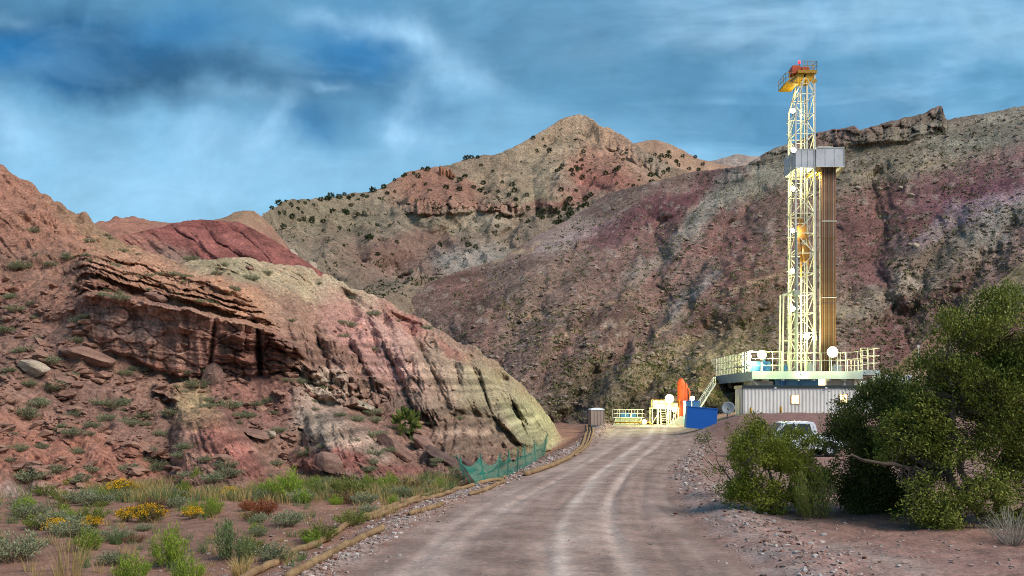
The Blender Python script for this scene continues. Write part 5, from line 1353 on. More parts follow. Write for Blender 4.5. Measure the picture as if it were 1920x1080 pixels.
def lamp(kind, loc, watts, color, size=.3, aim=None, cone=60, blend=.6):
    l = bpy.data.lights.new('lamp_light', kind); o = bpy.data.objects.new('lamp_light', l); COL.objects.link(o)
    l.energy = watts*(LAMP_K if kind == 'POINT' else .55); l.color = color; l.shadow_soft_size = size; o.location = loc
    if kind == 'SPOT':
        l.spot_size = math.radians(cone); l.spot_blend = blend
        o.rotation_euler = (Vector(aim)-Vector(loc)).to_track_quat('-Z', 'Y').to_euler()
    return o

LAMP_K = .42
WARM = (1.0, .90, .38); GREENISH = (.78, 1.0, .28); WHITE = (1.0, .96, .74)

def built_materials():
    M.steel = simple_mat('pale_painted_steel', (206, 206, 196), .5, 0, .10, 1.5, dirt=(150, 140, 120))
    M.grey = simple_mat('grey_painted_steel', (140, 146, 150), .55, 0, .10, .8, dirt=(110, 104, 96))
    M.bluegrey = simple_mat('blue_grey_paint', (150, 168, 176), .55, 0, .1, 1.0, dirt=(120, 120, 110))
    M.darkgrey = simple_mat('dark_steel', (74, 80, 84), .6, 0, .15, 1.5)
    M.wall = simple_mat('galvanised_sheet', (188, 192, 198), .55, 0, .10, .7, dirt=(120, 122, 126), dirt_amt=.5)
    M.yel = simple_mat('yellow_painted_steel', (176, 136, 26), .5, 0, .15, 1.2, dirt=(130, 96, 40))
    M.ochre = simple_mat('worn_ochre_steel', (150, 108, 52), .6, 0, .25, 1.0, dirt=(96, 70, 46), dirt_amt=.6)
    M.org = simple_mat('orange_painted_steel', (196, 84, 38), .5, 0, .15, 1.2, dirt=(120, 60, 36))
    M.pipe = [simple_mat('drill_pipe_steel_%s' % n, c, .75, 0, .22, 1.1, dirt=(70, 52, 40)) for n, c in (('rust', (134, 92, 66)), ('brown', (104, 78, 62)), ('grey', (140, 120, 100)), ('dark', (86, 66, 56)))]
    M.blue = simple_mat('blue_paint', (18, 92, 180), .55, 0, .06, 1.0)
    M.bluet = simple_mat('blue_tank_paint', (54, 112, 160), .5, 0, .15, .8, dirt=(90, 104, 110))
    M.clad = simple_mat('cream_corrugated_cladding', (226, 222, 214), .5, .05, .05, .5, dirt=(150, 140, 126), dirt_amt=.25)
    M.trim = simple_mat('dark_green_trim', (44, 56, 58), .5, 0, .1, 1.0)
    M.winframe = simple_mat('varnished_window_frame', (206, 160, 110), .6)
    M.pane = emit_mat('lit_window_pane', (255, 226, 170), 2.2)
    M.white = simple_mat('white_paint', (222, 226, 230), .4, 0, .04, 1.0, dirt=(170, 150, 136), dirt_amt=.3)
    M.truck = simple_mat('white_truck_paint', (226, 232, 240), .25, 0, .03, 1.0, dirt=(170, 150, 136), dirt_amt=.25, spec=.5)
    M.glass = simple_mat('dark_vehicle_glass', (44, 62, 74), .08, 0, .1, 1.0, spec=.7)
    M.rubber = simple_mat('tyre_rubber', (30, 30, 31), .85)
    M.tan = simple_mat('tan_plastic', (158, 140, 128), .6, 0, .08, 1.2)
    M.wattle = straw_mat()
    M.hose = simple_mat('brown_hose', (126, 94, 66), .8, 0, .2, 4.0)
    M.net = net_mat()
    M.stake = simple_mat('green_stake', (52, 104, 90), .7)
    M.bulb = emit_mat('floodlight_glass', (255, 246, 200), 40.0)
    M.bulbg = emit_mat('greenish_floodlight_glass', (236, 255, 170), 40.0)
    M.beacon = emit_mat('red_beacon_glass', (255, 40, 44), 3.0)

def straw_mat():
    m, nt, b = new_mat('straw_netting')
    at = nt.node('ShaderNodeTexCoord').outputs['Object']
    n = nt.noise(at, 3.0, 5, .65); n2 = nt.noise(at, 40, 4, .7)
    col = nt.mix(nt.ramp(n, [(.3, 0.), (.7, 1.)]), c4((116, 92, 68)), c4((164, 136, 102)))
    col = nt.mix(1.0, col, nt.ramp(n2, [(.3, .65), (.7, 1.35)]), 'MULTIPLY')
    nt.put(b.inputs['Base Color'], col); b.inputs['Roughness'].default_value = .95; b.inputs['Specular IOR Level'].default_value = .1
    bp = nt.node('ShaderNodeBump'); bp.inputs['Strength'].default_value = .8; bp.inputs['Distance'].default_value = .03
    nt.put(bp.inputs['Height'], n2); nt.l.new(bp.outputs[0], b.inputs['Normal'])
    return m

def net_mat():
    m, nt, b = new_mat('green_netting')
    tc = nt.node('ShaderNodeTexCoord').outputs['Object']
    n = nt.noise(tc, 2.5, 4)
    col = nt.mix(n, c4((14, 96, 84)), c4((34, 146, 124)))
    nt.put(b.inputs['Base Color'], col); b.inputs['Roughness'].default_value = .7
    t = nt.node('ShaderNodeBsdfTransparent'); mx = nt.node('ShaderNodeMixShader')
    f = nt.ramp(nt.noise(tc, 60, 2), [(.35, .28), (.6, .6)]); nt.put(mx.inputs[0], f)
    nt.l.new(b.outputs[0], mx.inputs[1]); nt.l.new(t.outputs[0], mx.inputs[2]); nt.l.new(mx.outputs[0], m.node_tree.nodes['Material Output'].inputs[0])
    return m

def floodlight(parent, p, mat, w=.5, h=.4, yaw=0.0, name='floodlight'):
    """lamp housing with its glass facing the camera side; p in the parent's frame"""
    x, y, z = p
    w = w*.82; h = w
    m = MB().tube([(0, .02, 0), (0, .14, 0), (0, .3, 0)], [w*.56, w*.5, w*.25], 18).bar((0, .1, -h/2), (0, .1, -h/2-.3), .07)
    m.p.append((lambda q: (q[0][:, [0, 2, 1]]*np.array([1, -1, 1]), q[1]))(lathe([(w*.56, -.02), (w*.6, .0), (w*.6, .1), (w*.52, .1)], 18)))
    o = m.build(name, M.darkgrey, parent); o.location = p; o.rotation_euler = (0, 0, yaw)
    # bulging glass
    V, Fs = lathe([(.001, -.10), (.45, -.09), (.8, -.05), (1.0, 0.0)], 20)
    V = np.stack([V[:, 0]*w/2, V[:, 2]*2.4*w+0.0, V[:, 1]*h/2], 1)
    link('lamp_glass', raw_mesh('lamp_glass', V, Fs, mat, smooth=True), o)
    return o

def truss_mast(root, z0, z1, x0, x1, y0, y1, slant_z, dx):
    """four-legged box truss; left legs lean inward above slant_z"""
    def lx(z): return x0+max(0.0, (z-slant_z)/(z1-slant_z))*dx
    for (nm, left, y) in (('leg', True, y0), ('leg', True, y1), ('leg', False, y0), ('leg', False, y1)):
        m = MB()
        if left:
            m.bar((x0, y, z0), (x0, y, slant_z), .22); m.bar((x0, y, slant_z), (x0+dx, y, z1), .2)
        else: m.bar((x1, y, z0), (x1, y, z1), .22)
        m.build(nm, M.steel, root)
    n = 15; H = (z1-z0)/n
    fr, bk, lf, rt = MB(), MB(), MB(), MB()
    for k in range(n+1):
        z = z0+k*H
        fr.bar((lx(z), y0, z), (x1, y0, z), .10); bk.bar((lx(z), y1, z), (x1, y1, z), .10); lf.bar((lx(z), y0, z), (lx(z), y1, z), .10); rt.bar((x1, y0, z), (x1, y1, z), .10)
        if k < n:
            z2 = z+H; a, b = (lx(z), x1) if k % 2 else (x1, lx(z)); c, d = (x1, lx(z2)) if (k % 2) else (lx(z2), x1)
            fr.bar((a, y0, z), (c if k % 2 else lx(z2), y0, z2), .09)
            bk.bar((b, y1, z), (x1 if not (k % 2) else lx(z2), y1, z2), .075)
            ya, yb = (y0, y1) if k % 2 else (y1, y0)
            lf.bar((lx(z), ya, z), (lx(z2), yb, z2), .075); rt.bar((x1, yb, z), (x1, ya, z2), .075)
            zm = z+H/2
            fr.bar((lx(zm)+.0, y0, zm), ((lx(zm)+x1)/2, y0, zm), .06)
    for m in (fr, bk, lf, rt): m.build('bracing', M.steel, root)

def drill_rig():
    D = 125.0; k = D/F; gx = (1495-HX)*k; g = 1.85
    root = empty('drilling_rig', (gx, D, g), 0, 'tall floodlit drilling rig with white lattice mast, grey wind walls and yellow crown', 'drilling rig')
    def lx(px): return (px-1495)*k
    def lz(py): return EYE+(HY-py)*k-g
    # --- substructure and floor
    zt = 7.2-g; zb = 6.3-g
    fx0, fx1, fy0, fy1 = -7.6, 10.0, -4.5, 20.0
    sub = MB()
    for x in (-5.6, -1.6, 2.8, 7.0):
        for y in (-3, 6, 16): sub.bar((x, y, -.3), (x, y, zb), .5)
    for y in (-3, 6, 16):
        sub.bar((-5.6, y, .2), (-1.6, y, zb), .25); sub.bar((7, y, .2), (2.8, y, zb), .25); sub.bar((-5.6, y, .15), (7.0, y, .15), .4)
    for x in (-5.6, 7.0): sub.bar((x, -3, .2), (x, 6, zb), .2); sub.bar((x, 6, zb), (x, 16, .2), .2)
    sub.build('substructure', M.steel, root)
    fl = MB().box(fx0, fx1-2.6, fy0, fy1, zb+.25, zt)
    for x in np.arange(fx0, fx1-2.5, 2.1): fl.box(x, x+.18, fy0+.01, fy1-.01, zb-.3, zb+.25)
    fl.box(fx0, fx1-2.6, fy0-.08, fy0-.003, zb-.1, zt+.06)
    fl.box(fx0-.08, fx0-.003, fy0, fy1, zb-.35, zt+.06)
    fl.build('drill_floor', M.bluegrey, root)
    MB().box(fx1-2.6+.02, fx1+.0, fy0+.4, 6, zb+.5, zt+.25).bar((fx1-2.6, fy0+.5, zb-.8), (fx1-.2, fy0+.5, zb+.5), .2).build('side_platform', M.bluegrey, root)
    rl = MB().rail((fx0, fy0, zt), (fx0, fy1, zt), 2.9, 15, .07, (1., .66, .33))
    for q in np.linspace(fy0, fy1, 40): rl.bar((fx0, q, zt), (fx0, q, zt+2.9), .035)
    rl.build('railing', M.steel, root)
    rl = MB().rail((fx0, fy0, zt), (-3.4, fy0, zt), 2.7, 4, .07, (1., .66, .33)); rl.rail((-3.4, fy0+.8, zt), (5.4, fy0+.8, zt), 2.6, 9, .06, (1., .6)); rl.build('railing', M.steel, root)
    rl = MB().rail((5.4, fy0+.1, zt), (fx1-2.6, fy0+.1, zt), 1.6, 5, .06, (1., .5))
    for (a, b) in (((fx1-2.6, fy0+.5), (fx1, fy0+.5)), ((fx1, fy0+.5), (fx1, 6)), ((fx1, 6), (fx1-2.6, 6))):
        rl.rail((*a, zt+.25), (*b, zt+.25), 3.0, 6 if a[0] == b[0] else 4, .07, (1., .66, .33))
    rl.build('railing', M.steel, root)
    # doghouse, tanks and boxes under and on the floor
    bx = MB().box(lx(1440), lx(1519), fy0+1.1, fy0+4, zb-1.25, zb+.2); bx.box(lx(1460)-.1, lx(1460), fy0+.95, fy0+1.05, zb-1.25, zb+.1).box(lx(1486)-.1, lx(1486), fy0+.95, fy0+1.05, zb-1.25, zb+.1); bx.build('mud_box', M.bluet, root)
    MB().box(lx(1398), lx(1437), fy0+1.2, fy0+4, zb-1.6, zb-.35).box(lx(1534), lx(1590), fy0+1.3, fy0+4, zb-1.6, zb-.2).build('storage_box', M.grey, root)
    MB().bar((lx(1396), fy0+.5, zb-.2), (lx(1418), fy0+.5, zb-2.0), .45, .2).build('brace', M.grey, root)
    MB().tube([(lx(1451), fy0+.8, zb-1.3), (lx(1451), fy0+.8, zb-.3), (lx(1454), fy0+.8, zb-.1), (lx(1462), fy0+.8, zb-.1)], .17, 10).build('blue_pipe', M.blue, root, True)
    w = MB().box(lx(1519.5), lx(1531), fy0+1.05, fy0+1.2, zb-1.5, zb-.05).build('doorway_light', M.pane, root)
    MB().tube([(lx(1560), fy0+1.0, zb-1.2), (lx(1566), fy0+.9, zb-.9), (lx(1566), fy0+.9, zb-.1)], .22, 10).build('exhaust_pipe', M.white, root, True)
    MB().box(lx(1398), lx(1437), fy0+2.5, fy0+6, zt+.02, zt+1.5).build('driller_cabin', M.bluet, root)
    for (px, w_, h_, y) in ((1452, .9, 1.3, 2), (1470, .8, 1.8, 1), (1448, .4, 2.4, 4), (1476, .5, 1.2, .5), (1512, .7, 1.4, -2), (1560, 1.2, 1.1, -2), (1572, .9, 1.7, 1)):
        MB().box(lx(px)-w_/2, lx(px)+w_/2, y, y+w_, zt+.02, zt+h_*.8).box(lx(px)-w_*.3, lx(px)+w_*.3, y+.1, y+w_*.8, zt+h_*.8+.003, zt+h_).build('floor_machine', M.grey if w_ > .6 else M.bluet, root)
    # stair on the left
    st = MB(); a = np.array((lx(1346), 2.0, zt-1.5)); b = np.array((lx(1300), -3.0, .1))
    for s in (-.5, .5):
        st.bar(a+np.array((0, s, 0)), b+np.array((0, s, 0)), .1, .28); st.bar(a+np.array((0, s, 1.0)), b+np.array((0, s, 1.0)), .06)
        for t in np.linspace(0, 1, 6): q = a+(b-a)*t+np.array((0, s, 0)); st.bar(q, q+np.array((0, 0, 1.)), .05)
    for t in np.linspace(0, 1, 22): q = a+(b-a)*t; st.box(q[0]-.14, q[0]+.14, q[1]-.48, q[1]+.48, q[2]-.02, q[2]+.03)
    st.build('stair', M.steel, root)
    # --- mast
    x0, x1, y0, y1 = lx(1485), lx(1520), -1.6, 1.6
    ztop = lz(146)
    truss_mast(root, zt, ztop, x0, x1, y0, y1, lz(208), 1.35)
    # A-frame legs, the grey telescopic column and guide rails
    MB().bar((lx(1463), -1.0, zt), (lx(1465), -1.0, lz(552)), .20).bar((lx(1465), 1.0, zt), (lx(1467), 1.0, lz(552)), .2).bar((lx(1463), -1, lz(556)), (lx(1486), -1.2, lz(548)), .3).bar((lx(1463), -1, lz(640)), (lx(1486), -1.2, lz(640)), .14).build('a_frame', M.steel, root)
    MB().tube([(lx(1485), -2.0, zt), (lx(1485), -2.0, lz(552)), (lx(1485), -1.9, lz(440))], [.22, .2, .15], 10).box(lx(1485)-.42, lx(1485)+.42, -2.4, -1.5, lz(558), lz(548)).build('hydraulic_column', M.grey, root)
    rails = MB().bar((lx(1503), .2, zt), (lx(1503), .2, lz(160)), .22).bar((lx(1511), .6, zt), (lx(1511), .6, lz(180)), .12); rails.build('guide_rail', M.steel, root)
    ld = MB()
    for s in (-.22, .22): ld.bar((x0-.35, s-.6, zt), (x0-.35, s-.6, lz(230)), .05)
    for z in np.arange(zt, lz(230), .4): ld.bar((x0-.35, -.82, z), (x0-.35, -.38, z), .04)
    for z in np.arange(zt+3, lz(230), 1.6): ld.bar((x0-.35, -.82, z), (x0-.95, -.7, z), .04).bar((x0-.95, -.7, z), (x0-.95, -.5, z), .04).bar((x0-.95, -.5, z), (x0-.35, -.38, z), .04)
    ld.build('ladder', M.steel, root)
    cb = MB()
    for (a, b, y) in ((1471, 1490, -1), (1474, 1491, .6), (1524, 1517, 0), (1498, 1498, -.4), (1501, 1501, -.5), (1505, 1505, -.6), (1508, 1508, -.5)):
        z_lo = lz(425) if 1495 < a < 1510 else zt
        cb.tube([(lx(a), y, z_lo), (lx(b), y, lz(150))], .03, 4, False)
    cb.tube([(lx(1526), -1.2, zt), (lx(1525), -1.2, lz(330)), (lx(1523), -1.0, lz(170))], .035, 4, False)
    cb.build('cables', M.darkgrey, root)
    # top drive
    td = MB().box(lx(1494), lx(1508), -1.0, .2, lz(450), lz(424)).box(lx(1491), lx(1496), -.9, 0, lz(478), lz(440)).box(lx(1503), lx(1511), -1.1, 0, lz(492), lz(462)).tube([(lx(1500), -.5, lz(424)), (lx(1500), -.5, lz(412))], .3, 10).tube([(lx(1500), -.5, lz(520)), (lx(1500), -.5, lz(450))], .14, 8)
    td.tube([(lx(1510), -.6, lz(440)), (lx(1514), -.7, lz(470)), (lx(1512), -.7, lz(500))], .1, 6); td.build('top_drive', M.ochre, root)
    # --- crown
    cr = MB().box(lx(1467), lx(1490), -1.6, 1.8, lz(164), lz(161)).box(lx(1488), lx(1523), -2.0, 2.4, lz(146), lz(141)).box(lx(1486), lx(1520), -1.7, 1.7, lz(153), lz(146.5))
    cr.bar((lx(1468), -1.5, lz(162)), (lx(1489), -1.5, lz(147)), .16).bar((lx(1516), -1.6, lz(162)), (lx(1523), -1.6, lz(158)), .4)
    cr.rail((lx(1467), -1.6, lz(161)), (lx(1480), -1.6, lz(161)), 1.25, 3, .06, (1., .5)).rail((lx(1467), -1.6, lz(161)), (lx(1467), 1.8, lz(161)), 1.25, 4, .06, (1., .5))
    cr.rail((lx(1497), -2.0, lz(141)), (lx(1522.6), -2.0, lz(141)), 1.2, 4, .06, (1., .5)).rail((lx(1522.6), -2.0, lz(141)), (lx(1522.6), 2.4, lz(141)), 1.2, 4, .06, (1., .5))
    cr.build('crown_platform', M.yel, root)
    ob = MB().box(lx(1480), lx(1496), -1.4, .4, lz(144), lz(131)).box(lx(1498), lx(1511), -1.4, .2, lz(140.8), lz(132)).box(lx(1482), lx(1494), -1.1, .1, lz(131), lz(128)); ob.build('crown_block', M.org, root)
    bm_ = MB().tube([(lx(1496), -.6, lz(131)), (lx(1496), -.6, lz(122))], .06, 6).build('beacon', M.darkgrey, root)
    V, Fs = lathe([(.01, .40), (.13, .36), (.18, .2), (.17, 0), (.01, -.02)], 14); o = link('beacon_glass', raw_mesh('beacon_glass', V, Fs, M.beacon, smooth=True), bm_); o.location = (lx(1496), -.6, lz(122))
    # --- wind walls and racking board
    def shell(xa, xb, ya, yb, za, zb_, t=.08):
        m = MB().box(xa, xb, ya, ya+t, za, zb_).box(xa, xb, yb-t, yb, za, zb_).box(xa, xa+t, ya+t+.003, yb-t-.003, za, zb_).box(xb-t, xb, ya+t+.003, yb-t-.003, za, zb_)
        for z in (za, zb_-.12): m.box(xa-.03, xb+.03, ya-.05, ya-.003, z, z+.12)
        for x in np.linspace(xa, xb-.1, 4): m.box(x, x+.1, ya-.04, ya-.003, za+.12, zb_-.12)
        return m
    shell(lx(1483), lx(1517.5), -2.1, 3.2, lz(322), lz(287)).build('wind_wall', M.wall, root)
    sh = shell(lx(1521), lx(1573), -2.0, 2.4, lz(320), lz(284)); sh.build('wind_wall', M.wall, root)
    rk = MB()
    for y in np.arange(-1.7, 2.2, .55): rk.bar((lx(1523), y, lz(316)), (lx(1570), y, lz(316)), .09)
    rk.bar((lx(1519), -1.4, lz(338)), (lx(1532), -1.4, lz(322)), .14).bar((lx(1572), -1.5, lz(321)), (lx(1561), -1.5, lz(336)), .14).box(lx(1519), lx(1534), -1.6, 1.8, lz(328), lz(325)).bar((lx(1519), -1.5, lz(341)), (lx(1534), -1.5, lz(341)), .1)
    for px in np.arange(1519, 1535, 3): rk.bar((lx(px), -1.5, lz(341)), (lx(px), -1.5, lz(326)), .05)
    rk.build('racking_board', M.yel, root)
    MB().rail((lx(1533), -.5, lz(284)), (lx(1559), -.5, lz(284)), .55, 8, .06, (1.,)).build('fingers', M.steel, root)
    MB().bar((lx(1528), 0, zt), (lx(1528), 0, lz(322)), .12).bar((lx(1534), -.9, zt), (lx(1534), -.9, lz(322)), .16).build('standpipe', M.steel, root)
    # --- floodlights: (px, py, local y, w, h, watts)
    for (px, py, y, w_, watt) in ((1478, 216, -1.9, .85, 900), (1478, 290, -2.3, .85, 900), (1478, 360, -2.0, .85, 900), (1477, 438, -2.0, .75, 800), (1477, 512, -2.0, .75, 800), (1477, 582, -2.2, .85, 900), (1502, 632, -2.2, 1.0, 1600)):
        floodlight(root, (lx(px), y, lz(py)), M.bulb, w_, w_*1.15)
        lamp('POINT', (gx+lx(px)+.9, D+y+.9, g+lz(py)), watt, WARM, .25)
    for (px, py, y, w_, watt, col, mt) in ((1410, 669, fy0-.4, 1.3, 5000, GREENISH, M.bulbg), (1537, 664, fy0-.4, 1.55, 5200, WARM, M.bulb)):
        floodlight(root, (lx(px), y, lz(py)), mt, w_, w_*.95)
        MB().bar((lx(px), y+.35, zt), (lx(px), y+.35, lz(py)-.3), .1).build('lamp_post', M.steel, root)
        lamp('POINT', (gx+lx(px), D+y-.8, g+lz(py)+.3), watt, col, .5)
    floodlight(root, (lx(1484), fy0-.2, lz(702)), M.bulb, .55, .45); lamp('POINT', (gx+lx(1484), D+fy0-.8, g+lz(702)), 350, WARM, .2)
    lamp('POINT', (gx+lx(1500), D-.2, g+lz(316)), 900, WARM, .3); lamp('POINT', (gx+lx(1528), D-.2, g+lz(334)), 900, WARM, .3); lamp('POINT', (gx+lx(1496), D+.5, g+lz(172)), 140, WARM, .3); lamp('POINT', (gx+lx(1500), D+.5, g+lz(560)), 900, WARM, .3); lamp('POINT', (gx+lx(1498), D+.5, g+lz(470)), 260, WARM, .3)
    lamp('POINT', (gx+lx(1470), D+6, g+zt+2.5), 2000, GREENISH, .4); lamp('POINT', (gx+lx(1560), D+4, g+zt+2.5), 1500, WARM, .4)
    # aimed floods: the badlands spur and the hillside behind are lit by them
    lamp('SPOT', (gx+lx(1405), D+fy0-1.2, g+lz(668)), 95000, (.93, 1.0, .45), .5, w_at(1035, 790, 83), 26, .8)
    lamp('SPOT', (gx+lx(1395), D+fy0-1.2, g+lz(668)), 26000, (.92, 1.0, .45), .5, w_at(1290, 690, 158), 75, 1.0)
    lamp('SPOT', (gx+lx(1470), D+3, g+lz(330)), 60000, (1., .95, .55), .5, w_at(1430, 380, 250), 40, 1.0)
    # racked pipe stands
    first = None
    for row in range(2):
        for i in range(13):
            px = 1536.2+i*2.02+row*1.0; y = -1.2+row*.5
            zt2 = lz(312)
            o = MB().tube([(0, 0, 0), (0, 0, zt2-zt)], .068, 8, True)
            for z in (9.3, 18.6): o.tube([(0, 0, z), (0, 0, z+.5)], .076, 8, True)
            ob = o.build('drill_pipe', M.pipe[(i*3+row) % 4], None, True) if not (first and (i*3+row) % 4 in first) else None
            key = (i*3+row) % 4
            if first is None: first = {}
            if ob is not None: first[key] = ob
            else:
                ob = first[key].copy(); COL.objects.link(ob)
            ob.location = (gx+lx(px), D+y, g+zt+.02)
            tag(ob, 'long brown drill pipe stand racked upright under the right-hand grey wind wall', 'drill pipe', 'drill pipe stands racked beside the mast')
    bt = MB()
    for py in (418, 560): bt.box(lx(1534.8), lx(1562.5), -1.32, -1.29, lz(py)-.06, lz(py)+.06)
    tag(bt.build('retaining_strap', M.steel), 'pair of pale retaining straps around the racked drill pipes', 'strap').location = (gx, D, g)

def site_things():
    # ---- long crew trailer
    d = 88.0; k = d/F; x0 = (1393-HX)*k; Wd = 16.4; dep = 3.0; zb = 1.72; zt = 4.42
    tr = empty('site_trailer', (x0, d, zb), 0, 'long cream corrugated crew trailer with lit windows in front of the rig', 'site trailer')
    H = zt-zb
    xs = np.arange(0, Wd+.01, .09); n = len(xs); off = np.tile([0, .0, -.035, -.035], n//4+1)[:n]
    V = np.concatenate([np.stack([xs, off, 0*xs], 1), np.stack([xs, off, 0*xs+H], 1)]); i = np.arange(n-1)
    MBw = MB(); MBw.p.append((V, np.stack([i, i+1, i+1+n, i+n], 1)))
    ys = np.arange(0, dep+.01, .09); m = len(ys); off = np.tile([0, 0, -.035, -.035], m//4+1)[:m]
    V = np.concatenate([np.stack([off, ys, 0*ys], 1), np.stack([off, ys, 0*ys+H], 1)]); i = np.arange(m-1)
    MBw.p.append((V, np.stack([i+1, i, i+m, i+1+m], 1)))
    MBw.box(.04, Wd, .04, dep, 0, H); MBw.build('wall', M.clad, tr)
    MB().box(-.12, Wd+.1, -.12, dep+.1, H+.002, H+.30).box(-.06, .02, -.06, -.04, 0, H).build('roof', M.trim, tr)
    MB().box(0, Wd, .3, dep-.3, -.7, -.003).build('skirt', M.darkgrey, tr)
    for (px, py) in ((1491, 749), (1581, 747.5), (1631, 742)):
        cx = (px-1393)*k; cz = EYE+(HY-py)*k-zb; w = .43; h = .46
        f = MB().box(cx-w, cx+w, -.075, -.04, cz+h-.07, cz+h).box(cx-w, cx+w, -.075, -.04, cz-h, cz-h+.07).box(cx-w, cx-w+.07, -.075, -.04, cz-h+.07, cz+h-.07).box(cx+w-.07, cx+w, -.075, -.04, cz-h+.07, cz+h-.07).box(cx-.02, cx+.02, -.07, -.045, cz-h+.07, cz+h-.07).build('window', M.winframe, tr)
        MB().box(cx-w+.06, cx+w-.06, -.052, -.042, cz-h+.06, cz+h-.06).build('pane', M.pane, f)
    for px in (1453, 1548):
        cx = (px-1393)*k; MB().box(cx-.1, cx+.1, -.2, -.125, H-.02, H+.12).build('roof_lamp', M.white, tr)
    MB().box(-.06, -.045, 1.1, 1.95, .1, 2.05).build('door', M.grey, tr)
    # ---- small yellow gas bottles by the wall
    for (px, lab) in ((1405, 'small yellow post at the left corner of the crew trailer'), (1461, 'small yellow post under the roof lamp of the crew trailer')):
        x = (px-HX)*k; o = MB().tube([(0, 0, -.3), (0, 0, .55), (0, 0, .6)], [.11, .11, .07], 10).tube([(0, 0, .6), (0, 0, .68)], .05, 8).build('yellow_post', M.yel, None, True); o.location = (x, d-.5, float(zg(np.array([x]), np.array([d-.5]))[0])); tag(o, lab, 'post')
    # ---- satellite dish
    d = 86.0; x, y, z = w_at(1365, 765, d)
    r = empty('satellite_dish', (x, y, z-.9), 0, 'pale grey satellite dish at the left end of the crew trailer', 'satellite dish')
    V, Fs = lathe([(.001, -.16), (.3, -.12), (.5, -.06), (.64, .02), (.64, .04), (.5, -.03), (.3, -.09), (.001, -.13)], 28)
    o = link('reflector', raw_mesh('reflector', V, Fs, M.grey, smooth=True), r); o.location = (0, 0, .9); o.rotation_euler = (math.radians(72), 0, math.radians(-20))
    MB().tube([(0, .15, -.6), (0, .15, .9)], .05, 8).build('mount_pole', M.darkgrey, r)
    MB().bar((0, -.02, .5), (-.15, -.75, .75), .04).box(-.22, -.08, -.85, -.7, .7, .82).build('feed_arm', M.darkgrey, r)
    # ---- blue container lying tilted at the pad edge
    d = 80.0; x, y, z = w_at(1315, 794, d); kk = d/F
    r = empty('blue_bin', (x, y, z), math.radians(-6), 'plain bright blue steel bin tilted at the edge of the pad', 'steel bin'); r.rotation_euler = (0, math.radians(5), math.radians(-6))
    w = 56*kk/2; h = 29*kk
    m = MB().box(-w, w, 0, 1.8, -.5, h)
    m.build('body', M.blue, r)
    MB().box(-w-.04, w+.04, -.04, 1.84, h+.002, h+.07).build('rim', M.blue, r)
    # ---- blue tank behind
    d = 112.0; kk = d/F; x, y, z = w_at(1299, 795, d)
    r = empty('blue_tank', (x, y, z), 0, 'blue steel tank standing behind the blue bin', 'tank')
    MB().box(-.85, .85, 0, 1.6, -.3, 42*kk).build('body', M.bluet, r)
    MB().box(-.9, .9, -.05, 1.65, 42*kk+.003, 42*kk+.1).tube([(0, .8, 42*kk), (0, .8, 42*kk+.4)], .25, 12).build('lid', M.blue, r)
    # ---- orange separator tower
    d = 118.0; kk = d/F; x, y, z = w_at(1277, 796, d)
    r = empty('separator_tower', (x, y, z), 0, 'tall orange separator vessel with a rounded top', 'separator')
    V, Fs = lathe([(.50, -.3), (.50, 0), (.50, 5.5), (.42, 5.85), (.25, 6.1), (.01, 6.2)], 18); o = link('vessel', raw_mesh('vessel', V, Fs, M.org, smooth=True), r); o.location = (0, 0, 0)
    V, Fs = lathe([(.3, -.3), (.3, 0), (.3, 5.2), (.2, 5.45), (.01, 5.55)], 14); o = link('side_vessel', raw_mesh('side_vessel', V, Fs, M.org, smooth=True), r); o.location = (.62, .2, 0)
    MB().tube([(1.15, 0, -.2), (1.15, 0, 4.4), (1.0, 0, 4.75), (.75, 0, 4.8), (.5, 0, 4.6)], .1, 8).build('vent_pipe', M.org, r, True)
    b = MB()
    for zz in (1.2, 3.2, 5.0): b.p.append(tuple((lambda q: (q[0]+np.array([0, 0, zz]), q[1]))(lathe([(.51, 0), (.56, .0), (.56, .14), (.51, .14)], 18))))
    b.build('flange', M.org, r)
    # ---- mud tank with railings
    d = 116.0; kk = d/F; x, y, z = w_at(1178, 799, d)
    r = empty('mud_tank', (x, y, z), 0, 'low floodlit mud tank with a railed walkway on top, at the end of the road', 'tank')
    w = 55*kk/2
    t = MB().box(-w+.25, w-.25, 0, 2.2, .25, 1.05)
    for xx in np.linspace(-w+.25, w-.4, 6): t.box(xx, xx+.1, -.06, -.003, .25, 1.05)
    t.box(-w, w, -.1, 2.3, 0, .24); t.build('tank', M.steel, r)
    MB().box(-w-.1, w+.1, -.4, 2.4, 1.07, 1.15).bar((-w-.05, -.3, .1), (-w+.3, -.3, 1.1), .1).bar((w+.05, -.3, .1), (w-.3, -.3, 1.1), .1).build('walkway', M.steel, r)
    rl = MB().rail((-w-.05, -.35, 1.15), (w+.05, -.35, 1.15), 1.0, 6, .06, (1., .5)).rail((-w-.05, 2.3, 1.15), (w+.05, 2.3, 1.15), 1.0, 6, .06, (1., .5)).rail((-w-.05, -.35, 1.15), (-w-.05, 2.3, 1.15), 1.0, 3, .06, (1., .5)).rail((w+.05, -.35, 1.15), (w+.05, 2.3, 1.15), 1.0, 3, .06, (1., .5)); rl.build('railing', M.steel, r)
    MB().box(-.9, .2, .6, 1.6, 1.16, 1.75).box(.5, 1.1, .6, 1.4, 1.16, 1.6).build('pump', M.bluet, r)
    MB().tube([(-w, -.3, .5), (w+.8, -.3, .5), (w+1.2, -.3, .2)], .09, 8).build('suction_pipe', M.yel, r, True)
    # ---- shaker skid with ladder and chute
    x, y, z = w_at(1246, 797, d)
    r = empty('shaker_skid', (x, y, z), 0, 'floodlit shaker skid with a step ladder and grey chute beside the orange separator', 'shaker skid')
    s = MB()
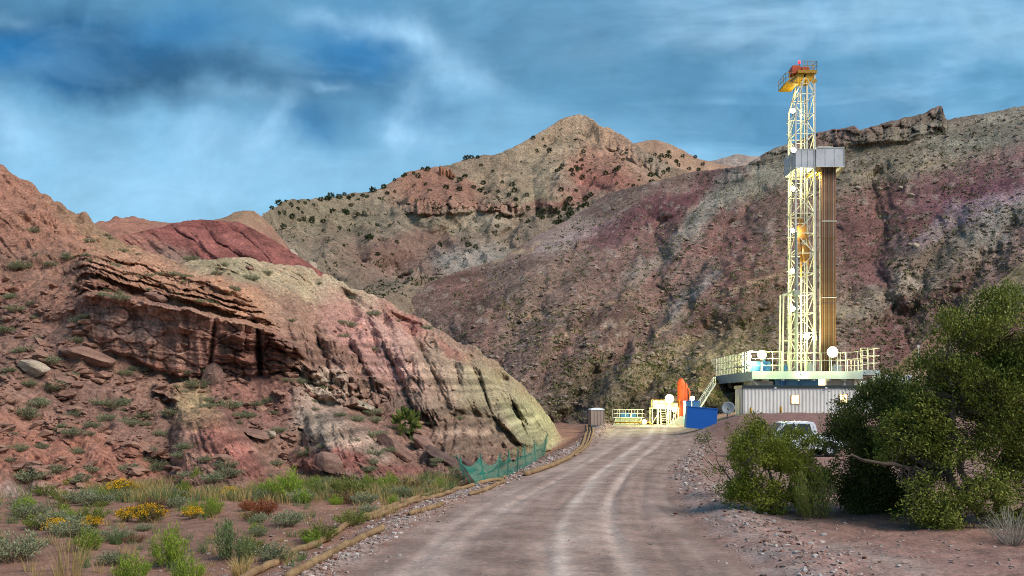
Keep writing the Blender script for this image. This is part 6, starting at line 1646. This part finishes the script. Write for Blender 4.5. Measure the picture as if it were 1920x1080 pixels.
    for xx in (-1.6, -.5, .8, 1.8):
        for yy in (0, 2): s.bar((xx, yy, -.2), (xx, yy, 2.2), .12)
    s.bar((-1.7, 0, 2.2), (1.9, 0, 2.2), .16).bar((-1.7, 2, 2.2), (1.9, 2, 2.2), .16).bar((-1.6, 0, .2), (-.5, 0, 2.1), .08).bar((.8, 0, .2), (1.8, 0, 2.1), .08); s.build('frame', M.steel, r)
    MB().box(-1.5, .4, .2, 1.9, 2.3, 3.2).box(.6, 1.8, .3, 1.8, 2.3, 2.9).build('shaker_box', M.steel, r)
    MB().rail((-1.7, -.1, 2.28), (1.9, -.1, 2.28), 1.0, 5, .05, (1., .5)).build('railing', M.yel, r)
    lad = MB()
    for sx in (-.55, .15): lad.bar((sx, -.9, -.2), (sx, -.05, 2.2), .07)
    for t in np.linspace(.05, .95, 8): lad.box(-.55, .15, -.9+.85*t-.1, -.9+.85*t+.1, -.2+2.4*t, -.2+2.4*t+.04)
    lad.build('step_ladder', M.steel, r)
    V = np.array([(.7, -.6, .0), (2.5, -.6, .0), (2.5, -.6, 1.1), (2.2, -.6, 1.15), (.7, -.6, .12), (.7, .6, .0), (2.5, .6, .0), (2.5, .6, 1.1), (2.2, .6, 1.15), (.7, .6, .12)])
    me = bpy.data.meshes.new('chute'); me.from_pydata(V.tolist(), [], [(0, 1, 2, 3, 4), (9, 8, 7, 6, 5), (0, 5, 6, 1), (1, 6, 7, 2), (2, 7, 8, 3), (3, 8, 9, 4), (4, 9, 5, 0)]); me.materials.append(M.grey); link('chute', me, r)
    # ---- light towers down there
    for (px, py, dd, wd, watt, colr, mt, lab) in ((1255, 748, 114, 1.2, 2400, WARM, M.bulb, 'brightest floodlight mast, above the shaker skid'), (1233, 762, 115, .65, 900, WARM, M.bulb, 'smaller floodlight left of the brightest one above the shaker skid'), (1264, 768, 113.5, .65, 900, WARM, M.bulb, 'floodlight just below the brightest one'),
                                              (1208, 791, 113, .65, 900, GREENISH, M.bulbg, 'greenish work lamp standing low at the right end of the mud tank'), (1298, 747, 110, .65, 400, WHITE, M.bulb, 'small white lamp on a pole above the blue tank')):
        x, y, z = w_at(px, py, dd); gz = float(zg(np.array([x]), np.array([y]))[0])
        r = empty('light_mast', (x, y, gz), 0, lab, 'floodlight')
        MB().bar((0, .3, -.2), (0, .3, z-gz-.1), .09).bar((-.4, .3, .05), (.4, .3, .05), .1).build('pole', M.steel, r)
        floodlight(r, (0, 0, z-gz), mt, wd, wd*.95)
        lamp('POINT', (x, y-.7, z+.2), watt, colr, .4)
    lamp('POINT', w_at(1180, 780, 118.5), 900, GREENISH, .4); lamp('POINT', w_at(1246, 770, 117.5), 800, WARM, .4)
    # ---- portable toilet
    d = 108.0; kk = d/F; x, y, z = w_at(1120.5, 799, d)
    r = empty('portable_toilet', (x, y, z), math.radians(8), 'tan portable toilet with a white roof at the end of the road', 'portable toilet')
    b = MB().box(-.82, .82, 0, 1.5, 0.1, 1.95)
    for xx in (-.82, -.40, .0, .40, .76): b.box(xx, xx+.06, -.035, -.003, .1, 1.95)
    b.build('cabin', M.tan, r); MB().box(-.9, .9, -.08, 1.58, -.1, .097).build('base', M.darkgrey, r)
    V, Fs = lathe([(.98, 0), (.98, .06), (.8, .18), (.4, .26), (.01, .28)], 4); c, s_ = math.cos(.785), math.sin(.785); V = np.stack([(V[:, 0]*c-V[:, 1]*s_)*1.25, (V[:, 0]*s_+V[:, 1]*c)*1.15+.75, V[:, 2]+1.955], 1); link('roof', raw_mesh('roof', V, Fs, M.white), r)
    # ---- white cabin right of the rig, behind the juniper
    d = 100.0; kk = d/F; x, y, z = w_at(1672, 726, d)
    r = empty('white_cabin', (x, y, 1.8), 0, 'small white cabin behind the tallest juniper, right of the rig floor', 'cabin')
    MB().box(-1.1, 2.2, 0, 2.4, 0, 4.1).build('wall', M.white, r); MB().box(-1.2, 2.3, -.1, 2.5, 4.103, 4.28).build('roof', M.white, r); MB().box(-.5, .4, -.04, -.003, 2.6, 3.4).build('window', M.glass, r)
    d = 104.0; x, y, z = w_at(1632, 718, d)
    r = empty('white_tank', (x, y, 1.8), 0, 'low white tank right of the rig, above the trailer roof', 'tank')
    V, Fs = lathe([(.01, -1.2), (.55, -1.18), (.7, -1.0), (.7, 1.0), (.55, 1.18), (.01, 1.2)], 18); V = V[:, [2, 1, 0]]+np.array([0, 0, 3.0]); link('vessel', raw_mesh('vessel', V, Fs, M.white, smooth=True), r)
    MB().bar((-.8, 0, -.2), (-.8, 0, 2.5), .2).bar((.8, 0, -.2), (.8, 0, 2.5), .2).build('stand', M.steel, r)
    # ---- antenna pole, pipe frame
    d = 96.0; x, y, z = w_at(1722, 650, d); o = MB().tube([(0, 0, -1.), (0, 0, z-1.8)], .045, 6).box(-.1, .1, -.05, .05, z-1.9, z-1.6).build('antenna_pole', M.steel); o.location = (x, y, 1.8); tag(o, 'thin antenna pole rising behind the tallest juniper', 'pole')
    d = 52.0; x, y, z = w_at(1559, 776, d); gz = float(zg(np.array([x]), np.array([y]))[0]); o = MB().tube([(0, 0, -.3), (0, 0, z-gz)], .045, 8).tube([(0, 0, z-gz-.15), (.8, 0, z-gz-.15)], .035, 8).tube([(.8, 0, -.3), (.8, 0, z-gz-.1)], .04, 8).build('pipe_frame', M.steel); o.location = (x, y, gz); tag(o, 'pale pipe frame standing right of the white pickup', 'pipe frame')

def pickup():
    d = 47.0; x = (1396-HX)/F*d; y = d; gz = float(zg(np.array([x+2]), np.array([y]))[0])
    r = empty('pickup_truck', (x, y, gz), 0, 'white crew cab pickup parked behind the leafy bush', 'pickup')
    W = 1.9
    def extr(name, prof, y0, y1, mat, parent, inset=0.0, bev=.04):
        bm = bmesh.new()
        a = [bm.verts.new((p[0], y0, p[1])) for p in prof]; b = [bm.verts.new((p[0], y1, p[1])) for p in prof]
        bm.faces.new(a); bm.faces.new(b[::-1])
        n = len(prof)
        for i in range(n): bm.faces.new((a[i], b[i], b[(i+1) % n], a[(i+1) % n]))
        bmesh.ops.recalc_face_normals(bm, faces=bm.faces)
        if bev: bmesh.ops.bevel(bm, geom=list(bm.edges), offset=bev, segments=2, affect='EDGES', clamp_overlap=True)
        me = bpy.data.meshes.new(name); bm.to_mesh(me); bm.free(); me.materials.append(mat)
        return link(name, me, parent)
    # lower body with wheel arches
    arc = lambda cx: [(cx+.46*math.cos(t), .38+.46*math.sin(t)) for t in np.linspace(math.pi, 0, 9)]
    prof = [(.02, .45), (.02, .95), (.10, 1.08), (.55, 1.14), (1.55, 1.18), (5.62, 1.14), (5.68, .62), (5.2, .55)]+[(p[0], p[1]) for p in arc(4.55)[::-1]]+[(4.0, .42), (1.65, .42)]+[(p[0], p[1]) for p in arc(1.05)[::-1]]+[(.5, .45)]
    extr('body', prof, 0, W, M.truck, r, bev=0)
    cab = [(1.50, 1.17), (2.12, 1.78), (2.35, 1.86), (3.55, 1.87), (3.78, 1.80), (3.95, 1.16)]
    extr('cab', cab, .09, W-.09, M.truck, r, bev=.05)
    for q in ([(1.74, 1.22), (2.20, 1.72), (2.72, 1.75), (2.72, 1.22)], [(2.84, 1.22), (2.84, 1.75), (3.48, 1.75), (3.64, 1.22)]):
        extr('side_window', q, .072, .094, M.glass, r, bev=0)
        extr('side_window', q, W-.094, W-.072, M.glass, r, bev=0)
    ws = MB(); V = np.array([(1.53, .22, 1.24), (1.53, W-.22, 1.24), (2.07, W-.3, 1.765), (2.07, .3, 1.765)])+np.array([-.025, 0, .02]); ws.p.append((V, np.array([[0, 1, 2, 3]]))); ws.build('windscreen', M.glass, r)
    for cx in (1.05, 4.55):
        for yy in (.0, W-.26):
            V, Fs = lathe([(.2, .0), (.34, .0), (.385, .04), (.385, .22), (.34, .26), (.2, .26), (.19, .2), (.01, .2)], 24); V = V[:, [0, 2, 1]]+np.array([cx, yy, .38])
            o = link('wheel', raw_mesh('wheel', V, Fs, M.rubber, smooth=True), r)
            V, Fs = lathe([(.01, .03), (.1, .02), (.19, .05), (.2, .0)], 18); V = V[:, [0, 2, 1]]+np.array([cx, yy+(.0 if yy == 0 else .2), .38]); link('rim', raw_mesh('rim', V, Fs, M.grey, smooth=True), o)
    MB().box(-.1, .016, .05, W-.05, .42, .66).build('front_bumper', M.darkgrey, r); MB().box(5.69, 5.8, .05, W-.05, .45, .62).build('rear_bumper', M.darkgrey, r)
    for yy in (.02, W-.3): MB().box(-.015, .016, yy, yy+.28, .78, .95).build('headlight', M.grey, r)
    for yy in (-.2, W+.02): MB().box(1.95, 2.08, yy, yy+.18, 1.24, 1.48).build('mirror', M.darkgrey, r)
    for xx in (2.6, 3.5): MB().box(xx, xx+.2, -.03, -.002, 1.02, 1.06).build('door_handle', M.darkgrey, r)
    MB().box(4.02, 5.55, .12, W-.12, 1.165, 1.2).build('bed_cover', M.darkgrey, r)

def ground_path(pts, n, lift):
    P = []
    for (px, py) in pts: P.append(ground_at(px, py))
    P = np.array(P); t = np.linspace(0, len(P)-1, n); i = np.arange(len(P))
    X = np.interp(t, i, P[:, 0]); Y = np.interp(t, i, P[:, 1])
    for _ in range(3):
        X[1:-1] = .25*X[:-2]+.5*X[1:-1]+.25*X[2:]; Y[1:-1] = .25*Y[:-2]+.5*Y[1:-1]+.25*Y[2:]
    Z = zg(X, Y)+lift
    return np.stack([X, Y, Z], 1)

def wattles():
    def roll(pts, r, label, seed, mat=None, name='straw_roll', n=60, cat='straw roll', lift=None):
        P = ground_path(pts, n, r*.75 if lift is None else lift); q = np.random.default_rng(seed)
        s = np.arange(n); rad = .8*r*(1+.10*perlin(s*.35, 0*s, 0, seed)+.05*q.normal(size=n)); rad[0] *= .55; rad[-1] *= .55
        P[:, 0] += .015*perlin(s*.2, 0*s, 0, seed+3); P[:, 2] += .02*perlin(s*.3, 0*s, 0, seed+5)
        m = MB().tube(P, rad, 12); o = m.build(name, mat or M.wattle, None, True); tag(o, label, cat)
    roll([(440, 1100), (480, 1078), (560, 1036), (640, 995), (720, 958), (780, 937), (860, 914), (948, 897)], .095, 'longest straw roll, on the outer side of the road edge, reaching the netting fence', 1, n=150)
    roll([(536, 1090), (580, 1066), (640, 1032), (690, 1007), (718, 994)], .095, 'thick straw roll on the gravel between the outer roll and the road', 2)
    roll([(690, 977), (730, 960), (790, 940), (865, 919), (945, 902)], .085, 'straw roll laid close against the inner side of the longest roll', 4)
    roll([(768, 968), (800, 958), (832, 947)], .085, 'short straw roll lying loose on the gravel', 5, n=24)
    roll([(880, 930), (915, 918), (946, 905)], .08, 'short straw roll on the gravel just below the netting fence', 15, n=24)
    roll([(985, 893), (1030, 878), (1068, 861), (1092, 838), (1102, 812), (1100, 797)], .13, 'brown roll that curves up to the portable toilet, lowest of the three', 6, M.wattle)
    roll([(1078, 856), (1098, 836), (1107, 812), (1105, 796)], .10, 'middle one of three brown rolls curving up to the portable toilet', 7, M.wattle)
    roll([(1088, 850), (1105, 832), (1112, 812), (1110, 796)], .10, 'upper one of three brown rolls curving up to the portable toilet', 8, M.wattle)

def netting_fence():
    base = [(872, 903), (893, 911), (912, 906), (932, 900), (951, 893), (970, 885), (988, 876), (1005, 866), (1018, 855), (1027, 846)]
    P = np.array([ground_at(px, py) for px, py in base])
    root = empty('netting_fence', tuple(P[0]), 0, 'sagging green netting fence on leaning stakes at the left road shoulder', 'fence')
    q = np.random.default_rng(6); P = P-P[0]; tops = []
    for i, p in enumerate(P):
        lean = np.array([-.34+.12*q.normal() if i < 3 else .16*q.normal(), .16*q.normal(), 0]); h = (1.0, 1.0, .95, .9, .95, .85, .95, 1.0, 1.25, 1.35)[i]
        t = p+lean+np.array([0, 0, h]); tops.append(t)
        MB().bar(p-np.array([0, 0, .3]), t+unit(t-p)*.12, .05, .035).build('stake', M.stake, root)
    tops = np.array(tops); n = 14; V, Fs = [], []; rows = 7; cols = []
    for i in range(len(P)-1):
        for s in np.linspace(0, 1, n, endpoint=False): cols.append(i+s)
    cols.append(len(P)-1); cols = np.array(cols); idx = np.arange(len(P))
    G = np.zeros((len(cols), rows, 3))
    for a in range(3):
        b0 = np.interp(cols, idx, P[:, a]); b1 = np.interp(cols, idx, tops[:, a])
        for r in range(rows): G[:, r, a] = b0+(b1-b0)*r/(rows-1)
    fr = cols-np.floor(cols); sag = np.sin(fr*np.pi)*(.34+.16*perlin(np.floor(cols)*3.1, 0*cols, 0, 2))
    for r in range(rows): G[:, r, 2] -= sag*r/(rows-1); G[:, r, 1] += .12*perlin(cols*1.7, r*.5+0*cols, 0, 4); G[:, r, 0] += .08*perlin(cols*2.1, r*.4+0*cols, 0, 7)
    G[:, 0, 2] -= .05
    N = len(cols); i = np.arange(N-1)[:, None]*rows; k = np.arange(rows-1)[None]
    Fq = np.stack([i+k, i+rows+k, i+rows+k+1, i+k+1], -1).reshape(-1, 4)
    link('netting', raw_mesh('netting', G.reshape(-1, 3), Fq, M.net, smooth=True), root)
# ------------------------------------------------------------------ camera, light, sky
SUN_AZ, SUN_EL = 124.0, 44.0     # compass-like: measured from +Y clockwise; behind the camera to the right
def camera_and_light():
    cam = bpy.data.cameras.new('camera'); co = bpy.data.objects.new('camera', cam); COL.objects.link(co)
    co.location = (0, 0, EYE); co.rotation_euler = (math.radians(90), 0, 0)
    cam.sensor_width = 36; cam.lens = F/1920*36; cam.shift_y = (HY-540)/1920
    cam.clip_start = 0.1; cam.clip_end = 6000
    SC.camera = co
    s = bpy.data.lights.new('sun', 'SUN'); so = bpy.data.objects.new('sun', s); COL.objects.link(so)
    s.energy = 2.75; s.angle = math.radians(36); s.color = (1.0, 0.9, 0.8)
    az = math.radians(SUN_AZ); el = math.radians(SUN_EL)
    dirv = Vector((math.sin(az)*math.cos(el), math.cos(az)*math.cos(el), math.sin(el)))
    so.rotation_euler = dirv.to_track_quat('Z', 'Y').to_euler()
    so.location = dirv*50
    w = bpy.data.worlds.new('World'); SC.world = w; w.use_nodes = True
    nt = NT(w.node_tree); bg = w.node_tree.nodes['Background']
    sky = nt.node('ShaderNodeTexSky', sky_type='NISHITA'); sky.sun_disc = False
    sky.sun_elevation = el; sky.sun_rotation = az; sky.air_density = 1.6; sky.dust_density = 0.6; sky.ozone_density = 3.0
    dv = nt.node('ShaderNodeTexCoord').outputs['Generated']
    sep = nt.node('ShaderNodeSeparateXYZ'); nt.l.new(dv, sep.inputs[0])
    yy = nt.math('MAXIMUM', nt.math('ABSOLUTE', sep.outputs[1]), 0.12)
    U0 = nt.math('DIVIDE', sep.outputs[0], yy); W0 = nt.math('DIVIDE', sep.outputs[2], yy)
    cmb = nt.node('ShaderNodeCombineXYZ'); nt.put(cmb.inputs[0], U0); nt.put(cmb.inputs[1], W0)
    # turbulence that bends every cloud edge
    wn = nt.node('ShaderNodeTexNoise'); nt.l.new(cmb.outputs[0], wn.inputs['Vector']); wn.inputs['Scale'].default_value = 4.0; wn.inputs['Detail'].default_value = 5; wn.inputs['Roughness'].default_value = 0.55
    ws = nt.node('ShaderNodeSeparateColor'); nt.l.new(wn.outputs['Color'], ws.inputs[0])
    U = nt.math('ADD', U0, nt.math('MULTIPLY', nt.math('SUBTRACT', ws.outputs[0], 0.5), 0.26))
    W = nt.math('ADD', W0, nt.math('MULTIPLY', nt.math('SUBTRACT', ws.outputs[1], 0.5), 0.18))
    def blob(px, py, rx, ry, ang=0.0):
        a = math.radians(-ang)
        du = nt.math('SUBTRACT', U, (px-HX)/F); dw = nt.math('SUBTRACT', W, (HY-py)/F)
        ca, sa = math.cos(a), math.sin(a)
        p = nt.math('DIVIDE', nt.math('ADD', nt.math('MULTIPLY', du, ca), nt.math('MULTIPLY', dw, sa)), rx/F)
        q = nt.math('DIVIDE', nt.math('SUBTRACT', nt.math('MULTIPLY', dw, ca), nt.math('MULTIPLY', du, sa)), ry/F)
        r2 = nt.math('ADD', nt.math('MULTIPLY', p, p), nt.math('MULTIPLY', q, q))
        return nt.math('EXPONENT', nt.math('MULTIPLY', r2, -1.0))
    base = nt.mix(1.0, sky.outputs[0], (SKY_GAIN*0.62, SKY_GAIN*1.02, SKY_GAIN*1.0, 1), 'MULTIPLY')
    col = base
    deep = lin((52, 120, 166)); slate = lin((82, 124, 152)); pale = lin((142, 190, 222)); white = lin((176, 208, 230)); teal = lin((96, 154, 188))
    def lay(col, c, m): return nt.mix(nt.math('MINIMUM', m, 1.0), col, (*[float(v) for v in c], 1))
    # even veil that sets the dusk tone of the whole cloud deck
    hz = nt.ramp(nt.math('MULTIPLY', W0, 1.0), [(0.0, tuple(lin((160, 198, 220)))), (0.22, tuple(lin((134, 178, 206)))), (0.33, tuple(lin((108, 156, 188)))), (0.48, tuple(lin((88, 136, 168)))), (1.0, tuple(lin((66, 106, 138))))])
    veil = nt.node('ShaderNodeMix', data_type='RGBA'); veil.inputs[0].default_value = 0.86
    nt.put(veil.inputs[6], base); nt.put(veil.inputs[7], hz); col = veil.outputs[2]
    n_s = nt.noise(cmb.outputs[0], 7.0, 9, 0.63, 0.7)
    st = nt.node('ShaderNodeMapping'); nt.l.new(cmb.outputs[0], st.inputs[0]); st.inputs['Rotation'].default_value = (0, 0, math.radians(-24)); st.inputs['Scale'].default_value = (2.2, 7.0, 1)
    n_w = nt.noise(st.outputs[0], 1.6, 5, 0.55, 0.5)
    def acc(lst):
        m = None
        for (wt, *b) in lst:
            v = nt.math('MULTIPLY', blob(*b), wt); m = v if m is None else nt.math('ADD', m, v)
        return m
    dark = acc([(.9, 60, 60, 260, 120, 10), (.9, 330, 150, 300, 60, 10), (.8, 190, 150, 130, 60, 0), (.7, 640, 140, 150, 60, -10), (.55, 830, 210, 90, 50, 20), (.5, 900, 60, 160, 80, 0), (.45, 1300, 60, 300, 90, 0), (.4, 560, 245, 90, 30, 0), (.3, 1150, 170, 160, 60, -20)])
    col = lay(col, lin((56, 94, 124)), nt.math('MULTIPLY', dark, nt.ramp(n_s, [(0.25, 0.45), (0.7, 1.0)])))
    deepm = acc([(.8, 60, 130, 180, 60, 0), (.8, 640, 90, 130, 70, 0), (.55, 560, 260, 90, 40, 0), (.6, 330, 60, 90, 50, 0), (.4, 780, 230, 60, 40, 0)])
    col = lay(col, lin((36, 112, 166)), nt.math('MULTIPLY', deepm, 0.85))
    lt = acc([(.5, 130, 310, 300, 60, 8), (.55, 400, 280, 140, 36, 14), (.75, 650, 45, 110, 26, 14), (.7, 760, 60, 60, 40, 40), (.55, 850, 120, 60, 60, 50), (.8, 772, 270, 40, 40, 50), (.5, 760, 210, 30, 70, 10), (.5, 470, 255, 26, 70, 20), (.55, 570, 178, 50, 14, 0), (.35, 400, 205, 60, 20, 10), (.3, 300, 370, 320, 40, 0), (.45, 900, 150, 90, 30, 20), (.35, 1420, 100, 160, 24, -28), (.3, 1330, 180, 110, 16, -32), (.5, 1800, 120, 280, 34, -16), (.4, 1620, 190, 220, 30, -16), (.35, 10, 250, 40, 60, 0), (.4, 100, 60, 60, 20, 30), (.3, 700, 330, 160, 40, 0)])
    col = lay(col, lin((172, 210, 236)), nt.math('MULTIPLY', lt, nt.ramp(n_s, [(0.3, 0.25), (0.72, 1.0)])))
    right = nt.ramp(nt.math('ADD', nt.math('MULTIPLY', U0, 1.0), 0.5), [(.45, 0.0), (.75, 1.0)])
    st2 = nt.node('ShaderNodeMapping'); nt.l.new(cmb.outputs[0], st2.inputs[0]); st2.inputs['Rotation'].default_value = (0, 0, math.radians(-22)); st2.inputs['Scale'].default_value = (2.0, 8.5, 1); st2.inputs['Location'].default_value = (.3, .4, 0)
    bands = nt.noise(st2.outputs[0], 1.3, 5, .55, .4)
    col = lay(col, lin((166, 202, 226)), nt.math('MULTIPLY', nt.math('MULTIPLY', nt.ramp(bands, [(.46, 0.), (.64, .75)]), right), nt.ramp(n_s, [(.3, .4), (.7, 1.)])))
    col = lay(col, lin((78, 128, 162)), nt.math('MULTIPLY', nt.ramp(bands, [(.36, .7), (.47, 0.)]), right))
    col = lay(col, lin((150, 192, 218)), nt.math('MULTIPLY', nt.ramp(n_w, [(0.5, 0.0), (0.75, 0.4)]), 0.9))
    mot = nt.noise(cmb.outputs[0], 16.0, 6, 0.6, 0.4); mo2 = nt.noise(st.outputs[0], 3.5, 6, .6, .8)
    col = nt.mix(1.0, col, nt.ramp(mot, [(.3, .92), (.7, 1.08)]), 'MULTIPLY'); col = nt.mix(1.0, col, nt.ramp(mo2, [(.3, .93), (.7, 1.07)]), 'MULTIPLY')
    col = nt.mix(1.0, col, (.90, .99, 1.05, 1), 'MULTIPLY')
    nt.put(bg.inputs[0], col)
    bg.inputs[1].default_value = SKY_STRENGTH
    SC.view_settings.view_transform = 'Standard'; SC.view_settings.look = 'None'; SC.view_settings.exposure = EXPOSURE; SC.view_settings.gamma = 1.0
    SC.cycles.use_denoising = DENOISE
    SC.cycles.denoising_prefilter = 'NONE'; SC.cycles.filter_width = 1.0
    SC.cycles.use_adaptive_sampling = False
    SC.cycles.max_bounces = 6; SC.cycles.diffuse_bounces = 2; SC.cycles.transparent_max_bounces = 16
    SC.cycles.sample_clamp_indirect = 4.0
DENOISE = True
SKY_GAIN, SKY_STRENGTH, EXPOSURE = 0.12, 0.80, 0.64
build_ground()
HL = hill_left(); HR = hill_right(); HS = hill_spur_right(); HD = hill_dome(); HSD = hill_saddle(); HM = hill_mountain(); HF = hill_far()
plant_materials(); built_materials()
put_plants(); put_trees(); put_stones()
drill_rig(); site_things(); pickup(); wattles(); netting_fence()
camera_and_light()
